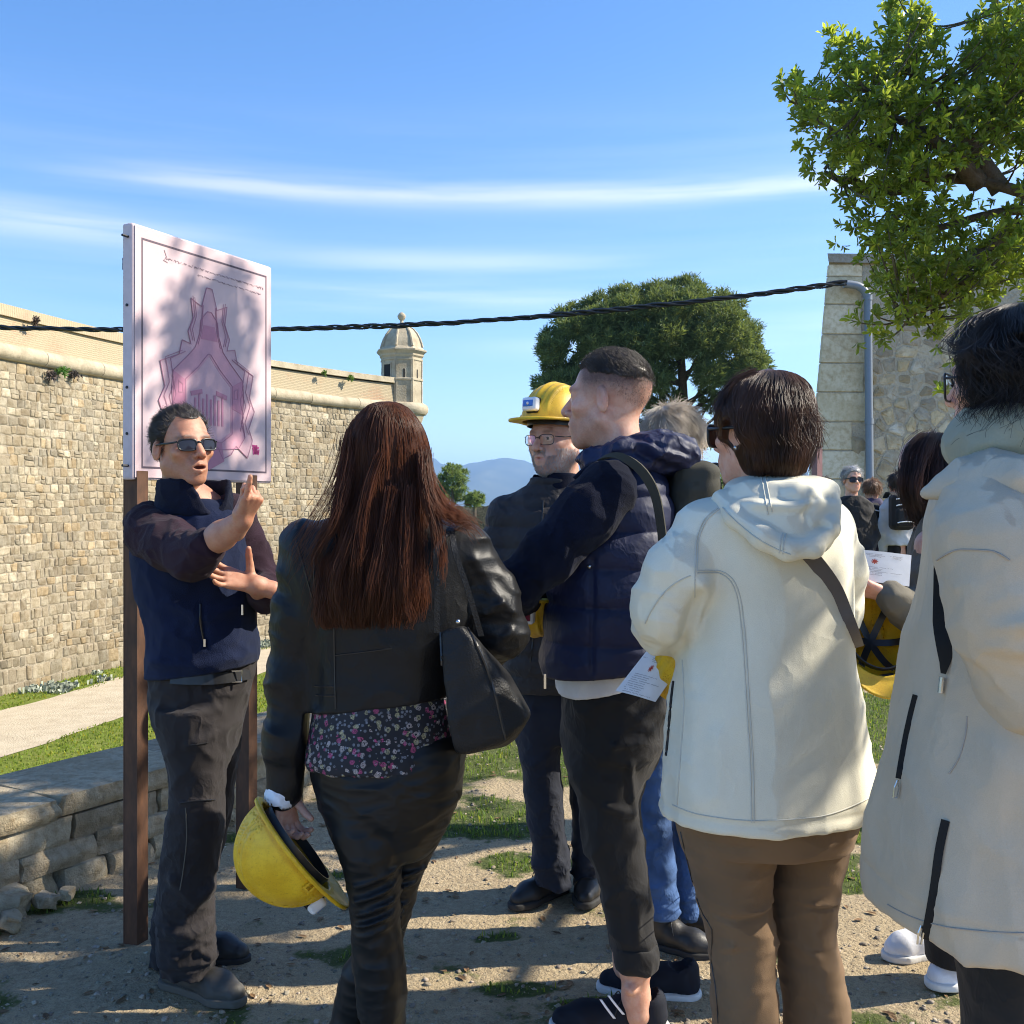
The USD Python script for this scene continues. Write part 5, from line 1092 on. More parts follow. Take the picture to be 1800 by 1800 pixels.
def band(f, pts, w, off=0.004, y0=1.0, n=18, t=0.0015, y1=9.0):
    """A strap or zip laid on a surface along photo points; width in metres."""
    q = spline(np.array([(a, b, 0) for a, b in pts], float), n); P = np.array([p for p in (onto(f, a, b, y0, y1, off) for a, b, _ in q) if p is not None])
    tn = np.gradient(P, axis=0); view = P - np.array([0, 0, H0]); side = np.cross(tn, view)
    return ribbon(P, side, w, t)
def quilt(z, z0, step, amp): return amp * np.sqrt(np.abs(np.sin(np.pi * (z - z0) / step)))
def glasses(parent, c, R, s, lensmat, framemat, w=.029, hgt=.019, y=.098, z=.000, thick=.0022, wrap=.012, name='sunglasses', low=0.0):
    """Spectacles: two lenses in rims, a bridge and temples."""
    gl = UsdGeom.Xform.Define(stage, _path(str(parent.GetPath()), name)); ORIGIN[str(gl.GetPath())] = ORIGIN[str(parent.GetPath())]
    for sd in (-1, 1):
        a = np.linspace(0, 2 * np.pi, 29)[:-1]; sq = lambda t: np.sign(t) * np.abs(t) ** 0.6
        x = sd * (.0335 + w * sq(np.cos(a)) * sd); zz = z + hgt * sq(np.sin(a)) * np.where(np.sin(a) < 0, 1.08, 0.92); yy = y - wrap * (np.abs(x) / .06) ** 2
        ring = to_world(np.stack([x, yy, zz], 1), c, R, s); ce = to_world(np.array([[sd * .0335, y - wrap * .25 + .001, z]]), c, R, s)
        k = np.arange(28); lm = trimesh.Trimesh(np.vstack([ring, ce]), np.stack([k, (k + 1) % 28, np.full(28, 28)], 1), process=False)
        obj('lens', lm, lensmat, gl, smooth=True); obj('rim', tube(np.vstack([ring, ring[:2]]), thick * s, 6), framemat, gl, smooth=True)
        tp = to_world(np.array([(sd * .063, y - wrap * 1.1, z + hgt * .5), (sd * .074, .06, z + hgt * .4), (sd * .080, .0, z + .008), (sd * .081, -.018, z + .003), (sd * .079, -.034, z - .018)]), c, R, s)
        obj('temple', tube(spline(tp, 14), thick * 1.15 * s, 6), framemat, gl, smooth=True)
    br = to_world(np.array([(-.009, y - .001, z + .004), (0, y + .003, z + .007), (.009, y - .001, z + .004)]), c, R, s); obj('bridge', tube(spline(br, 7), thick * s, 6), framemat, gl, smooth=True)
    return gl
def hard_hat(label, c, R, s=1.0, group='yellow hard hats with lamps', lamp='blue', inside=False, name='hard_hat', lamp_on=True, chin=False):
    """Local frame: y to the peak, z to the crown."""
    t = thing(name, label, 'hard hat', c, group=group); A, B_, C_ = .118, .148, .150
    def shell(p):
        q = (p - c) @ R / s; x, y, z = q.T
        k0 = np.sqrt((x / A) ** 2 + (y / B_) ** 2 + (np.maximum(z, -.02) / C_) ** 2); rr = np.linalg.norm(q, axis=1); dome_ = (k0 - 1) * rr / np.maximum(k0, 1e-6)
        rid = .005 * np.exp(-(x / .012) ** 2) + .004 * np.exp(-((np.abs(x) - .052) / .007) ** 2) * (y > -.13) + .003 * np.exp(-((np.abs(x) - .030) / .005) ** 2)
        dm = np.abs(dome_ - rid * np.clip(z / .05, 0, 1) + .0015) - .0028; dm = np.maximum(dm, -z)
        e = np.sqrt((x / A) ** 2 + (y / B_) ** 2); re = np.hypot(x, y); ring = (e - 1) * re / np.maximum(e, 1e-6)
        peak = .055 * np.clip((y / B_ - .25) / .75, 0, 1) ** 0.8 * np.sqrt(np.clip(1 - (x / .125) ** 2, 0, 1)); zb = .002 - .18 * np.maximum(ring - .014, 0)
        rim = np.maximum(np.maximum(ring - .013 - peak, -ring - .004), np.abs(z - zb) - .003)
        gut = np.maximum(np.abs(ring - .012 - peak) - .0035, np.abs(z - zb - .002) - .005)
        return smin(smin(dm, rim, .006), gut, .004) * s
    ext = (A + .09) * s
    m = clean(nets(shell, np.asarray(c) - ext - .03, np.asarray(c) + ext + .03, .0032, near=2.0))
    sh = obj('shell', m, M['helmet'], t, smooth=True)
    L = lambda pts: to_world(np.array(pts, float), c, R, s)
    a = np.linspace(0, 2 * np.pi, 40); obj('head_band', ribbon(L(np.stack([.098 * np.sin(a), .122 * np.cos(a), 0 * a - .004], 1)), R[:, 2], .024 * s, .0015), M['plastic_black'], t, smooth=40)
    for k in range(3):
        an = k * np.pi / 3 + .3; b = np.linspace(-1, 1, 15); pts = np.stack([.100 * np.sin(an) * b, .124 * np.cos(an) * b, .095 * np.sqrt(np.clip(1 - (b * .97) ** 2, 0, 1))], 1)
        obj('harness_strap', ribbon(L(pts), R @ np.array([math.cos(an), -math.sin(an), 0]), .022 * s, .0012), M['plastic_black'], t, smooth=40)
    for sd in (-1, 1): obj('side_clip', cat([box(L([(sd * .117, .045, .016)])[0], (.008, .004, .028), R), box(L([(sd * .117, .062, .016)])[0], (.008, .004, .028), R), box(L([(sd * .118, .053, .028)])[0], (.006, .02, .004), R)]), M['helmet'], t)
    if lamp_on:
        col = {'blue': M['blue_plastic'], 'red': M['red_plastic']}[lamp]; lp = obj('lamp', sculpt([rbox(L([(0, .158, .052)])[0], np.array((.062, .034, .050)) * s, R, .010)], .0035), M['white_plastic'], t, smooth=True)
        obj('lamp_face', sculpt([rbox(L([(0, .1755, .054)])[0], np.array((.044, .004, .024)) * s, R, .0015)], .0022, margin=.008), col, lp, smooth=True)
        obj('lamp_bulb', trimesh.creation.icosphere(2, .0055 * s).apply_translation(L([(0, .1775, .054)])[0]), M['white_plastic'], lp, smooth=True)
        obj('lamp_mount', sculpt([rbox(L([(0, .142, .05)])[0], np.array((.05, .03, .058)) * s, R, .006)], .004), M['plastic_black'], lp, smooth=True)
        b = np.linspace(0, 2 * np.pi, 44); obj('lamp_strap', ribbon(L(np.stack([(A * 1.015) * np.sin(b) * np.sqrt(1 - .33 ** 2), (B_ * 1.02) * np.cos(b) * np.sqrt(1 - .33 ** 2), 0 * b + .05], 1)), R[:, 2], .016 * s, .001), M['plastic_black'], lp, smooth=40) if inside == 'strap' else None
    return t
def cutline(x1, y1, x2, y2, Y):
    """Keeps what is above the photo line through two points at distance Y."""
    a, b = W(x1, y1, Y), W(x2, y2, Y); k = (b[2] - a[2]) / (b[0] - a[0]); return lambda p: (a[2] + k * (p[:, 0] - a[0])) - p[:, 2]
# ------------------------------------------------------------------ people in front
def R_yz(y, z):
    y = unit(y); z = unit(np.asarray(z, float) - y * np.dot(z, y)); return np.stack([np.cross(y, z), y, z], 1)
S_FAIR, S_TAN = skin('skin_fair', (0.56, 0.33, 0.235)), skin('skin_tan', (0.43, 0.225, 0.14))
C = {}
C['fleece'] = cloth('navy_fleece', (0.011, 0.017, 0.045), 0.95, 420.0, 0.003, 0.06, 0.2, 0.08, folds=0.004, fscale=14.0)
C['aubergine'] = cloth('aubergine_fleece', (0.030, 0.016, 0.024), 0.95, 420.0, 0.003, 0.06, 0.2, 0.08, folds=0.004, fscale=14.0)
C['collar'] = cloth('dark_collar_fleece', (0.008, 0.010, 0.022), 0.95, 420.0, 0.003, 0.05, 0.2, 0.08)
C['work_trousers'] = cloth('charcoal_work_cloth', (0.024, 0.020, 0.020), 0.85, 500.0, 0.0008, 0.05, 0.15, 0.25, folds=0.006, fscale=16.0)
C['leather'] = cloth('black_leather', (0.009, 0.009, 0.0095), 0.40, 330.0, 0.0007, 0.0, 0.15, 0.2, folds=0.004, fscale=13.0)
C['legging'] = cloth('black_leather_look', (0.008, 0.008, 0.008), 0.42, 420.0, 0.0003, 0.0, 0.1, 0.25)
C['bag_leather'] = cloth('grained_black_leather', (0.011, 0.011, 0.0115), 0.48, 210.0, 0.0016, 0.0, 0.1, 0.25)
C['black'] = cloth('black_cotton', (0.014, 0.013, 0.013), 0.8, 500.0, 0.0006, 0.05, 0.15, 0.3, folds=0.006, fscale=15.0)
C['navy_puffer'] = cloth('navy_puffer_nylon', (0.010, 0.014, 0.046), 0.58, 60.0, 0.0006, 0.0, 0.1, 0.35, folds=0.005, fscale=16.0)
C['navy_knit'] = cloth('dark_navy_knit', (0.007, 0.009, 0.020), 0.95, 380.0, 0.002, 0.04, 0.2, 0.08)
C['grey_puffer'] = cloth('charcoal_puffer', (0.030, 0.028, 0.030), 0.7, 80.0, 0.0006, 0.05, 0.1, 0.3, folds=0.008, fscale=18.0)
C['navy_cotton'] = cloth('navy_trouser_cloth', (0.016, 0.019, 0.030), 0.85, 500.0, 0.0006, 0.05, 0.15, 0.25, folds=0.008, fscale=14.0)
C['denim'] = cloth('blue_denim', (0.055, 0.105, 0.23), 0.9, 600.0, 0.0008, 0.0, 0.35, 0.2, folds=0.010, fscale=16.0)
C['white_cotton'] = cloth('white_cotton', (0.74, 0.74, 0.76), 0.85, 400.0, 0.0005)
C['cream'] = cloth('cream_cotton', (0.70, 0.665, 0.53), 0.85, 520.0, 0.0005, 0.05, 0.04, 0.25, folds=0.003, fscale=9.0)
C['beige'] = cloth('beige_raincoat', (0.50, 0.415, 0.305), 0.75, 520.0, 0.0004, 0.0, 0.05, 0.3, folds=0.006, fscale=9.0)
C['sage'] = cloth('sage_quilting', (0.30, 0.295, 0.215), 0.75, 300.0, 0.0004, 0.0, 0.08, 0.3, folds=0.01, fscale=12.0)
C['camel'] = cloth('brown_twill', (0.175, 0.11, 0.06), 0.85, 560.0, 0.0007, 0.05, 0.1, 0.25)
C['taupe'] = cloth('olive_taupe_cloth', (0.14, 0.125, 0.095), 0.85, 450.0, 0.0006, 0.05, 0.15, 0.25, folds=0.008, fscale=14.0)
C['olive'] = cloth('olive_canvas', (0.050, 0.048, 0.038), 0.85, 300.0, 0.0008)
C['seam_cream'] = plain('cream_stitching', (0.50, 0.49, 0.42), 0.8)
C['seam_beige'] = plain('beige_stitching', (0.33, 0.30, 0.26), 0.8)
C['shoe_black'] = cloth('scuffed_black_leather', (0.022, 0.021, 0.020), 0.45, 90.0, 0.0006, 0.0, 0.5, 0.5)
C['shoe_grey'] = cloth('dusty_work_leather', (0.060, 0.055, 0.046), 0.6, 90.0, 0.0008, 0.0, 0.5, 0.4)
C['sole_black'] = plain('black_rubber', (0.02, 0.019, 0.018), 0.8)
C['sole_dusty'] = plain('dusty_rubber', (0.10, 0.09, 0.072), 0.9)
C['sole_white'] = plain('white_rubber', (0.62, 0.61, 0.58), 0.6)
C['mesh_navy'] = cloth('navy_sneaker_mesh', (0.012, 0.014, 0.022), 0.8, 700.0, 0.001)
def person(label, base, group=None): return thing('person', label, 'person', base, group=group)
def gz(px, py): Y = F * H0 / (py - YH); return np.array([(px - 900) * Y / F, Y, 0.0])
def wr(p, amp, sc, seed=0, an=(1, 1, 1), octaves=2): return amp * (ridged(p * np.asarray(an) * sc, seed, octaves) - 0.4)
def near_line(p, a, b, w):
    k_ = np.array([1, .25, 1]); p, a, b = p * k_, a * k_, b * k_; ab = b - a; t = np.clip(((p - a) @ ab) / (ab @ ab), 0, 1); return np.exp(-(np.linalg.norm(p - a - t[:, None] * ab, axis=1) / w) ** 2)
def crease(p, pts, w, amp):
    """A fold along a polyline of points: positive amp raises cloth, negative presses it in."""
    s = 0.0
    for a, b in zip(pts[:-1], pts[1:]): s = np.maximum(s, near_line(p, np.asarray(a), np.asarray(b), w))
    return amp * s

# ---- the guide
Y0 = 3.12; q = lambda a, b, dy=0.0: W(a, b, Y0 + dy)
gd = person('man in navy fleece and dark sunglasses talking and pointing before the pink sign', gz(330, 1700))
hc, hR, hs = q(322, 786, -.06), head_R((.70, -.71, .05), 0.05), 0.99
head = sculpt(xf(head_prims(o=.007, nose=1.08, jaw=.95, eyes=False), hc, hR, hs), .0028)
el_, wrR = q(338, 978, -.24), q(426, 914, -.36)
handR = hand_prims(wrR, wrR + 0 - q(350, 968, -.25) + np.array([-.035, 0.0, .085]), (-.70, .62, -.15), 1, [(.12, .10, .08), (1.25, 1.5, .9), (1.35, 1.55, .9), (1.4, 1.5, .9)], (-.45, .65), .90, .10, .7)
armR = sculpt(chain([q(336, 980, -.22), q(352, 967, -.27), q(390, 941, -.315), wrR], [.036, .040, .038, .027], .02) + handR, .0032)
wrL = q(450, 1029, -.13)
handL = hand_prims(wrL, (-.86, -.30, .28), (.25, -.70, .66), 1, [(.05, .22, .2), (.12, .28, .25), (.20, .32, .3), (.28, .36, .3)], (.75, .85), .96, .30, .45)
armL = sculpt(chain([q(478, 1052, .06), q(466, 1040, -.04), wrL], [.046, .042, .030], .02) + handL, .0032)
core = core_mesh([([hc + hR @ (0, -.03, -.12), q(335, 900, 0), q(345, 1000, 0), q(352, 1180, 0)], [.05, .09, .10, .11]), ([q(335, 905, 0), q(258, 930, -.05), el_, q(350, 968, -.25)], [.06, .036, .03, .03]), ([q(335, 905, 0), q(412, 905, .05), q(470, 1045, .08), q(468, 1040, -.04)], [.06, .042, .036, .032]),
                  ([q(345, 1190, 0), q(345, 1400, -.06), q(330, 1700, -.06)], [.08, .045, .03]), ([q(365, 1190, .05), q(365, 1400, .14), q(310, 1680, .16)], [.08, .045, .03])])
b = union([head, core, armR, armL])
obj('body', b, S_TAN, gd, smooth=True, tint=face_tint(b.vertices, hc, hR, hs, beard=.42, brow=(.16, .13, .12), wrinkles=.35, eyes=False, mouth=.007))
cap = Cap(hc, hR, hs, [(0, .076), (24, .078), (40, .086), (58, .056), (72, .020), (82, -.006), (95, -.008), (112, .018), (135, -.03), (180, -.058)], .0045, .0032, .008)
M['hair_dark'] = hairmat('dark_hair', (0.030, 0.024, 0.021), (0.085, 0.068, 0.056)); M['hair_salt'] = hairmat('salt_and_pepper_hair', (0.03, 0.026, 0.024), (0.12, 0.105, 0.095))
ha = obj('hair', cap.mesh, M['hair_salt'], gd, smooth=True)
curves('strand', grow(cap, 6500, .026, lambda p: np.stack([p[:, 0] * 3, -np.ones(len(p)) * .55 + p[:, 1] * 3, .35 - np.clip(.05 - p[:, 2], 0, 1) * 22], 1), .7, 3, 6, .38, 0, .3), .0011, M['hair_dark'], ha)
glasses(gd, hc, hR, hs, M['dark_lens'], M['plastic_black'], .0265, .0165, .099, .000, .0026)
trs = prows(Y0, [(878, 296, 398, .0, .075), (892, 262, 412, 0, .10), (915, 244, 424, 0, .125), (945, 238, 430, 0, .14), (985, 238, 436, 0, .15), (1050, 247, 441, 0, .158), (1110, 261, 449, 0, .16), (1160, 263, 453, 0, .158), (1192, 262, 452, 0, .152), (1200, 263, 451, 0, .15)])
ct = cutline(263, 1190, 453, 1163, Y0)
def ex(p, dd):
    dd = dd - wr(p, .010, 11, 3, (1, 1, .7)) - crease(p, [q(262, 1165, -.16), q(350, 1172, -.17), q(452, 1150, -.12)], .018, .009) - crease(p, [q(440, 1060, -.1), q(360, 1085, -.17), q(300, 1060, -.16)], .022, .010) + crease(p, [q(352, 1062, -.17), q(360, 1140, -.17)], .007, .010)
    return smax(dd, ct(p), .008)
fT, lo, hi = field([loft(trs, n=2.3)], ex); jm = nets(fT, lo, hi, .006)
jk = obj('fleece', jm, C['fleece'], gd, smooth=True)
zp = seam(fT, [(352, 1062), (352, 1085), (356, 1115), (362, 1137)], .003, .001); obj('pocket_zip', zp, M['plastic_black'], jk)
obj('zip_pull', cat([box(onto(fT, 360, 1130, off=.006), (.006, .006, .022)), box(onto(fT, 426, 1072, off=.006), (.006, .006, .03))]), M['steel_bright'], jk)
def slv(pts, rs, h=.005, amp=.009, seed=0, extra=None):
    P = chain(pts, rs, .03)
    return sculpt(P, h, lambda p, dd: dd - wr(p, amp, 15, seed, (1, 1, 1)) - (extra(p) if extra else 0))
upR = [q(262, 922, -.03), q(268, 938, -.08), q(300, 958, -.16), el_, q(362, 960, -.285)]
obj('sleeve', slv(upR, [.070, .074, .070, .064, .052], .005, .011, 5, lambda p: crease(p, [q(330, 925, -.27), q(345, 985, -.30)], .012, .007) + crease(p, [q(300, 915, -.22), q(310, 990, -.22)], .012, .006) + crease(p, [q(358, 938, -.30), q(372, 980, -.33)], .010, .006)), C['aubergine'], gd, smooth=True)
obj('sleeve', slv([q(408, 905, .04), q(436, 970, .08), q(470, 1042, .07), q(470, 1043, -.01), q(464, 1038, -.06)], [.066, .06, .056, .054, .047], .005, .010, 6, lambda p: crease(p, [q(455, 1010, -.06), q(478, 1056, -.06)], .010, .007)), C['aubergine'], gd, smooth=True)
co = prows(Y0, [(843, 277, 402, -.03, .096), (858, 277, 404, -.03, .100), (878, 276, 408, -.02, .107), (906, 258, 418, 0, .120)]); ci = [(z, cx, cy, rx - .013, ry - .013) for z, cx, cy, rx, ry in co]; ci[0] = (ci[0][0] + .03, *ci[0][1:])
vc = unit((.70, -.71, 0))
cm = clean(sculpt([loft(co, n=2.1), loft(ci, n=2.1, sign=-1, k=.004), cone(q(340, 912) + vc * .14, q(344, 905) + vc * .16 + np.array([0, 0, .15]), .012, .125, .006, -1)], .0042, lambda p, dd: dd - wr(p, .006, 18, 8)))
obj('collar', cm, C['collar'], gd, smooth=True)
pl = [loft(prows(Y0, [(1160, 266, 448, 0, .135), (1200, 266, 441, 0, .14), (1250, 270, 428, 0, .14), (1300, 284, 417, 0, .125), (1335, 300, 405, 0, .09)]), n=2.2)]
lg1 = loft(prows(Y0 - .06, [(1240, 276, 402, 0, .11), (1300, 288, 399, 0, .104), (1345, 300, 395, 0, .096), (1400, 303, 391, 0, .088), (1450, 294, 391, 0, .084), (1500, 288, 386, 0, .08), (1547, 282, 379, 0, .076), (1600, 277, 373, 0, .074), (1650, 277, 378, 0, .078), (1680, 281, 380, 0, .078), (1706, 283, 375, 0, .074)]), .03, 2.3)
lg2 = loft(prows(Y0 + .13, [(1240, 335, 426, 0, .10), (1330, 326, 417, 0, .09), (1440, 308, 402, 0, .08), (1500, 296, 389, 0, .076), (1560, 282, 370, 0, .07), (1610, 271, 352, 0, .07), (1660, 268, 348, 0, .07), (1690, 271, 346, 0, .066)]), .03, 2.3)
def ext(p, dd):
    zz = np.clip((0.42 - p[:, 2]) / .35, 0, 1)
    return dd - wr(p, .010, 13, 4, (1, 1, .8)) - zz * wr(p, .016, 9, 7, (.8, .8, 2.2)) - crease(p, [q(300, 1545, -.14), q(340, 1592, -.15), q(368, 1570, -.13)], .016, .014) - crease(p, [q(292, 1640, -.14), q(335, 1650, -.15), q(378, 1628, -.12)], .014, .015) - crease(p, [q(300, 1690, -.14), q(340, 1672, -.15), q(376, 1690, -.12)], .012, .012) - crease(p, [q(318, 1412, -.15), q(385, 1408, -.15)], .007, .006) - crease(p, [q(330, 1310, -.16), q(390, 1290, -.15)], .015, .009)
fL, lo, hi = field(pl + [lg1, lg2], ext); tm = nets(fL, lo, hi, .0055)
tz = obj('trousers', tm, C['work_trousers'], gd, smooth=True)
for nm, pts in (('pocket_seam', [(335, 1310), (352, 1308), (366, 1305)]), ('knee_seam', [(316, 1412), (345, 1408), (378, 1406)]), ('side_seam', [(326, 1420), (328, 1470), (322, 1530), (316, 1565)])):
    m_ = seam(fL, pts, .0018, .0005); obj(nm, m_, C['sole_dusty'] if nm == 'side_seam' else M['plastic_black'], tz)
obj('belt', band(fL, [(300, 1192), (360, 1194), (420, 1188), (440, 1184)], .032, .006), M['plastic_black'], gd, smooth=40)
bk = onto(fT, 415, 1186, off=.012) if False else onto(fL, 416, 1189, off=.014)
obj('belt_buckle', tube(np.array([bk + np.array(v) for v in ((-.014, 0, -.016), (.014, .004, -.016), (.014, .004, .016), (-.014, 0, .016), (-.014, 0, -.016), (.014, .004, -.016))]), .003, 6), M['steel_bright'], gd)
shoe(gd, (-1.065, 3.13, 0), (-.782, 2.99, 0), C['shoe_grey'], C['sole_dusty'], ankle=.13, toecap=1.08, laces=M['plastic_black'], name='boot')
shoe(gd, (-1.12, 3.36, 0), (-.842, 3.27, 0), C['shoe_black'], C['sole_black'], ankle=.13, toecap=1.08, laces=M['plastic_black'], name='boot')

# ---- woman with long auburn hair
Y0 = 2.42; q = lambda a, b, dy=0.0: W(a, b, Y0 + dy)
lw_ = person('woman in a black leather jacket with very long auburn hair seen from behind', (W(660, 885, 2.42) * (1, 1, 0)))
hc, hR = q(676, 795, .03), head_R((.12, 1, 0))
head = sculpt(xf(head_prims(jaw=.94), hc, hR, .93), .0045)
wr_ = q(497, 1388, -.03)
hl = sculpt(chain([q(500, 1340, -.02), wr_], [.034, .026], .02) + hand_prims(wr_, (.10, .10, -1), (.85, -.5, 0), -1, [(.5, .9, .6), (.55, .9, .6), (.6, .9, .6), (.65, .9, .6)], (-.2, .9), .88), .0032)
core = core_mesh([([hc + (0, -.03, -.12), q(672, 960), q(672, 1100), q(678, 1300)], [.05, .08, .10, .12]), ([q(672, 960), q(535, 965), q(514, 1200), q(500, 1345, -.02)], [.06, .045, .036, .028]), ([q(672, 960), q(815, 970), q(890, 1120, .03), q(830, 1140, .25)], [.06, .045, .036, .028]),
                  ([q(640, 1330), q(662, 1600, -.06), q(672, 1960, -.06)], [.08, .04, .025]), ([q(720, 1330), q(708, 1550, .07), q(650, 1690, .07), q(600, 1960, .08)], [.06, .028, .024, .022])])
b = union([head, core, hl]); obj('body', b, S_FAIR, lw_, smooth=True, tint=face_tint(b.vertices, hc, hR, .93))
jr = prows(Y0, [(900, 610, 750, 0, .06), (918, 560, 795, 0, .08), (935, 528, 822, 0, .095), (960, 515, 834, 0, .108), (1000, 508, 838, 0, .118), (1060, 520, 836, 0, .122), (1120, 534, 828, 0, .12), (1180, 545, 806, 0, .118), (1225, 546, 800, 0, .12), (1262, 546, 800, 0, .124)])
aL = chain([q(536, 958), q(524, 1090), q(515, 1195), q(505, 1300, -.02), q(498, 1394, -.03)], [.060, .058, .056, .050, .042], .035)
aR = chain([q(812, 962), q(862, 1050, .02), q(882, 1112, .03), q(855, 1135, .10), q(830, 1140, .26)], [.062, .060, .056, .052, .045], .035)
hem = cutline(548, 1247, 800, 1216, Y0)
def ex(p, dd):
    arm = np.clip((np.abs(p[:, 0] - q(672, 1000)[0]) - .19) / .05, 0, 1)
    dd = dd - wr(p, .007, 8, 12, (1, 1, .6)) - arm * wr(p, .010, 11, 14, (.6, .6, 1.3)) - crease(p, [q(835, 985, -.08), q(865, 1040, -.09), q(905, 1075, -.06)], .016, .010) - crease(p, [q(850, 1085, -.09), q(885, 1060, -.09)], .012, .012) - crease(p, [q(870, 1140, -.08), q(900, 1110, -.05)], .012, .010) + crease(p, [q(560, 985, -.13), q(553, 1080, -.12), q(556, 1240, -.1)], .014, .012)
    return smax(dd, hem(p) * np.where(np.abs(p[:, 0] - q(672, 1000)[0]) < .2, 1, -9) if False else np.where((p[:, 0] > q(543, 1200)[0]) & (p[:, 0] < q(820, 1200)[0]), hem(p), -9.0), .006)
fJ, lo, hi = field([loft(jr, n=2.3)] + aL + aR, ex); jm = clean(nets(fJ, lo, hi, .0045))
jk = obj('leather_jacket', jm, C['leather'], lw_, smooth=True)
for pts in ([(587, 1060), (588, 1150), (590, 1246)], [(588, 1152), (640, 1146), (688, 1140)], [(553, 1206), (570, 1207), (589, 1207)], [(556, 960), (552, 1010), (558, 1060)], [(520, 950), (535, 1000), (548, 1050)], [(555, 1222), (572, 1223), (589, 1223)]):
    obj('seam', seam(fJ, pts, .0020, .0004), M['plastic_black'], jk)
br = prows(Y0, [(1195, 560, 792, 0, .11), (1245, 552, 796, 0, .125), (1290, 545, 800, 0, .138), (1325, 538, 806, 0, .15), (1340, 538, 808, 0, .15)])
g = G(); p = g.pos(); v1 = g.node('voronoi_texture', vector=p, scale=60.0); v2 = g.node('voronoi_texture', vector=p, scale=95.0); n = g.noise(p, 120.0, 3.0, out='color', dist=1.5)
rad = g.m('add', v1 + '.distance', g.m('multiply', g.m('subtract', g.noise(p, 150.0, 2.0), 0.5), 0.55)); sel = g.node('separate_color', color=v1 + '.color')
fl = g.m('multiply', g.m('less_than', rad, 0.36), g.m('greater_than', rad, 0.10)); ring = g.m('multiply', fl, g.m('greater_than', g.m('sine', g.m('multiply', rad, 60.0)), -0.1))
fc = g.mix(g.m('greater_than', sel + '.r', 0.62), g.mix(g.m('greater_than', sel + '.g', 0.5), (0.42, 0.36, 0.34), (0.36, 0.33, 0.18)), (0.40, 0.06, 0.16))
lf = g.m('multiply', g.m('less_than', v2 + '.distance', 0.30), g.m('greater_than', g.m('sine', g.m('multiply', v2 + '.distance', 50.0)), 0.1))
c = g.mix(g.m('multiply', lf, 0.8), (0.008, 0.008, 0.012), (0.30, 0.32, 0.36)); c = g.mix(ring, c, fc)
M['floral'] = g.mat('dark_floral_print', g.node('principled_bsdf', base_color=c, roughness=0.8) + '.BSDF')
a_ = lambda p: np.arctan2(p[:, 1] - Y0, p[:, 0] - q(672, 0)[0])
obj('blouse', sculpt([loft(br, n=2.2)], .005, lambda p, dd: dd - .0015 * np.clip((q(0, 1240)[2] - p[:, 2]) / .1, 0, 1) * np.sin(a_(p) * 17 + 5 * meshkit.noise(p * 8)) - wr(p, .004, 14, 2, (1, 1, .4))), M['floral'], lw_, smooth=True)
pv = loft(prows(Y0, [(1285, 552, 812, 0, .125), (1340, 547, 818, .0, .145), (1400, 560, 806, -.0, .15), (1450, 578, 786, 0, .135), (1500, 605, 755, .0, .10)]), .03, 2.2)
l1 = loft(prows(Y0 - .06, [(1390, 566, 690, .04, .085), (1430, 575, 700, .015, .10), (1480, 590, 706, 0, .098), (1536, 607, 704, 0, .088), (1592, 617, 702, 0, .078), (1640, 620, 703, 0, .074), (1700, 622, 712, 0, .076), (1760, 630, 714, 0, .072), (1850, 640, 705, 0, .055), (1960, 650, 694, 0, .042)]), .012, 2.1)
l2 = loft(prows(Y0 + .07, [(1380, 665, 806, 0, .11), (1453, 676, 784, 0, .096), (1508, 676, 756, 0, .088), (1564, 668, 735, 0, .078), (1633, 645, 712, 0, .07), (1697, 606, 690, 0, .066), (1744, 592, 668, 0, .062), (1800, 580, 650, 0, .056), (1880, 574, 632, 0, .046), (1960, 574, 622, 0, .04)]), .006, 2.1)
def exl(p, dd):
    k1 = np.exp(-((p[:, 2] - q(0, 1600)[2]) / .07) ** 2)
    s = 0
    for yy, am in ((1545, .006), (1572, .008), (1598, .007), (1620, .008), (1642, .006)): s = s + crease(p, [q(622, yy + 16, -.15), q(660, yy + 6, -.16), q(702, yy - 14, -.13)], .0075, am * 1.6)
    for yy in (1535, 1556, 1590, 1606, 1635): s = s + crease(p, [q(690, yy + 6, -.01), q(722, yy + 2, -.02), q(748, yy - 6, .0)], .0065, .011)
    s = s + crease(p, [q(745, 1458, -.07), q(785, 1448, -.05)], .010, .008) + crease(p, [q(770, 1420, -.08), q(806, 1400, -.04)], .012, .007)
    return dd - wr(p, .007, 9, 5, (1, 1, 2.2)) - s
obj('leggings', clean(sculpt([pv, l1, l2], .0045, exl)), C['legging'], lw_, smooth=True)
for a_p, b_p in (((668, 1958, -.10), (680, 1985, .14)), ((602, 1958, .04), (560, 1985, .26))): shoe(lw_, q(*a_p) * (1, 1, 0), q(*b_p) * (1, 1, 0), C['shoe_black'], C['sole_black'], ankle=.12)
obj('cuff', sculpt([cone(q(497, 1390, -.03), q(494, 1398, -.035), .037, .038, 0), cone(q(497, 1385, -.03), q(490, 1410, -.035), .030, .031, .002, -1)], .0045, lambda p, dd: dd - wr(p, .003, 60, 3)), C['white_cotton'], lw_, smooth=True)
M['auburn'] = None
g = G(); hi_ = g.node('hair_info'); n1 = g.noise(g.pos((1, 1, .12)), 55.0, 3.0); n2 = g.noise(g.pos((1, 1, .1)), 160.0, 2.0)
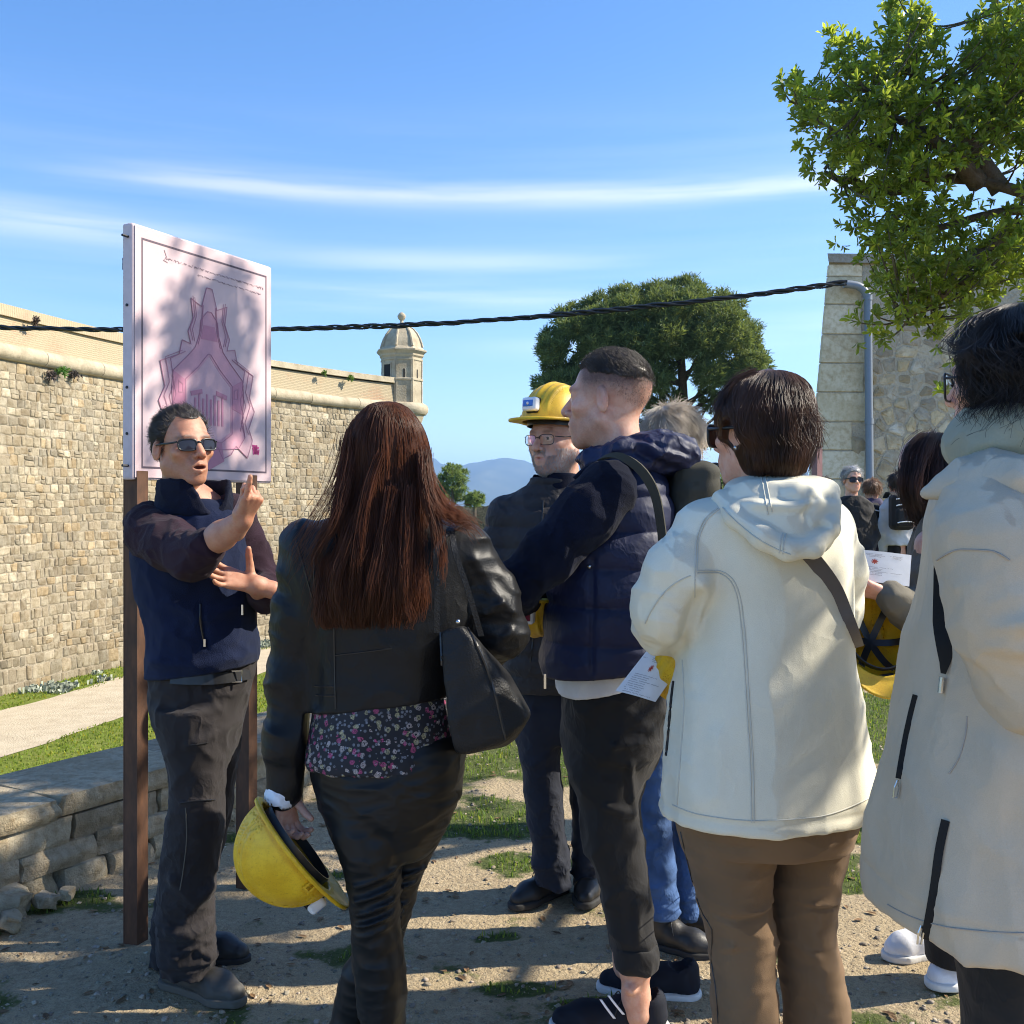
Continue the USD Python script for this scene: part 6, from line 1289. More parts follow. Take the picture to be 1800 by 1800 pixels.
c = g.mix(g.smooth(hi_ + '.intercept', 0.05, 0.85), (0.13, 0.058, 0.034), (0.95, 0.45, 0.17)); c = g.mix(g.smooth(n1, .35, .65), g.mix(1.0, c, (.55, .50, .46), 'multiply'), c); c = g.mix(g.m('multiply', n2, .5), c, g.mix(1.0, c, (.4, .35, .3), 'multiply'))  # auburn ombre, its tips brightened to orange to paint in the sun glow
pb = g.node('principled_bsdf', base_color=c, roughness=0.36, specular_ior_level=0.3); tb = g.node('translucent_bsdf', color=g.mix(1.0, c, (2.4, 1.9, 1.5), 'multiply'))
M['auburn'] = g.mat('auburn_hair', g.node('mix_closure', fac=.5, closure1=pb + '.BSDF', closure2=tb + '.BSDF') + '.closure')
M['hair_under'] = hairmat('hair_underlayer', (0.07, 0.03, 0.018), (0.16, 0.065, 0.03))
hr = prows(Y0, [(705, 674, 690, .02, .008), (712, 652, 708, .02, .055), (729, 634, 726, .02, .085), (767, 612, 744, .02, .105), (800, 606, 749, .02, .110), (850, 603, 750, .005, .10), (900, 598, 752, -.02, .09), (950, 592, 750, -.055, .07), (1000, 572, 748, -.08, .055), (1050, 568, 742, -.09, .045), (1092, 568, 732, -.09, .038), (1102, 575, 726, -.09, .03)])
ha = obj('hair', sculpt([loft([(z, cx, cy, rx * .93, ry * .92) for z, cx, cy, rx, ry in hr[:-3]] + [(q(0, 1020)[2], *hr[-3][1:3], .06, .03)])], .006), M['hair_under'], lw_, smooth=True)
top = q(0, 706)[2]; zz = lambda y_: q(0, y_)[2]
st = [loft_strands(hr, 9000, 26, 1, (zz(722), zz(706)), (zz(1101), zz(1035)), (np.pi * 1.02, np.pi * 1.98), .12, .011, (.94, 1.04), .08, 30.0, 9.0, .008),
      loft_strands(hr, 3000, 22, 2, (zz(740), zz(708)), (zz(1060), zz(960)), (np.pi * .9, np.pi * 2.1), .10, .008, (.98, 1.07), .10, 26.0, 10.0, .010),
      loft_strands(hr, 350, 22, 3, (zz(800), zz(710)), (zz(1090), zz(1000)), (np.pi * .9, np.pi * 2.1), .2, .02, (1.02, 1.10), .25, 40.0, 12.0, .02)]
gl_ = [[q(618, 770, -.06), q(606, 850, -.10), q(586, 915, -.13), q(560, 965, -.13), q(540, 1020, -.12)], [q(606, 790, -.07), q(585, 870, -.11), q(560, 930, -.13), q(545, 985, -.13), q(530, 1040, -.12)], [q(604, 800, -.05), q(578, 872, -.07), q(540, 910, -.08), q(516, 940, -.07), q(498, 1000, -.06)]]
gr_ = [[q(748, 790, -.06), q(756, 850, -.08), q(782, 890, -.10), q(815, 912, -.10), q(842, 940, -.09)], [q(746, 800, -.08), q(752, 860, -.11), q(772, 900, -.12), q(805, 915, -.12), q(832, 925, -.10)], [q(744, 810, -.08), q(752, 880, -.12), q(768, 930, -.13), q(775, 985, -.14), q(770, 1020, -.14)]]
st += [guide_strands(gl_[:1], 170, 26, 4, .012, .012, .012), guide_strands(gr_, 190, 26, 5, .012, .012, .012), guide_strands([[q(640, 880, -.1), q(610, 960, -.14), q(590, 1040, -.15), q(600, 1085, -.15)], [q(690, 860, -.11), q(672, 960, -.14), q(655, 1040, -.16), q(650, 1090, -.15)], [q(720, 860, -.1), q(715, 960, -.14), q(712, 1040, -.15), q(722, 1090, -.15)], [q(668, 800, -.10), q(640, 900, -.13), q(628, 1000, -.15), q(622, 1080, -.15)]], 260, 26, 6, .010, .010, .006)]
st.append(guide_strands([[q(612, 770, -.06), q(592, 850, -.09), q(558, 915, -.12), q(530, 965, -.11), q(508, 1020, -.08)]], 55, 26, 14, .016, .022, .016)); st.append(guide_strands([[q(746, 800, -.06), q(758, 850, -.08), q(788, 893, -.10), q(820, 914, -.10), q(846, 942, -.09)]], 60, 26, 15, .012, .016, .012))
kk = 26
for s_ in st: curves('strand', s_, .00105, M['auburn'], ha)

# her shoulder bag and helmet
bg_ = thing('shoulder_bag', 'black grained leather tote bag hanging from the long-haired woman shoulder', 'bag', q(830, 1330, -.16))
bp = lambda a, b, d_=0.0: q(a, b, -.12 + d_)
hull = np.array([bp(768, 1108, -.03), bp(815, 1097, -.05), bp(822, 1100, .06), bp(772, 1110, .05), bp(776, 1200, -.06), bp(792, 1318, -.075), bp(800, 1328, -.06), bp(818, 1331, -.06), bp(900, 1296, -.05), bp(936, 1262, .0), bp(938, 1252, .05), bp(906, 1190, .08), bp(900, 1310, .06), bp(800, 1322, .08), bp(870, 1150, .07), bp(880, 1196, -.02)])
tm = trimesh.convex.convex_hull(hull); planes = np.c_[tm.face_normals, -np.einsum('ij,ij->i', tm.face_normals, tm.triangles[:, 0])]
_, iu = np.unique(np.round(planes, 4), axis=0, return_index=True); planes = planes[iu]
def bagf(p):
    dd = np.full(len(p), -9.0)
    for pl_ in planes: dd = smax(dd, p @ pl_[:3] + pl_[3], .013)
    return dd - wr(p, .006, 9, 3)
lo, hi = tm.bounds; fB = bagf; bm = nets(fB, lo, hi, .005, near=4)
bb = obj('bag_body', bm, C['bag_leather'], bg_, smooth=True)
for pts in ([(822, 1104), (858, 1180), (880, 1260), (888, 1300)], [(775, 1112), (779, 1200), (790, 1300)]):
    m_ = seam(fB, pts, .0032, .0005)
    if m_ is not None: obj('piping', m_, M['plastic_black'], bb)
for pts in ([q(768, 1112, -.15), q(768, 1040, -.15), q(766, 975, -.15), q(790, 935, -.12), q(812, 922, -.02), q(815, 930, .06)], [q(846, 1118, -.14), q(820, 1030, -.15), q(800, 970, -.15), q(795, 932, -.11), q(806, 918, -.02), q(810, 930, .06)]):
    obj('strap', ribbon(spline(pts, 24), (1, .25, 0), .013, .002), C['bag_leather'], bg_, smooth=40)
obj('strap_rivet', trimesh.creation.icosphere(1, .006).apply_translation(q(805, 1093, -.15)), M['steel_bright'], bg_)
hY = R_yz((.52, .30, -.78), (-.80, -.22, -.50))
hard_hat('scuffed yellow hard hat hanging crown-out from the long-haired woman hand', W(520, 1487, 2.37), hY, .90)
# ---- man wearing a yellow hard hat
Y0 = 3.76; q = lambda a, b, dy=0.0: W(a, b, Y0 + dy)
hm = person('older bearded man in glasses wearing a yellow hard hat and dark quilted jacket', gz(975, 1560))
hc, hR, hs = q(976, 772, -.04), head_R((-.62, -.78, -.04)), 1.06
head = sculpt(xf(head_prims(nose=1.18, jaw=1.10, fat=.006, lip=.8), hc, hR, hs), .0032)
hL = q(905, 1070, -.22); hand = hand_prims(hL, (.85, -.2, -.25), (.1, .8, -.2), -1, [(.8, .9, .5)] * 4, (.5, .6), 1.0)
arm = sculpt(chain([q(872, 1050, -.08), hL], [.04, .03], .02) + hand, .0045)
core = core_mesh([([hc + hR @ (0, -.03, -.12), q(965, 900), q(965, 1050), q(965, 1200)], [.05, .09, .11, .11]), ([q(965, 900), q(888, 905), q(870, 1040, -.05), q(890, 1062, -.16)], [.06, .042, .035, .03]), ([q(965, 900), q(1045, 905), q(1065, 1050), q(1030, 1075, -.2)], [.06, .042, .035, .03]),
                  ([q(945, 1200), q(958, 1380, -.02), q(970, 1550, -.03)], [.08, .04, .03]), ([q(1010, 1200), q(1025, 1400, .05), q(1030, 1560, .05)], [.08, .04, .03])])
b = union([head, core, arm])
obj('body', b, S_FAIR, hm, smooth=True, tint=face_tint(b.vertices, hc, hR, hs, beard=.5, beardcol=(1.05, 1.15, 1.22), brow=(.42, .38, .36), wrinkles=.3))
M['hair_grey'] = hairmat('grey_hair', (0.10, 0.095, 0.09), (0.33, 0.32, 0.31))
cap = Cap(hc, hR, hs, [(0, .09), (60, .06), (80, .005), (95, .0), (112, .018), (135, -.03), (180, -.05)], .004, .005)
hq = obj('hair', cap.mesh, M['hair_grey'], hm, smooth=True)
curves('strand', grow(cap, 1600, .022, lambda p: np.stack([0 * p[:, 0], -.5 + 0 * p[:, 0], -1 + 0 * p[:, 0]], 1), .3, 4, 5, .25), .0012, M['hair_grey'], hq)
hq2 = Patch(b, hc, hR, hs, lambda q_: (q_[:, 2] < -.030) & (q_[:, 2] > -.125) & (q_[:, 1] > -.005) & (np.hypot(q_[:, 0] / 1.3, q_[:, 2] + .066) > .020) & (q_[:, 1] < .102) & (np.linalg.norm(q_, axis=1) < .16) & ((q_[:, 2] < -.052) | (np.abs(q_[:, 0]) > .056) | (np.abs(q_[:, 0]) < .024)))
M['beard_white'] = hairmat('white_beard', (0.36, 0.34, 0.32), (0.75, 0.72, 0.70))
curves('beard', grow(hq2, 5200, .010, lambda p: np.stack([p[:, 0], .4 + 0 * p[:, 0], -1 + 0 * p[:, 0]], 1), .7, 14, 4, .4), .0009, M['beard_white'], hq)
glasses(hm, hc, hR, hs, M['clear_lens'], M['black_metal'], .026, .0175, .101, -.002, .0013, name='glasses')
jr = prows(Y0, [(845, 935, 1010, -.02, .08), (862, 915, 1030, -.01, .09), (885, 890, 1052, 0, .115), (940, 880, 1062, 0, .145), (1000, 878, 1062, 0, .155), (1080, 882, 1060, -.02, .17), (1150, 886, 1056, -.02, .17), (1205, 890, 1052, 0, .16)])
def ex(p, dd): return dd - quilt(p[:, 2] + .01 * meshkit.noise(p * 5), 0.02, .075, .009) - wr(p, .008, 13, 3)
aL = chain([q(890, 905), q(872, 985, -.01), q(872, 1045, -.07), q(902, 1066, -.19)], [.066, .060, .056, .045], .03)
aR = chain([q(1042, 905), q(1062, 1000), q(1060, 1060, -.05), q(1030, 1075, -.2)], [.066, .060, .056, .045], .03)
fJ, lo, hi = field([loft(jr, n=2.3)] + aL + aR, ex); jk = obj('quilted_jacket', nets(fJ, lo, hi, .006), C['grey_puffer'], hm, smooth=True)
obj('front_zip', seam(fJ, [(955, 880), (950, 960), (945, 1040), (930, 1180)], .004, .001, 2.5), M['plastic_black'], jk)
co = prows(Y0, [(832, 938, 1016, -.03, .078), (850, 932, 1022, -.02, .085), (880, 922, 1032, 0, .10)]); ci = [(z, cx, cy, rx - .014, ry - .014) for z, cx, cy, rx, ry in co]; ci[0] = (ci[0][0] + .03, *ci[0][1:]); vc = unit((-.62, -.78, 0))
obj('collar', clean(sculpt([loft(co), loft(ci, sign=-1, k=.004), cone(q(970, 890) + vc * .11, q(972, 880) + vc * .13 + np.array([0, 0, .12]), .01, .07, .006, -1)], .0055)), C['collar'], hm, smooth=True)
obj('shirt', clean(sculpt([loft(prows(Y0, [(842, 948, 1008, -.02, .07), (870, 936, 1018, -.02, .088), (920, 930, 1020, -.03, .125)]), n=2.2)], .006, lambda p, dd: dd - wr(p, .004, 30, 2))), cloth('grey_knit', (0.075, 0.075, 0.085), 0.9, 300.0, .0015), hm, smooth=True)
pl = loft(prows(Y0, [(1180, 898, 1050, 0, .14), (1240, 903, 1050, 0, .145), (1300, 908, 1048, 0, .12)]), n=2.2)
l1 = loft(prows(Y0 - .02, [(1240, 906, 990, 0, .12), (1310, 912, 986, 0, .10), (1375, 920, 988, 0, .09), (1430, 926, 992, 0, .082), (1490, 934, 998, 0, .078), (1535, 937, 1003, 0, .076), (1556, 938, 1003, 0, .074)]), .02, 2.3)
l2 = loft(prows(Y0 + .05, [(1240, 975, 1052, 0, .115), (1330, 994, 1056, 0, .095), (1430, 1004, 1054, 0, .08), (1540, 1008, 1052, 0, .07), (1560, 1010, 1050, 0, .068)]), .02, 2.3)
obj('trousers', clean(sculpt([pl, l1, l2], .0065, lambda p, dd: dd - wr(p, .010, 10, 5, (1, 1, .8)) - np.clip((.35 - p[:, 2]) / .3, 0, 1) * wr(p, .016, 9, 4, (.8, .8, 2)))), C['navy_cotton'], hm, smooth=True)
shoe(hm, (.20, 3.86, 0), (.005, 3.66, 0), C['shoe_black'], C['sole_black'], ankle=.12, h=.006, laces=M['plastic_black']); shoe(hm, (.315, 3.93, 0), (.262, 3.66, 0), C['shoe_black'], C['sole_black'], ankle=.12, h=.006)
hard_hat('yellow hard hat with blue-faced lamp worn by the bearded man', to_world([(0, -.008, .052)], hc, hR, hs)[0], hR @ np.array([[1, 0, 0], [0, .995, -.10], [0, .10, .995]]), .98)

# ---- tall man in the navy puffer vest
Y0 = 2.87; q = lambda a, b, dy=0.0: W(a, b, Y0 + dy)
nv = person('tall man in navy puffer vest and black trousers with faded haircut, facing left', gz(1090, 1790))
hc, hR, hs = q(1069, 703, -.01), head_R((-.90, .40, .02)), 1.135
head = sculpt(xf(head_prims(nose=1.1, jaw=1.0), hc, hR, hs), .0032)
hL = q(938, 1062, .12); hand = hand_prims(hL, (.35, .3, -.75), (.75, .1, .4), 1, [(.7, .8, .5)] * 4, (.5, .6), 1.05)
arm = sculpt(chain([q(905, 1040, -.08), hL], [.042, .032], .02) + hand, .0045)
an = sculpt(chain([q(1112, 1640, -.06), q(1116, 1700, -.06), q(1118, 1750, -.05), q(1120, 1778, -.05)], [.05, .041, .036, .04], .02) + [ell(q(1108, 1738, -.095), .018, k=.014)], .004)
core = core_mesh([([hc + hR @ (0, -.035, -.13), q(1085, 860), q(1075, 1000), q(1075, 1190)], [.056, .09, .11, .12]), ([q(1085, 860), q(1062, 872, -.16), q(908, 1030, -.2), q(925, 1052, .0)], [.06, .05, .036, .032]), ([q(1085, 870), q(1070, 880, .17), q(990, 1010, .2)], [.06, .05, .036]),
                  ([q(1070, 1200), q(1072, 1430, -.05), q(1114, 1660, -.06)], [.10, .05, .04]), ([q(1090, 1200), q(1090, 1430, .1), q(1098, 1700, .16)], [.10, .05, .035])])
b = union([head, core, arm, an])
obj('body', b, S_FAIR, nv, smooth=True, tint=face_tint(b.vertices, hc, hR, hs, beard=.5, fade=1.0))
cap = Cap(hc, hR, hs, [(0, .074), (30, .070), (45, .074), (70, .056), (100, .052), (140, .044), (180, .036)], .002, .0032, .003, top=.004)
hq = obj('hair', cap.mesh, M['hair_dark'], nv, smooth=True)
curves('strand', grow(cap, 5200, .014, lambda p: np.stack([p[:, 0] * 4, np.ones(len(p)) * .5, .6 + 0 * p[:, 0]], 1), 1.1, 3, 4, .3), .0009, M['hair_dark'], hq)
fadec = Cap(hc, hR, hs, [(0, .085), (50, .080), (72, .030), (85, .010), (104, .030), (125, -.005), (150, -.035), (180, -.042)], .0012, .0034, .0)
curves('stubble', grow(fadec, 7000, .0045, lambda p: np.stack([p[:, 0] * 2, -.3 + 0 * p[:, 0], -.7 + 0 * p[:, 0]], 1), .9, 8, 3, .3), .0006, M['hair_dark'], hq)
vr = prows(Y0, [(815, 1050, 1132, .0, .10), (838, 1040, 1158, .01, .14), (870, 1022, 1172, .01, .175), (920, 1004, 1176, .01, .19), (975, 984, 1178, 0, .195), (1030, 969, 1180, 0, .20), (1096, 963, 1182, 0, .205), (1150, 957, 1182, 0, .205), (1188, 953, 1178, 0, .20)])
ct = cutline(950, 1184, 1095, 1168, Y0)
def ex(p, dd):
    dd = dd - quilt(p[:, 2] + .012 * (meshkit.noise(p * 6) - .5), q(0, 1056)[2], .0985, .014) - wr(p, .006, 10, 3, (1, 1, 1.4)) + crease(p, [q(1043, 985, -.19), q(1042, 1080, -.205), q(1040, 1180, -.2)], .007, .008)
    return smax(dd, np.where(p[:, 0] < q(1100, 1170)[0], ct(p), p[:, 2] * 0 + q(0, 1172)[2] - p[:, 2]), .006)
fV, lo, hi = field([loft(vr, n=2.4)], ex); vs_ = obj('puffer_vest', nets(fV, lo, hi, .0055), C['navy_puffer'], nv, smooth=True)
sl = chain([q(1068, 862, -.165), q(1030, 905, -.19), q(962, 976, -.205), q(908, 1030, -.20), q(902, 1042, -.16), q(922, 1055, .03)], [.080, .078, .070, .060, .056, .046], .03)
obj('sleeve', sculpt(sl, .005, lambda p, dd: dd - wr(p, .008, 12, 9) - .3 * wr(p, .006, 40, 2) - crease(p, [q(990, 930, -.27), q(1000, 1010, -.25)], .014, .006) - crease(p, [q(950, 965, -.27), q(955, 1030, -.24)], .014, .007) - crease(p, [q(905, 1000, -.24), q(930, 1050, -.24)], .012, .007)), C['navy_knit'], nv, smooth=True)
obj('sleeve', sculpt(chain([q(1070, 880, .16), q(1020, 960, .2), q(985, 1010, .2), q(960, 1050, .12)], [.07, .06, .055, .045], .03), .007, lambda p, dd: dd - wr(p, .008, 12, 9)), C['navy_knit'], nv, smooth=True)
ah = spline([q(1010, 842, -.16), q(1062, 812, -.16), q(1096, 840, -.20), q(1104, 890, -.225), q(1094, 940, -.235), q(1060, 975, -.235)], 24)
ah = ah[:13]; obj('armhole_trim', tube(ah, .007, 6), C['collar'], nv, smooth=True)
obj('button', trimesh.creation.icosphere(2, .006).apply_translation(onto(fV, 1036, 996, off=.003)), M['steel_bright'], vs_); 
zc = onto(fV, 958, 1178, off=.01); obj('zip_pull', box(zc - (0, 0, .03), (.006, .004, .04)), M['steel_bright'], vs_)
# hood lying on the shoulders, and the collar in front
hd = [ell(q(1148, 797, -.01), (.112, .16, .066), k=.03), ell(q(1186, 806, .0), (.062, .13, .056), k=.03), ell(q(1105, 805, -.06), (.075, .10, .045), k=.03), cone(q(1046, 806, -.07), q(1090, 792, -.12), .026, .034, .03), cone(q(1046, 806, -.07), q(1040, 815, .05), .026, .03, .03), cone(q(1040, 815, .05), q(1090, 790, .14), .03, .035, .03)]
obj('hood', sculpt(hd, .0048, lambda p, dd: dd - wr(p, .018, 11, 21, (1, 1, 1.2)) - wr(p, .005, 24, 22) + crease(p, [q(1060, 806, -.17), q(1120, 795, -.17), q(1180, 822, -.15), q(1215, 838, -.08)], .010, .014) + crease(p, [q(1100, 765, -.1), q(1160, 785, -.16), q(1215, 800, -.09)], .008, .009)), C['navy_puffer'], nv, smooth=True)
obj('shirt_tail', sculpt([loft(prows(Y0, [(1160, 976, 1150, 0, .165), (1190, 977, 1152, 0, .168), (1216, 978, 1150, 0, .168)]), n=2.3)], .006, lambda p, dd: smax(dd - wr(p, .005, 16, 4, (1, 1, .5)), cutline(980, 1222, 1100, 1196, Y0)(p), .004)), C['white_cotton'], nv, smooth=True)
pl = loft(prows(Y0, [(1185, 986, 1170, 0, .155), (1233, 986, 1170, 0, .165), (1300, 990, 1164, 0, .165), (1350, 1000, 1145, 0, .13)]), n=2.2)
l1 = loft(prows(Y0 - .05, [(1290, 990, 1150, .05, .10), (1367, 1004, 1132, 0, .105), (1420, 1019, 1122, 0, .095), (1490, 1028, 1134, 0, .088), (1540, 1047, 1140, 0, .082), (1600, 1062, 1146, 0, .076), (1650, 1075, 1150, 0, .073), (1690, 1080, 1152, 0, .072)]), .02, 2.3)
l2 = loft(prows(Y0 + .12, [(1290, 1020, 1164, 0, .11), (1400, 1046, 1128, 0, .095), (1500, 1054, 1128, 0, .08), (1600, 1064, 1130, 0, .07), (1672, 1072, 1128, 0, .068)]), .02, 2.3)
def ext(p, dd): return dd - wr(p, .013, 9, 6, (1, 1, .8)) - crease(p, [q(1080, 1316, -.2), q(1124, 1305, -.15)], .012, .012) - crease(p, [q(1070, 1425, -.18), q(1118, 1432, -.13)], .013, .012) - crease(p, [q(1110, 1345, -.17), q(1118, 1420, -.15)], .010, .009) - crease(p, [q(1122, 1590, -.13), q(1120, 1650, -.12)], .012, .010) - crease(p, [q(1112, 1262, -.2), q(1150, 1290, -.17)], .014, .010)
obj('trousers', clean(sculpt([pl, l1, l2], .0055, ext)), C['black'], nv, smooth=True)
cu = prows(Y0 - .05, [(1652, 1075, 1154, 0, .077), (1675, 1077, 1157, 0, .080), (1698, 1080, 1155, 0, .078)])
obj('rolled_cuff', sculpt([loft(cu, n=2.3), loft([(z - .01, cx, cy, rx - .014, ry - .014) for z, cx, cy, rx, ry in cu], n=2.3, sign=-1, k=.003)], .005, lambda p, dd: dd - wr(p, .006, 16, 3)), C['black'], nv, smooth=True)
sn = shoe(nv, (.435, 2.835, 0), (.108, 2.845, 0), C['mesh_navy'], C['sole_white'], hgt=.075, laces=M['plastic_black'], name='sneaker', h=.0045)
shoe(nv, (.56, 3.04, 0), (.262, 3.10, 0), C['mesh_navy'], C['sole_white'], hgt=.075, h=.006, name='sneaker')
for a_, b_ in (((1056, 1757), (1080, 1790)), ((1070, 1750), (1096, 1783))):
    p0, p1 = W(*a_, 2.79), W(*b_, 2.785); obj('stripe', ribbon(spline([p0, (p0 + p1) / 2 + (0, -.003, 0), p1], 6), (1, -.2, 0), .007, .0015), M['white_plastic'], sn)
for pts, dz in (([q(1058, 806, -.17), q(1080, 800, -.20), q(1110, 812, -.235), q(1136, 838, -.245), q(1152, 870, -.245), q(1160, 910, -.24), q(1166, 960, -.23), q(1172, 1040, -.2)], 0),):
    bkp = thing('backpack', 'olive and black backpack worn by the tall man in the navy vest', 'backpack', q(1205, 1050, .05))
    bc = q(1212, 935, .03)
    bdm = sculpt([rbox(bc, (.13, .29, .40), rad=.05), rbox(bc + (.05, 0, -.06), (.08, .22, .2), rad=.03, k=.02)], .006, lambda p, dd: dd - wr(p, .010, 9, 4) - .003 * np.sin(p[:, 2] * 90))
    obj('pack', bdm, C['olive'], bkp, smooth=True)
    obj('shoulder_strap', ribbon(spline(pts, 24), (.75, -.45, .5), .025, .004), C['olive'], bkp, smooth=40)
    obj('shoulder_strap', ribbon(spline([q(1085, 800, .14), q(1120, 815, .2), q(1152, 870, .22), q(1165, 960, .2)], 16), (.75, .45, .5), .032, .005), C['olive'], bkp, smooth=40)
    for dy in (-.08, .0): obj('webbing', ribbon(spline([bc + (-.02, dy, .17), bc + (.06, dy, .19), bc + (.09, dy, .05)], 10), (0, 1, 0), .025, .003), M['plastic_black'], bkp)
hard_hat('yellow hard hat with a dark red lamp held under the navy-vest man arm', q(948, 1036, .16), R_yz((-.28, -.93, -.10), (-.05, .1, -1)), .92, lamp='red')

# ---- man in blue jeans, mostly hidden
Y0 = 3.4; q = lambda a, b, dy=0.0: W(a, b, Y0 + dy)
jm_ = person('grey-blond man in blue jeans mostly hidden behind the tall navy-vest man', gz(1180, 1660))
hc, hR, hs = q(1186, 786), head_R((.45, .89, -.05)), 1.04
head = sculpt(xf(head_prims(), hc, hR, hs), .005)
core = core_mesh([([hc + hR @ (0, -.03, -.12), q(1190, 940), q(1185, 1180)], [.05, .10, .11]), ([q(1190, 930), q(1262, 930), q(1270, 1060)], [.07, .045, .036]), ([q(1190, 930), q(1110, 930), q(1105, 1060)], [.07, .045, .036]), ([q(1150, 1190), q(1148, 1400), q(1165, 1640)], [.08, .045, .03]), ([q(1200, 1190), q(1205, 1400, .1), q(1208, 1640, .1)], [.08, .045, .03])])
obj('body', union([head, core]), S_FAIR, jm_, smooth=True, tint=(1, 1, 1))
assert True
M['hair_sandy'] = hairmat('sandy_grey_hair', (0.34, 0.275, 0.20), (0.75, 0.66, 0.54))
cap = Cap(hc, hR, hs, [(0, .06), (60, .03), (95, -.02), (130, -.06), (180, -.10)], .016, .005, .008)
hq = obj('hair', cap.mesh, M['hair_sandy'], jm_, smooth=True)
curves('strand', grow(cap, 4200, .06, lambda p: np.stack([.25 + p[:, 0] * 6, -.35 - p[:, 1] * 3, -.75 + np.clip(p[:, 2] - .05, 0, 1) * 8], 1), .35, 6, 8, .35, .02, .25), .0014, M['hair_sandy'], hq)
obj('jacket', sculpt([loft(prows(Y0, [(835, 1150, 1225, 0, .09), (872, 1128, 1262, 0, .12), (920, 1112, 1284, 0, .15), (1050, 1110, 1285, 0, .16), (1190, 1112, 1270, 0, .16)]), n=2.3)] + chain([q(1258, 910), q(1280, 1000), q(1275, 1090, -.05)], [.066, .06, .055], .03), .007, lambda p, dd: dd - wr(p, .010, 10, 4)), C['navy_knit'], jm_, smooth=True)
g = G(); p = g.pos(); ck = g.node('checker_texture', vector=p, scale=46.0, color1=(0.02, 0.02, 0.035), color2=(0.16, 0.15, 0.17)) + '.color'
obj('scarf', sculpt([ell(q(1195, 858), (.10, .10, .04), k=.02), ell(q(1215, 835), (.06, .07, .04), k=.02)], .006, lambda p, dd: dd - wr(p, .012, 18, 4)), g.mat('checked_scarf', g.node('principled_bsdf', base_color=ck, roughness=0.9) + '.BSDF'), jm_, smooth=True)
l1 = loft(prows(Y0 - .03, [(1180, 1110, 1190, 0, .13), (1300, 1112, 1186, 0, .105), (1420, 1118, 1176, 0, .085), (1500, 1124, 1184, 0, .08), (1560, 1130, 1190, 0, .078), (1606, 1136, 1194, 0, .078)]), .02, 2.3)
l2 = loft(prows(Y0 + .10, [(1180, 1160, 1250, 0, .13), (1300, 1168, 1238, 0, .105), (1450, 1180, 1228, 0, .085), (1612, 1188, 1228, 0, .07)]), .02, 2.3)
obj('jeans', clean(sculpt([l1, l2], .006, lambda p, dd: dd - wr(p, .012, 11, 7, (1, 1, 1.4)) - np.clip((.3 - p[:, 2]) / .3, 0, 1) * wr(p, .012, 14, 3, (.7, .7, 2)))), C['denim'], jm_, smooth=True)
shoe(jm_, (.44, 3.42, 0), (.655, 3.31, 0), C['shoe_black'], C['sole_black'], ankle=.10, laces=M['plastic_black'], h=.006); shoe(jm_, (.555, 3.52, 0), (.75, 3.45, 0), C['shoe_black'], C['sole_black'], ankle=.10, h=.006)
# ---- woman in the cream coat
Y0 = 2.2; q = lambda a, b, dy=0.0: W(a, b, Y0 + dy)
wc = person('short-haired woman in a cream hooded coat and brown trousers seen from behind', W(1350, 885, 2.2) * (1, 1, 0))
hc, hR, hs = q(1331, 758), head_R((-.66, .75, -.03)), .96
head = sculpt(xf(head_prims(jaw=.95, lip=1.0), hc, hR, hs), .003)
core = core_mesh([([hc + hR @ (0, -.035, -.12), q(1350, 980), q(1350, 1200), q(1350, 1400)], [.05, .09, .11, .12]), ([q(1350, 960), q(1242, 950, -.04), q(1170, 1075, -.03), q(1190, 1110, .15)], [.07, .04, .034, .03]), ([q(1350, 960), q(1450, 950), q(1462, 1075, .1), q(1440, 1110, .28)], [.07, .04, .034, .03]),
                  ([q(1290, 1400), q(1290, 1640), q(1305, 2040)], [.05, .03, .025]), ([q(1430, 1400, .05), q(1415, 1640, .05), q(1440, 2040, .05)], [.05, .03, .025])])
b = union([head, core]); obj('body', b, S_FAIR, wc, smooth=True, tint=face_tint(b.vertices, hc, hR, hs))
M['hair_brown'] = hairmat('dark_brown_hair', (0.030, 0.014, 0.009), (0.12, 0.058, 0.032), 0.36, 0.4)
hrr = prows(Y0, [(650, 1338, 1366, .02, .012), (658, 1312, 1392, .02, .055), (675, 1282, 1413, .015, .088), (700, 1263, 1425, .01, .108), (730, 1254, 1431, .0, .115), (765, 1258, 1430, -.005, .112), (795, 1282, 1424, -.015, .098), (820, 1296, 1416, -.03, .08), (838, 1310, 1406, -.035, .06)])
hf = to_world([(0, .11, .02)], hc, hR, hs)[0]
fcut = [ell(to_world([(0, .125, -.045)], hc, hR, hs)[0], (.088, .088, .10), hR, k=.01, sign=-1), ell(to_world([(-.088, .012, -.012)], hc, hR, hs)[0], (.03, .026, .034), hR, k=.008, sign=-1)]
ha = obj('hair', sculpt([loft([(z, cx, cy, rx * .95, ry * .95) for z, cx, cy, rx, ry in hrr])] + fcut, .0042, lambda p, dd: dd - .010 * (meshkit.noise(p * np.array([70, 70, 14])) - .5)), M['hair_brown'], wc, smooth=True)
zz = lambda y_: q(0, y_)[2]
def keep_back(s, lim=.045):
    """Leaves the face and the ear free of strands."""
    l_ = (s[:, 3:] - hc) @ hR / hs; bad = ((l_[..., 1] > lim) & (l_[..., 2] < .045) & (l_[..., 2] > -.2)).any(1) | ((l_[..., 0] < -.06) & (np.abs(l_[..., 1] - .008) < .022) & (l_[..., 2] < .012) & (l_[..., 2] > -.06)).any(1); return s[~bad]
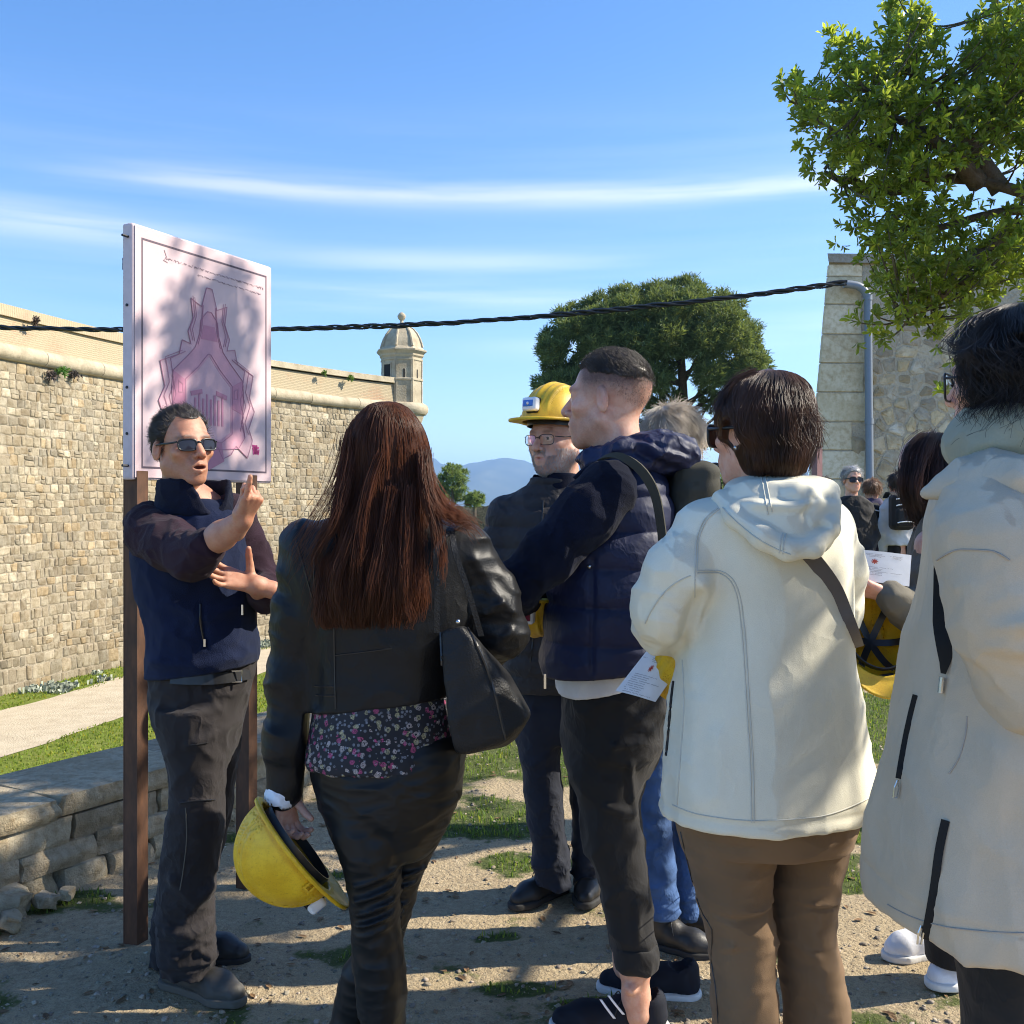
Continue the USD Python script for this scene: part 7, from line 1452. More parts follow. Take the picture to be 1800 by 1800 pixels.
for s_ in (loft_strands(hrr, 6500, 16, 11, (zz(690), zz(651)), (zz(842), zz(790)), (0, 2 * np.pi), .08, .006, (.95, 1.03), .18, 30.0, 16.0, .006), loft_strands(hrr, 3000, 14, 12, (zz(735), zz(655)), (zz(800), zz(730)), (0, 2 * np.pi), .12, .010, (.98, 1.05), .25, 30.0, 20.0, .010)):
    curves('strand', keep_back(s_), .0011, M['hair_brown'], ha)
fr = guide_strands([[q(1325, 657, -.02), q(1285, 680, -.02), q(1264, 720, .0), q(1262, 770, .01)]], 160, 14, 4, .010, .010, .006); curves('strand', fr, .0011, M['hair_brown'], ha)
glasses(wc, hc, hR, hs, M['tint_lens'], M['plastic_black'], .031, .024, .100, -.003, .0034)
obj('earring', trimesh.creation.icosphere(2, .0045).apply_translation(to_world([(-.086, -.004, -.040)], hc, hR, hs)[0]), M['steel_bright'], wc, smooth=True)
cr = prows(Y0, [(868, 1268, 1448, 0, .085), (884, 1232, 1470, 0, .105), (903, 1208, 1484, 0, .125), (935, 1203, 1490, 0, .142), (1000, 1206, 1492, 0, .155), (1064, 1212, 1492, 0, .158), (1110, 1206, 1492, 0, .16), (1165, 1193, 1496, 0, .162), (1217, 1180, 1508, 0, .168), (1312, 1168, 1524, 0, .175), (1384, 1163, 1538, 0, .182), (1424, 1163, 1540, 0, .185)])
aL = chain([q(1240, 935, -.05), q(1195, 1010, -.07), q(1166, 1070, -.05), q(1165, 1098, .02), q(1195, 1118, .18)], [.066, .066, .062, .056, .048], .035)
aR = chain([q(1448, 935, .05), q(1466, 1000, .10), q(1462, 1070, .14), q(1440, 1105, .30)], [.066, .062, .058, .048], .035)
def ex(p, dd):
    low = np.clip((1.15 - p[:, 2]) / .3, 0, 1); side = np.clip((np.abs(p[:, 0] - q(1350, 0)[0]) - .17) / .05, 0, 1)
    dd = dd - wr(p, .006, 4.5, 32, (1, 1, .4)) - side * wr(p, .009, 11, 31)
    dd = dd + crease(p, [q(1228, 1046, -.13), q(1216, 1080, -.12), q(1203, 1130, -.1), q(1185, 1165, -.08)], .014, .020) - crease(p, [q(1238, 1030, -.15), q(1226, 1100, -.14), q(1215, 1200, -.13)], .018, .010) - crease(p, [q(1215, 1000, -.1), q(1235, 1040, -.14)], .02, .010)
    dd = dd - crease(p, [q(1130, 1085, -.03), q(1165, 1105, -.04), q(1185, 1130, -.02)], .012, .008) - crease(p, [q(1150, 1150, .0), q(1180, 1120, -.05)], .012, .007) - crease(p, [q(1225, 1240, -.16), q(1215, 1330, -.16), q(1222, 1410, -.16)], .022, .008) - crease(p, [q(1480, 1100, -.1), q(1500, 1250, -.1), q(1510, 1400, -.1)], .025, .010) - crease(p, [q(1262, 1300, -.18), q(1258, 1400, -.18)], .02, .006)
    hm_ = np.exp(-((p[:, 2] - q(0, 1402)[2]) / .006) ** 2); dd = dd + .0025 * hm_ - np.clip((q(0, 1400)[2] - p[:, 2]) / .02, 0, 1) * .0004 * np.sin(p[:, 0] * 120 + p[:, 1] * 90 + 4 * meshkit.noise(p * 18))
    return dd
YW = .40; cr = [(z, cx, cy, math.sqrt(max(rx * rx - (ry * math.sin(YW)) ** 2, .0004)) / math.cos(YW), ry) for z, cx, cy, rx, ry in cr]
fC, lo, hi = field([loft(cr, n=2.25, yaw=YW)] + aL + aR, ex); ct = obj('coat', clean(nets(fC, lo, hi, .0048)), C['cream'], wc, smooth=True)
SM = lambda *a: [obj('stitching', m, C['seam_cream'], ct) for m in [seam(fC, x, .0014, .0002, 1.0, 40) for x in a] if m is not None]
SM([(1262, 893), (1234, 920), (1223, 960), (1222, 1005), (1221, 1050)], [(1266, 894), (1238, 921), (1227, 960), (1226, 1004)], [(1226, 1003), (1262, 1003), (1288, 1018), (1303, 1060), (1312, 1150), (1318, 1250), (1324, 1350), (1326, 1446)], [(1226, 1007), (1260, 1007), (1284, 1021), (1298, 1061), (1307, 1150), (1313, 1250), (1319, 1350), (1321, 1446)], [(1214, 1012), (1180, 1030), (1148, 1068), (1134, 1096)], [(1199, 1160), (1202, 1240), (1196, 1330), (1190, 1415)])
SM([(1182, 1415), (1230, 1432), (1329, 1443), (1430, 1437), (1530, 1402)])
obj('pocket_zip', seam(fC, [(1184, 1198), (1178, 1250), (1174, 1300), (1171, 1328)], .0035, .001), M['plastic_black'], ct)
# the hood, folded down
hd = [loft(prows(Y0 - .10, [(838, 1292, 1446, .09, .075), (856, 1274, 1462, .06, .095), (880, 1270, 1468, .02, .095), (905, 1283, 1468, -.01, .075), (930, 1308, 1466, -.03, .060), (955, 1338, 1462, -.045, .045), (974, 1366, 1448, -.05, .028)]), n=2.2)]
hd += chain([q(1268, 878, -.07), q(1295, 910, -.14), q(1340, 945, -.185), q(1385, 968, -.20), q(1430, 964, -.195), q(1458, 930, -.17), q(1466, 886, -.10)], [.020, .021, .022, .020, .018, .018, .016], .012)
hd += [cone(q(1318, 868, -.10), q(1400, 876, -.14), .030, .030, .02), cone(q(1400, 876, -.14), q(1455, 866, -.07), .030, .024, .02), cone(q(1398, 905, -.155), q(1428, 935, -.175), .016, .014, .012)]
fH, lo, hi = field(hd, lambda p, dd: dd - wr(p, .004, 8, 41) - crease(p, [q(1330, 885, -.17), q(1400, 890, -.19), q(1440, 878, -.16)], .009, .008) + crease(p, [q(1300, 872, -.15), q(1380, 880, -.18), q(1460, 876, -.12)], .007, .006) + crease(p, [q(1430, 880, -.17), q(1415, 905, -.19), q(1425, 930, -.2), q(1450, 925, -.18)], .008, .008))
hdm = obj('hood', clean(nets(fH, lo, hi, .0046)), C['cream'], wc, smooth=True)
for x in ([(1338, 838), (1344, 870), (1350, 905)], [(1345, 838), (1351, 868), (1357, 900)], [(1270, 892), (1300, 922), (1345, 955), (1390, 975)], [(1376, 938), (1372, 955), (1370, 972)], [(1382, 938), (1378, 955), (1376, 974)]):
    m = seam(fH, x, .0014, .0003)
    if m is not None: obj('stitching', m, C['seam_cream'], hdm)
bs = thing('crossbody_strap', 'dark grey leather bag strap across the back of the cream coat', 'bag strap', q(1470, 1120, -.12))
obj('strap', band(fC, [(1405, 960), (1440, 998), (1468, 1040), (1484, 1080), (1497, 1116), (1508, 1150)], .034, .006, 1.0), cloth('grey_leather_strap', (0.10, 0.085, 0.08), .5, 300.0, .0006, spec=.4), bs, smooth=40)
pv = loft(prows(Y0, [(1380, 1185, 1505, 0, .16), (1430, 1188, 1502, 0, .165), (1480, 1200, 1492, 0, .14)]), .02, 2.2)
l1 = loft(prows(Y0, [(1420, 1190, 1368, 0, .125), (1480, 1198, 1364, 0, .118), (1530, 1214, 1357, 0, .108), (1593, 1227, 1355, 0, .094), (1630, 1237, 1361, 0, .088), (1660, 1246, 1361, 0, .085), (1700, 1249, 1360, 0, .086), (1780, 1252, 1366, 0, .085), (1900, 1260, 1364, 0, .075), (2040, 1268, 1352, 0, .065)]), .006, 2.2)
l2 = loft(prows(Y0 + .05, [(1420, 1366, 1500, 0, .12), (1503, 1360, 1482, 0, .108), (1560, 1356, 1472, 0, .096), (1610, 1360, 1466, 0, .088), (1650, 1366, 1466, 0, .085), (1703, 1371, 1479, 0, .086), (1784, 1380, 1491, 0, .085), (1900, 1388, 1490, 0, .075), (2040, 1396, 1480, 0, .065)]), .006, 2.2)
def ext(p, dd):
    s = crease(p, [q(1240, 1610, -.1), q(1300, 1620, -.13), q(1360, 1600, -.09)], .006, .010) - .010 * np.maximum(near_line(p, q(1240, 1616, -.1), q(1300, 1627, -.11), .008), near_line(p, q(1300, 1627, -.11), q(1362, 1607, -.08), .008)) + crease(p, [q(1365, 1590, -.05), q(1420, 1598, -.07), q(1468, 1586, -.02)], .006, .008) - crease(p, [q(1365, 1597, -.05), q(1420, 1605, -.07), q(1468, 1593, -.02)], .006, .010)
    s = s + crease(p, [q(1215, 1478, -.12), q(1290, 1490, -.14), q(1350, 1475, -.1)], .010, -.008) + crease(p, [q(1245, 1690, -.08), q(1290, 1672, -.1)], .010, .008) + crease(p, [q(1250, 1720, -.08), q(1280, 1705, -.1)], .008, .006) + crease(p, [q(1380, 1665, -.05), q(1440, 1690, -.05)], .012, .007)
    return dd - wr(p, .006, 9, 5, (1, 1, 2)) - s
fP, lo, hi = field([pv, l1, l2], ext); tr_ = obj('trousers', clean(nets(fP, lo, hi, .005)), C['camel'], wc, smooth=True)
m = seam(fP, [(1196, 1462), (1212, 1530), (1232, 1600), (1252, 1640), (1250, 1680), (1258, 1740), (1262, 1798)], .0015, .0003); obj('side_seam', m, M['plastic_black'], tr_)
for a_p, b_p in (((1308, 2070, -.06), (1290, 2100, .17)), ((1440, 2070, .0), (1430, 2100, .24))): shoe(wc, q(*a_p) * (1, 1, 0), q(*b_p) * (1, 1, 0), C['shoe_black'], C['sole_black'], ankle=.10, h=.007)
hard_hat('yellow hard hat mostly hidden under the left arm of the cream coat woman', q(1240, 1158, .22), R_yz((.25, .75, -.45), (-.80, -.15, -.50)), .88, lamp='red')
# printed leaflet, read with text lines
def leaflet(label, quad, emblem, n_lines=9):
    t = thing('leaflet', label, 'leaflet', quad[3], group='printed leaflets in hand'); a, b_, c_, d_ = [np.asarray(x, float) for x in quad]
    P = lambda u, v: (a * (1 - u) + b_ * u) * (1 - v) + (d_ * (1 - u) + c_ * u) * v
    nrm = unit(np.cross(b_ - a, d_ - a)); nrm = nrm if nrm[1] < 0 else -nrm
    n = 10; gv = np.array([P(u, v) + nrm * .006 * math.sin(u * 3) for v in np.linspace(0, 1, n) for u in np.linspace(0, 1, n)]); gv2 = gv - nrm * .0012; i = np.arange(n * n).reshape(n, n)
    qf = np.stack([i[:-1, :-1], i[:-1, 1:], i[1:, 1:], i[1:, :-1]], -1).reshape(-1, 4); sh = obj('sheet', (np.vstack([gv, gv2]), np.vstack([qf, qf[:, ::-1] + n * n])), PAPER, t, smooth=True)
    rr = np.random.default_rng(3); L = []
    def line(u0, u1, v, h_=.011):
        k = int((u1 - u0) / .022); 
        for j in range(k):
            if rr.random() < .16: continue
            ua, ub = u0 + (u1 - u0) * j / k, u0 + (u1 - u0) * (j + .78) / k; q_ = [P(x, y) + nrm * (.006 * math.sin(x * 3) + .0012) for x, y in ((ua, v), (ub, v), (ub, v + h_ * (.6 + .6 * rr.random())), (ua, v + h_))]
            L.append(trimesh.Trimesh(q_, [[0, 1, 2], [0, 2, 3]], process=False))
    for u0, u1, v in ((.02, .16, .13), (.28, .56, .10), (.30, .58, .14), (.33, .52, .18), (.66, .88, .12), (.70, .86, .16), (.72, .84, .20)): line(u0, u1, v)
    for k in range(n_lines): line(.10 + .06 * rr.random(), .55 + .35 * rr.random() * (k % 3 == 0), .52 + k * .048)
    obj('printing', cat(L), INK, sh)
    E = []
    for k in range(8):
        an = k * math.pi / 4; c0 = np.array([.42, .34]); tip = c0 + np.array([math.cos(an) * .055, math.sin(an) * .085]); sdv = np.array([-math.sin(an) * .012, math.cos(an) * .018])
        E.append(trimesh.Trimesh([P(*x) + nrm * (.006 * math.sin(x[0] * 3) + .0014) for x in (c0 - sdv, c0 + sdv, tip + sdv * .6, tip - sdv * .6)], [[0, 1, 2], [0, 2, 3]], process=False))
    obj('emblem', cat(E), emblem, sh); return t
PAPER, INK, RED = plain('white_paper', (0.72, 0.72, 0.72), .8), plain('grey_ink', (0.22, 0.20, 0.22), .9), plain('red_ink', (0.42, 0.06, 0.04), .9)
leaflet('printed leaflet slanting out between the navy vest and the cream coat', [q(1136, 1145, .20), q(1200, 1165, .16), q(1152, 1234, .14), q(1082, 1214, .18)], RED, 10)

# ---- woman in the beige raincoat at the right edge
Y0 = 1.8; q = lambda a, b, dy=0.0: W(a, b, Y0 + dy)
bw_ = person('woman in a long beige raincoat with wavy black hair at the right edge', W(1790, 885, 1.8) * (1, 1, 0))
hc, hR, hs = q(1776, 668), head_R((-.66, .75, -.02)), .98
head = sculpt(xf(head_prims(jaw=.95), hc, hR, hs), .003)
core = core_mesh([([hc + hR @ (0, -.035, -.12), q(1790, 930), q(1790, 1200), q(1790, 1500)], [.05, .10, .12, .12]), ([q(1790, 900), q(1760, 920, -.15), q(1815, 1220, -.18)], [.06, .05, .04]), ([q(1790, 900), q(1760, 920, .15), q(1740, 1220, .18)], [.06, .05, .04]), ([q(1745, 1500), q(1750, 1800), q(1758, 2200)], [.05, .03, .025]), ([q(1850, 1500), q(1862, 1800), q(1868, 2200)], [.05, .03, .025])])
b = union([head, core]); obj('body', b, S_FAIR, bw_, smooth=True, tint=face_tint(b.vertices, hc, hR, hs))
M['hair_black'] = hairmat('black_hair', (0.016, 0.014, 0.014), (0.055, 0.05, 0.052), 0.4, 0.35)
hrr = prows(Y0, [(532, 1788, 1812, .01, .012), (542, 1748, 1840, .01, .06), (560, 1712, 1864, .01, .10), (590, 1698, 1880, 0, .125), (625, 1697, 1888, -.01, .135), (665, 1708, 1890, -.02, .13), (705, 1716, 1890, -.03, .12), (740, 1716, 1885, -.035, .105), (775, 1722, 1876, -.035, .09)])
fcut = [ell(to_world([(0, .125, -.05)], hc, hR, hs)[0], (.085, .075, .11), hR, k=.012, sign=-1)]
ha = obj('hair', sculpt([loft([(z, cx, cy, rx * .93, ry * .93) for z, cx, cy, rx, ry in hrr])] + fcut, .005, lambda p, dd: dd - .016 * (meshkit.noise(p * np.array([40, 40, 22])) - .5)), M['hair_black'], bw_, smooth=True)
zz = lambda y_: q(0, y_)[2]
for s_ in (loft_strands(hrr, 5000, 20, 21, (zz(600), zz(534)), (zz(782), zz(690)), (0, 2 * np.pi), .22, .030, (.92, 1.05), .45, 14.0, 30.0, .016), loft_strands(hrr, 1200, 18, 22, (zz(650), zz(536)), (zz(770), zz(640)), (0, 2 * np.pi), .4, .05, (.98, 1.14), .6, 12.0, 34.0, .035)):
    l_ = (s_ - hc) @ hR / hs; s_ = s_[~((l_[..., 1] > .062) & (l_[..., 2] < .04) & (l_[..., 2] > -.2)).any(1)]; curves('strand', s_, .0010, M['hair_black'], ha)
curves('strand', guide_strands([[q(1725, 590, -.02), q(1700, 620, .03), q(1705, 660, .04), q(1716, 700, .03)], [q(1735, 580, -.05), q(1712, 625, -.03), q(1712, 680, -.01), q(1704, 730, .02)], [q(1760, 560, -.06), q(1722, 590, -.05), q(1716, 650, -.05), q(1722, 720, -.03), q(1712, 748, 0)]], 160, 16, 31, .012, .014, .014), .0010, M['hair_black'], ha)
glasses(bw_, hc, hR, hs, M['clear_lens'], M['plastic_black'], .030, .025, .103, -.004, .0022, name='glasses')
cr = prows(Y0, [(826, 1700, 1880, 0, .13), (850, 1672, 1905, 0, .175), (890, 1655, 1915, 0, .20), (970, 1646, 1920, 0, .21), (1060, 1640, 1925, 0, .215), (1127, 1624, 1925, 0, .215), (1217, 1608, 1930, 0, .22), (1300, 1590, 1938, 0, .225), (1372, 1576, 1945, 0, .23), (1431, 1562, 1955, 0, .235), (1510, 1550, 1965, 0, .245), (1560, 1547, 1968, 0, .25), (1606, 1552, 1968, 0, .25)])
def ex(p, dd):
    dd = dd - wr(p, .022, 4.5, 52, (1, 1, .42)) - wr(p, .006, 11, 57, (1, 1, .6)) + crease(p, [q(1740, 1300, -.23), q(1690, 1450, -.24), q(1680, 1600, -.24)], .022, .014) - crease(p, [q(1765, 1330, -.24), q(1730, 1480, -.25), q(1700, 1640, -.25)], .03, .014) - crease(p, [q(1640, 1230, -.2), q(1690, 1180, -.22)], .018, .008) - crease(p, [q(1610, 1340, -.2), q(1660, 1270, -.22), q(1720, 1230, -.22)], .016, .008)
    return dd + .003 * np.exp(-((p[:, 2] - q(0, 1545)[2]) / .005) ** 2)
fB, lo, hi = field([loft(cr, n=2.3)], ex); cb_ = obj('raincoat', nets(fB, lo, hi, .006), C['beige'], bw_, smooth=True)
def slv2(p, dd): return dd - wr(p, .018, 6, 55, (1, 1, .7)) - wr(p, .006, 14, 58) - crease(p, [q(1715, 1180, -.33), q(1770, 1120, -.34), q(1810, 1100, -.3)], .014, .014) - crease(p, [q(1725, 1225, -.33), q(1775, 1165, -.34), q(1820, 1150, -.3)], .014, .014) - crease(p, [q(1750, 1255, -.31), q(1800, 1215, -.33)], .016, .012) + crease(p, [q(1695, 950, -.3), q(1720, 1080, -.33)], .014, .005) - crease(p, [q(1690, 1000, -.3), q(1735, 980, -.34), q(1790, 1000, -.33)], .010, .005)
aF, lo, hi = field(chain([q(1752, 880, -.12), q(1765, 955, -.17), q(1778, 1090, -.19), q(1812, 1200, -.18), q(1870, 1232, -.05)], [.088, .092, .086, .078, .066], .04), slv2)
sv = obj('sleeve', nets(aF, lo, hi, .006), C['beige'], bw_, smooth=True)
obj('stitching', seam(aF, [(1646, 985), (1690, 966), (1740, 968), (1775, 985)], .0014, .0004, .8), C['seam_beige'], sv)
obj('hood', clean(sculpt([ell(q(1782, 762, -.01), (.105, .145, .072), frame((-.12, 0, 1)), k=.03), ell(q(1722, 785, -.02), (.045, .10, .045), frame((-.4, 0, 1)), k=.03), ell(q(1850, 770, -.02), (.08, .14, .07), k=.03), ell(q(1768, 700, .03), (.055, .07, .07), k=.02, sign=-1)], .005, lambda p, dd: dd - wr(p, .010, 10, 61) + crease(p, [q(1700, 790, -.13), q(1735, 742, -.15), q(1775, 715, -.13)], .007, .009) + crease(p, [q(1750, 715, -.13), q(1800, 760, -.17)], .006, .008) + crease(p, [q(1705, 820, -.1), q(1750, 815, -.15), q(1800, 812, -.17)], .010, .010))), C['sage'], bw_, smooth=True)
# collar flap with its point to the left
fl = [cone(q(1700, 832, -.10), q(1630, 866, -.09), .020, .010, .01), cone(q(1700, 832, -.10), q(1800, 830, -.20), .026, .028, .02), cone(q(1660, 856, -.10), q(1800, 850, -.21), .016, .03, .02), cone(q(1630, 866, -.09), q(1680, 872, -.12), .008, .012, .01)]
obj('collar_flap', sculpt(fl, .0045, lambda p, dd: dd - wr(p, .006, 14, 8)), C['beige'], bw_, smooth=True)
BLK = M['plastic_black']
RB = cloth('black_ribbon', (0.012, 0.012, 0.012), .8, 500.0, .0004)
obj('drawstring', band(fB, [(1668, 872), (1658, 930), (1654, 1010), (1654, 1090), (1662, 1140), (1658, 1184)], np.interp(np.linspace(0, 1, 18), [0, .3, .7, .85, 1], [.030, .022, .026, .030, .008]), .012, .8), RB, bw_, smooth=40)
dp_ = onto(fB, 1656, 1190, .8, off=.013); obj('drawstring_tip', tube([dp_, dp_ - (0.003, 0, .026)], .005, 10), M['steel_bright'], bw_)
obj('pocket_zip', band(fB, [(1610, 1222), (1598, 1270), (1588, 1320), (1580, 1368)], .011, .004, .8), RB, cb_, smooth=40); obj('hem_zip', band(fB, [(1662, 1442), (1650, 1500), (1642, 1560), (1626, 1650)], .013, .004, .8), RB, cb_, smooth=40)
for x, y in ((1578, 1384), (1620, 1662)):
    c_ = onto(fB, x, min(y, 1640), .8, off=.012)
    obj('zip_pull', tube(np.array([c_ + np.array(v) for v in ((0, 0, .012), (-.005, 0, 0), (-.007, 0, -.018), (-.001, 0, -.018), (.003, 0, 0), (0, 0, .012))]), .0018, 6), M['steel_bright'], cb_)
for x in ([(1668, 1360), (1690, 1320), (1700, 1260)], [(1735, 832), (1748, 870), (1752, 900)], [(1742, 832), (1755, 870), (1759, 900)], [(1560, 1590), (1620, 1618), (1680, 1632), (1800, 1640)]):
    m = seam(fB, x, .0013, .0004, .8)
    if m is not None: obj('stitching', m, C['seam_beige'], cb_)
obj('trousers', clean(sculpt([loft(prows(Y0, [(1540, 1690, 1905, 0, .16), (1620, 1692, 1800, 0, .13), (1800, 1705, 1810, 0, .10), (2000, 1715, 1805, 0, .085), (2250, 1722, 1795, 0, .07)]), .01, 2.3), loft(prows(Y0 + .02, [(1540, 1790, 1920, 0, .15), (1800, 1812, 1915, 0, .10), (2250, 1830, 1905, 0, .07)]), .01, 2.3)], .008, lambda p, dd: dd - wr(p, .008, 9, 3))), C['black'], bw_, smooth=True)
for x in (1755, 1865): shoe(bw_, W(x + 15, 885, 1.86) * (1, 1, 0), W(x - 160, 885, 1.93) * (1, 1, 0), C['shoe_black'], C['sole_black'], ankle=.10, h=.008)

# ---- woman reading a leaflet
Y0 = 3.1; q = lambda a, b, dy=0.0: W(a, b, Y0 + dy)
rw = person('dark-haired woman in an olive coat looking down at a leaflet', gz(1660, 1720))
hc, hR, hs = q(1636, 828), head_R((-.72, -.20, -.66)), .96
head = sculpt(xf(head_prims(jaw=.95, neck=.10), hc, hR, hs), .004)
wl = q(1560, 1046, -.20); hand = hand_prims(wl, (-.88, -.10, .28), (-.1, .5, .85), 1, [(.35, .4, .3), (.5, .6, .4), (.6, .7, .4), (.7, .7, .4)], (.7, .2), .92)
arm = sculpt(chain([q(1600, 1070, -.16), wl], [.036, .027], .02) + hand, .0035)
core = core_mesh([([hc + (0, .02, -.10), q(1665, 960), q(1665, 1200)], [.05, .09, .11]), ([q(1665, 950), q(1640, 960, -.12), q(1628, 1085, -.14), q(1590, 1066, -.17)], [.06, .045, .034, .028]), ([q(1660, 1200), q(1655, 1450), q(1668, 1690)], [.08, .04, .03])])
b = union([head, core, arm]); obj('body', b, S_FAIR, rw, smooth=True, tint=face_tint(b.vertices, hc, hR, hs))
M['hair_darkred'] = hairmat('dark_chestnut_hair', (0.020, 0.011, 0.010), (0.075, 0.032, 0.022), 0.36, 0.4)
hrr = prows(Y0, [(760, 1634, 1656, 0, .012), (766, 1616, 1676, 0, .06), (782, 1598, 1688, 0, .095), (805, 1589, 1694, -.0, .112), (835, 1588, 1696, -.01, .112), (865, 1592, 1696, -.02, .10), (900, 1606, 1698, -.03, .085), (935, 1622, 1698, -.04, .07)])
ha = obj('hair', sculpt([loft([(z, cx, cy, rx * .94, ry * .94) for z, cx, cy, rx, ry in hrr])], .005), M['hair_darkred'], rw, smooth=True)
zz = lambda y_: q(0, y_)[2]
curves('strand', loft_strands(hrr, 4200, 16, 41, (zz(800), zz(761)), (zz(940), zz(870)), (0, 2 * np.pi), .15, .010, (.95, 1.05), .2, 24.0, 14.0, .012), .0012, M['hair_darkred'], ha)
curves('strand', guide_strands([[q(1625, 766, -.06), q(1595, 800, -.09), q(1588, 850, -.1), q(1606, 890, -.1)], [q(1640, 764, -.08), q(1620, 810, -.12), q(1610, 860, -.13), q(1622, 900, -.12)]], 220, 14, 42, .012, .014, .01), .0012, M['hair_darkred'], ha)
sl = chain([q(1655, 935, -.08), q(1640, 1010, -.13), q(1628, 1086, -.15), q(1604, 1078, -.17), q(1566, 1048, -.20)], [.066, .062, .056, .052, .046], .03)
obj('coat', clean(sculpt([loft(prows(Y0, [(905, 1630, 1705, 0, .08), (930, 1612, 1730, 0, .12), (1000, 1604, 1740, 0, .15), (1110, 1598, 1742, 0, .16), (1200, 1588, 1748, 0, .17), (1258, 1580, 1752, 0, .175)]), n=2.3)] + sl, .006, lambda p, dd: dd - wr(p, .012, 11, 4))), C['taupe'], rw, smooth=True)
obj('trousers', sculpt([loft(prows(Y0, [(1240, 1600, 1740, 0, .13), (1450, 1615, 1725, 0, .11), (1690, 1630, 1712, 0, .08)]))], .009), C['black'], rw, smooth=True)
shoe(rw, (1.40, 3.12, 0), (1.262, 3.06, 0), C['white_cotton'], C['sole_white'], h=.006, hgt=.07); shoe(rw, (1.36, 3.30, 0), (1.20, 3.26, 0), C['white_cotton'], C['sole_white'], h=.006, hgt=.07)
leaflet('printed leaflet with red emblem held up by the reading woman', [q(1490, 964, -.19), q(1602, 976, -.19), q(1598, 1031, -.21), q(1488, 1018, -.21)], RED, 6)
hard_hat('yellow hard hat hanging hollow side out below the reading woman leaflet', q(1541, 1112, -.17), R_yz((.12, -.45, -.88), (.10, .93, -.42)), .90)

# ---- the distant group before the building
def distant(label, px, py_head, Yd, hf, hairm, hairline, coatm, rows, sleeves, legs, legm, glasses_=False, scale=1.0, hair_t=.012, band_=0):
    q = lambda a, b, dy=0.0: W(a, b, Yd + dy); t = person(label, (q(px, 900)) * (1, 1, 0), None)
    hc, hR = q(px, py_head), head_R(hf); head = sculpt(xf(head_prims(), hc, hR, scale), .006)
    base = q(px, 1000); core = core_mesh([([hc + hR @ (0, -.03, -.12), q(px, py_head + 80), base, base * (1, 1, .3)], [.05, .08, .09, .06])], .02)
    b = union([head, core]); obj('body', b, S_FAIR, t, smooth=True, tint=face_tint(b.vertices, hc, hR, scale))
    cap = Cap(hc, hR, scale, hairline, hair_t, .007, .01); hq = obj('hair', cap.mesh, hairm, t, smooth=True)
    curves('strand', grow(cap, 700, .05, lambda p: np.stack([p[:, 0] * 8, -.3 - p[:, 1] * 2, -.6 + p[:, 2] * 4], 1), .4, 6, 5, .3), .003, hairm, hq)
    obj('jacket', sculpt([loft(prows(Yd, rows), n=2.3)] + [x for s_ in sleeves for x in chain([q(*c_) for c_ in s_], np.linspace(.062, .048, len(s_)), .03)], .010, lambda p, dd: dd - wr(p, .014, 9, 4)), coatm, t, smooth=True)
    z0 = rows[-1][0]
    for x0, x1 in legs: obj('trouser_leg', sculpt([loft(prows(Yd, [(z0 - 14, x0 - 3, x1 + 3, 0, .10), (z0 + 60, x0, x1, 0, .085), (1155, x0 + 3, x1 - 3, 0, .06)]), .02)], .014, lambda p, dd: dd - wr(p, .012, 8, 4)), legm, t, smooth=True)
    for x0, x1 in legs: shoe(t, q((x0 + x1) / 2, 0, .08) * (1, 1, 0), q((x0 + x1) / 2, 0, -.18) * (1, 1, 0), C['shoe_black'], C['sole_black'], h=.012, ankle=.1)
    if glasses_: glasses(t, hc, hR, scale, M['dark_lens'], M['plastic_black'], .030, .023, .101, -.002, .004)
    return t, q
BACK = [(0, .04), (90, -.02), (130, -.06), (180, -.07)]
g = G(); M['hair_silver'] = hairmat('silver_hair', (0.28, 0.28, 0.28), (0.55, 0.55, 0.55)); M['hair_ginger'] = hairmat('light_brown_hair', (0.16, 0.085, 0.045), (0.38, 0.24, 0.15))
distant('silver-haired woman in sunglasses and black jacket facing the camera in the distance', 1499, 843, 9.7, (.05, -1, 0), M['hair_silver'], [(0, .068), (40, .060), (75, .0), (100, -.03), (130, -.07), (180, -.08)], C['black'], [(872, 1484, 1516, 0, .09), (884, 1466, 1530, 0, .12), (915, 1463, 1534, 0, .14), (960, 1466, 1532, 0, .15), (1005, 1468, 1530, 0, .15)], [[(1472, 895), (1462, 940), (1470, 985, -.1)], [(1525, 895), (1536, 940), (1526, 975, -.15)]], [(1474, 1498), (1500, 1524)], C['black'], True, 1.0)
t, q = distant('child with light brown hair in a purple jacket seen from behind in the distance', 1532, 862, 10.2, (.1, 1, 0), M['hair_ginger'], BACK, cloth('purple_jacket', (0.055, 0.048, 0.10), .8, 200.0), [(876, 1520, 1546, 0, .08), (888, 1511, 1553, 0, .11), (930, 1509, 1554, 0, .13), (985, 1511, 1552, 0, .13)], [[(1514, 897), (1509, 940), (1513, 980, .05)], [(1549, 897), (1554, 940), (1549, 980, .05)]], [(1514, 1530), (1533, 1550)], C['navy_cotton'], False, .9)
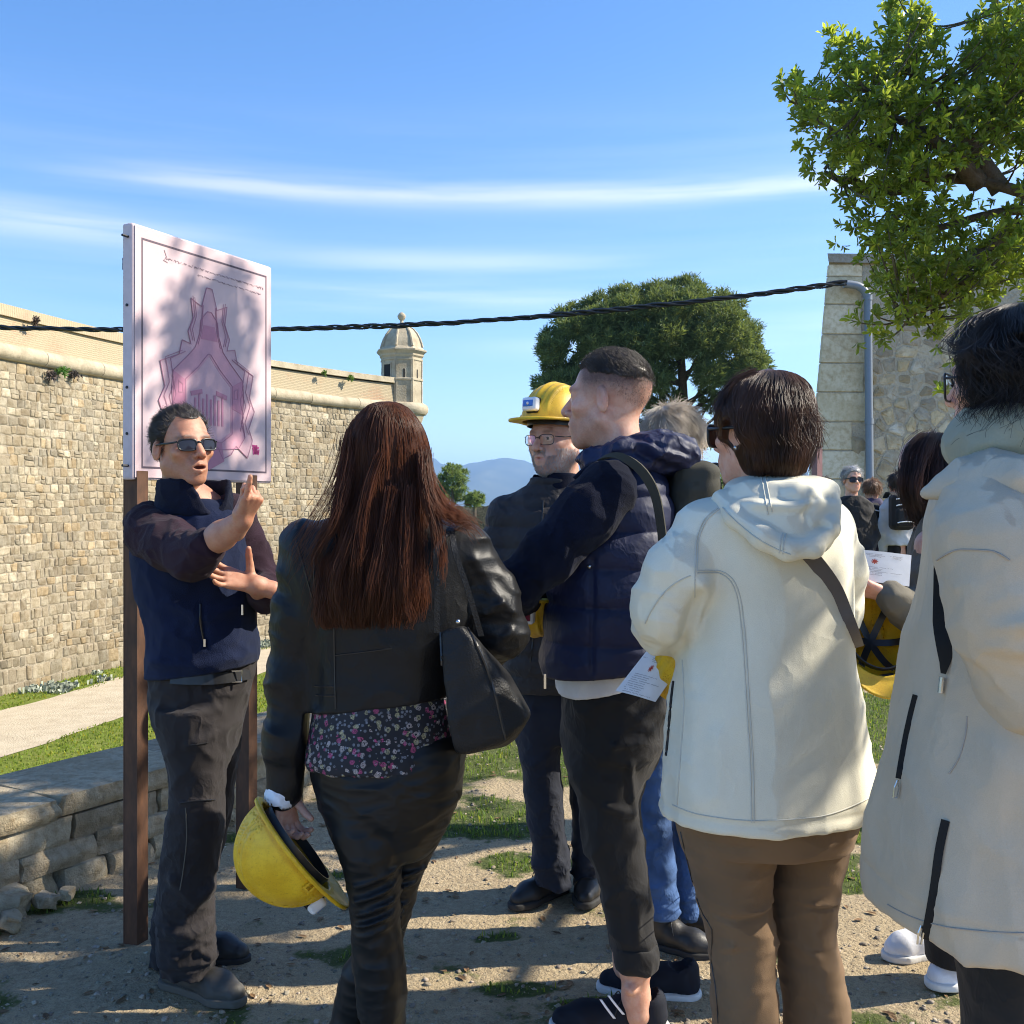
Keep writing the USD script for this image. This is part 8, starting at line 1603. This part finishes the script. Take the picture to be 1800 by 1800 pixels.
def pack(label, c, s_, mat, trims):
    bk_ = thing('backpack', label, 'backpack', c - (0, 0, s_[2] / 2)); b_ = sculpt([rbox(c, s_, rad=.05), rbox(c + (0, -.07, -s_[2] * .15), (s_[0] * .8, .1, s_[2] * .5), rad=.03, k=.02)], .009); obj('pack', b_, mat, bk_, smooth=True)
    for v in trims: obj('trim', tube(spline([c + (-s_[0] * .36, -s_[1] * .5 - .035 * (v < 0), v), c + (0, -s_[1] * .62 - .035 * (v < 0), v + .012), c + (s_[0] * .36, -s_[1] * .5 - .035 * (v < 0), v)], 8), .006, 6), M['white_plastic'], bk_, smooth=True)
    for sd in (-1, 1): obj('shoulder_strap', ribbon(spline([c + (sd * s_[0] * .3, -.02, s_[2] * .42), c + (sd * s_[0] * .34, .12, s_[2] * .55), c + (sd * s_[0] * .36, .2, s_[2] * .4)], 8), (1, 0, 0), .05, .006), mat, bk_)
    return bk_
pack('dark backpack on the child in the purple jacket', q(1531, 917, -.18), (.19, .14, .33), C['black'], (.10,))
t, q = distant('person in a white hooded top and black trousers seen from behind in the distance', 1578, 852, 9.9, (.12, 1, 0), M['hair_dark'], BACK, cloth('white_hooded_top', (0.55, 0.56, 0.57), .85, 200.0), [(872, 1562, 1594, 0, .09), (884, 1554, 1606, 0, .12), (920, 1552, 1612, 0, .14), (958, 1554, 1610, 0, .14)], [[(1558, 895), (1552, 935), (1556, 975, .05)], [(1604, 895), (1614, 930), (1610, 965, .05)]], [(1562, 1582), (1585, 1606)], C['black'], False, 1.0, .010)
pack('black backpack with white trim on the person in the white hooded top', q(1584, 900, -.20), (.21, .16, .34), C['black'], (.12, .06, -.10))
distant('person in a dark red top standing in the distance behind the reading woman', 1630, 868, 10.1, (.2, 1, 0), M['hair_dark'], BACK, cloth('dark_red_top', (0.12, 0.02, 0.022), .85, 200.0), [(880, 1618, 1644, 0, .09), (895, 1608, 1654, 0, .12), (960, 1608, 1654, 0, .13), (1000, 1610, 1652, 0, .13)], [[(1612, 905), (1606, 950), (1612, 995)]], [(1612, 1630), (1634, 1652)], C['black'], False, .95)
distant('dark-haired person mostly hidden behind the cream coat in the distance', 1447, 858, 10.6, (-.3, -1, 0), M['hair_dark'], [(0, .06), (60, .04), (90, -.02), (130, -.06), (180, -.07)], C['black'], [(882, 1434, 1460, 0, .09), (896, 1425, 1470, 0, .12), (1000, 1425, 1470, 0, .13)], [[(1430, 905), (1424, 950), (1430, 995)]], [(1428, 1446), (1450, 1468)], C['black'], False, .92)
# ------------------------------------------------------------------ information sign
sg = thing('information_sign', 'tall pink and white map sign on two rusty steel posts', 'sign', (-1.2, 3.4, 0))
A, B_ = W(233, 843, 3.375), W(478, 848, 4.02)            # lower corners of the front face
A[2] = B_[2] = 1.528; TOPZ = A[2] + .848
ax = unit(B_ - A); nrm = np.cross(ax, (0, 0, 1)); Wd = np.linalg.norm(B_ - A); RS = np.stack([ax, nrm, [0, 0, 1.0]], 1)
P = lambda u, v, o=0.0: A + ax * u * Wd + np.array([0, 0, 1.0]) * v * (TOPZ - A[2]) + nrm * o
Hh = TOPZ - A[2]
MET = plain('white_panel_paint', (0.52, 0.43, 0.445), 0.42)
obj('panel', sculpt([rbox(P(.5, .5, -.024), (Wd, .046, Hh), RS, .006)], .006, margin=.02), MET, sg, smooth=40)
g = G(); n = g.noise(g.pos(), 3.5, 5.0, .6); n2 = g.noise(g.pos((1, 1, .15)), 40.0, 4.0)
c = g.ramp(n, [(.3, (0.50, 0.365, 0.375)), (.6, (0.56, 0.425, 0.43)), (.8, (0.52, 0.38, 0.38))]); c = g.mix(g.m('multiply', g.smooth(n2, .55, .8), .2), c, (0.55, 0.47, 0.46))
obj('printed_face', trimesh.convex.convex_hull(np.array([P(u, v, o) for u in (.012, .988) for v in (.01, .99) for o in (.0004, .0022)])), g.mat('faded_print', g.node('principled_bsdf', base_color=c, roughness=.38) + '.BSDF'), sg)
def flat_poly(poly, o, th=.0008):
    from shapely.geometry import Polygon
    pl = poly if hasattr(poly, 'exterior') else Polygon(poly)
    if pl.geom_type != 'Polygon': return cat([flat_poly(x, o, th) for x in pl.geoms])
    m = trimesh.creation.extrude_polygon(pl, th, engine='earcut'); v = m.vertices
    return trimesh.Trimesh(np.array([P(x, y, o + z) for x, y, z in v]), m.faces, process=False)
from shapely.geometry import LineString, Polygon
from shapely import affinity, union_all
def line(pts, w): return LineString(pts).buffer(w / 2, cap_style=2, join_style=2)
BORD, LN = plain('border_ink', (0.085, 0.055, 0.075), .5), plain('drawing_ink', (0.36, 0.16, 0.23), .6)
PK = [plain('pink_wash_pale', (0.52, 0.325, 0.365), .5), plain('pink_wash', (0.50, 0.26, 0.32), .5), plain('pink_wash_deep', (0.44, 0.18, 0.255), .5)]
asp = Hh / Wd; br = line([(.055, .05), (.055, .945), (.945, .945), (.945, .05), (.055, .05), (.055, .945)], .008)
obj('border', flat_poly(br, .0022), BORD, sg)
# star fort plan, symmetrical about u = .52; heights in v
cx = .50
R_ = lambda pts: [(cx + (x - 0) * 1.0, y) for x, y in pts]
sym = lambda pts: R_(pts) + [(cx - (x - 0), y) for x, y in pts[::-1]]
outer = sym([(.02, .80), (.055, .715), (.13, .74), (.115, .66), (.15, .60), (.13, .55), (.19, .56), (.21, .50), (.335, .46), (.305, .36), (.345, .30), (.30, .22), (.33, .17), (.29, .09), (.20, .14), (.16, .10), (.10, .08), (.06, .13)])
mid = sym([(.015, .70), (.06, .66), (.07, .60), (.10, .54), (.15, .50), (.25, .43), (.26, .36), (.25, .26), (.27, .18), (.22, .13), (.10, .12)])
inner = sym([(.01, .52), (.08, .46), (.17, .40), (.17, .30), (.17, .19), (.09, .15)])
yard = sym([(.0, .42), (.10, .37), (.115, .28), (.10, .21)])
sq = lambda pts: [(x, y + .02) for x, y in pts]
obj('map_outworks', flat_poly(Polygon(sq(outer)), .0030), PK[0], sg); obj('map_rampart', flat_poly(Polygon(sq(mid)).difference(Polygon(sq(inner)).buffer(-.012)), .0038), PK[1], sg)
for m_ in ([flat_poly(Polygon(sq([(cx + s_ * .25, .43), (cx + s_ * .17, .40), (cx + s_ * .17, .30), (cx + s_ * .25, .28)])), .0046) for s_ in (-1, 1)] + [flat_poly(Polygon(sq([(cx - .09, .15), (cx + .09, .15), (cx + .11, .07), (cx, .03), (cx - .11, .07)])), .0046), flat_poly(Polygon(sq([(cx - .04, .64), (cx + .04, .64), (cx + .06, .58), (cx - .06, .58)])), .0046)]): obj('map_bastion', m_, PK[2], sg)
obj('map_buildings', cat([flat_poly(line(sq([(cx - .10 + k * .028, .22), (cx - .10 + k * .028, .33 + .02 * (k % 2))]), .014), .0046) for k in range(8)] + [flat_poly(line(sq([(cx + s_ * .05, .36), (cx + s_ * .13, .345)]), .02), .0046) for s_ in (-1, 1)]), PK[2], sg)
fine = [line(sq([(cx + s_ * a_ * k_, .03 + b_ * (.93 + .05 * k_)) for a_, b_ in pts_]), .0025) for s_ in (-1, 1) for k_ in (.80, .90) for pts_ in ([(.13, .74), (.115, .66), (.15, .60), (.13, .55)], [(.335, .46), (.305, .36), (.345, .30), (.30, .22), (.33, .17)], [(.21, .50), (.335, .46)], [(.055, .715), (.06, .66), (.07, .60), (.10, .54)])]
ol = fine + [line(sq(o_ + o_[:1]), .003) for o_ in (outer, mid, inner)] + [line(sq([(cx + s_ * x * .86, .02 + y * .93) for x, y in [(.30, .42), (.27, .34), (.30, .27), (.27, .20)]]), .0035) for s_ in (-1, 1)] + [line(sq([(cx + s_ * .215, .39), (cx + s_ * .185, .38), (cx + s_ * .185, .345), (cx + s_ * .215, .345), (cx + s_ * .215, .39)]), .005) for s_ in (-1, 1)]
obj('map_lines', cat([flat_poly(o_, .0054) for o_ in ol]), LN, sg)
# handwriting at the head of the sheet, and the stamp at lower right
rr = np.random.default_rng(4); wrt = []
def scribble(u0, u1, v0, v1, h, w):
    u = u0; 
    while u < u1:
        L = .015 + .035 * rr.random(); k = int(L / .005) + 4; uu = np.linspace(u, min(u + L, u1), k); vv = v0 + (v1 - v0) * (uu - u0) / (u1 - u0) + h * (rr.random(k) - .4)
        wrt.append(flat_poly(LineString(np.c_[uu, vv]).buffer(w / 2), .0028)); u += L + .010
scribble(.20, .92, .893, .885, .012, .0016); scribble(.42, .90, .862, .856, .010, .0014)
wrt.append(flat_poly(LineString([(.195, .925), (.21, .90), (.19, .885), (.215, .88)]).buffer(.0015), .0028))
obj('handwriting', cat(wrt), plain('faded_ink', (0.27, 0.19, 0.21), .6), sg)
obj('stamp', cat([flat_poly(LineString([(.835 + .05 * rr.random(), .13 + .04 * rr.random()) for _ in range(4)]).buffer(.0045), .0028) for _ in range(9)]), plain('magenta_stamp', (0.42, 0.04, 0.20), .6), sg)
for v in (.055, .945): obj('fixing_bolt', tube([P(0, v, -.02), P(-.035, v, -.02)], .0045, 8), M['black_metal'], sg)
for v in (.18, .36, .68): obj('rivet', tube([P(-.0005, v, -.024), P(-.004, v, -.024)], .005, 10), M['black_metal'], sg)
for u, zt in ((.055, 1.49), (.835, 1.49)):
    b0 = P(u, 0, -.030); h = 1.59; Rp = np.stack([ax, nrm, [0, 0, 1.0]], 1)
    # an open U of weathering steel: web and two flanges
    w_, d_, t_ = .046, .052, .005; c0 = np.array([b0[0], b0[1], h / 2 - .03])
    obj('post', cat([box(c0 + Rp @ (0, -d_ / 2 + .000, 0) * (1, 1, 0), (w_, t_, h), Rp), box(c0 + Rp @ (-w_ / 2 + t_ / 2, t_ / 2 + .0005, 0) * (1, 1, 0), (t_, d_ - .001, h - .002), Rp), box(c0 + Rp @ (w_ / 2 - t_ / 2, t_ / 2 + .0005, 0) * (1, 1, 0), (t_, d_ - .001, h - .002), Rp), box(c0 + Rp @ (0, d_ / 2 + .006, 0) * (1, 1, 0), (w_ + .002, t_, h - .004), Rp)]), M['steel'], sg)
for v in (.15, .85): obj('cross_rail', box(P(.43, v, -.058), (Wd * .8, .02, .04), RS), M['steel'], sg)
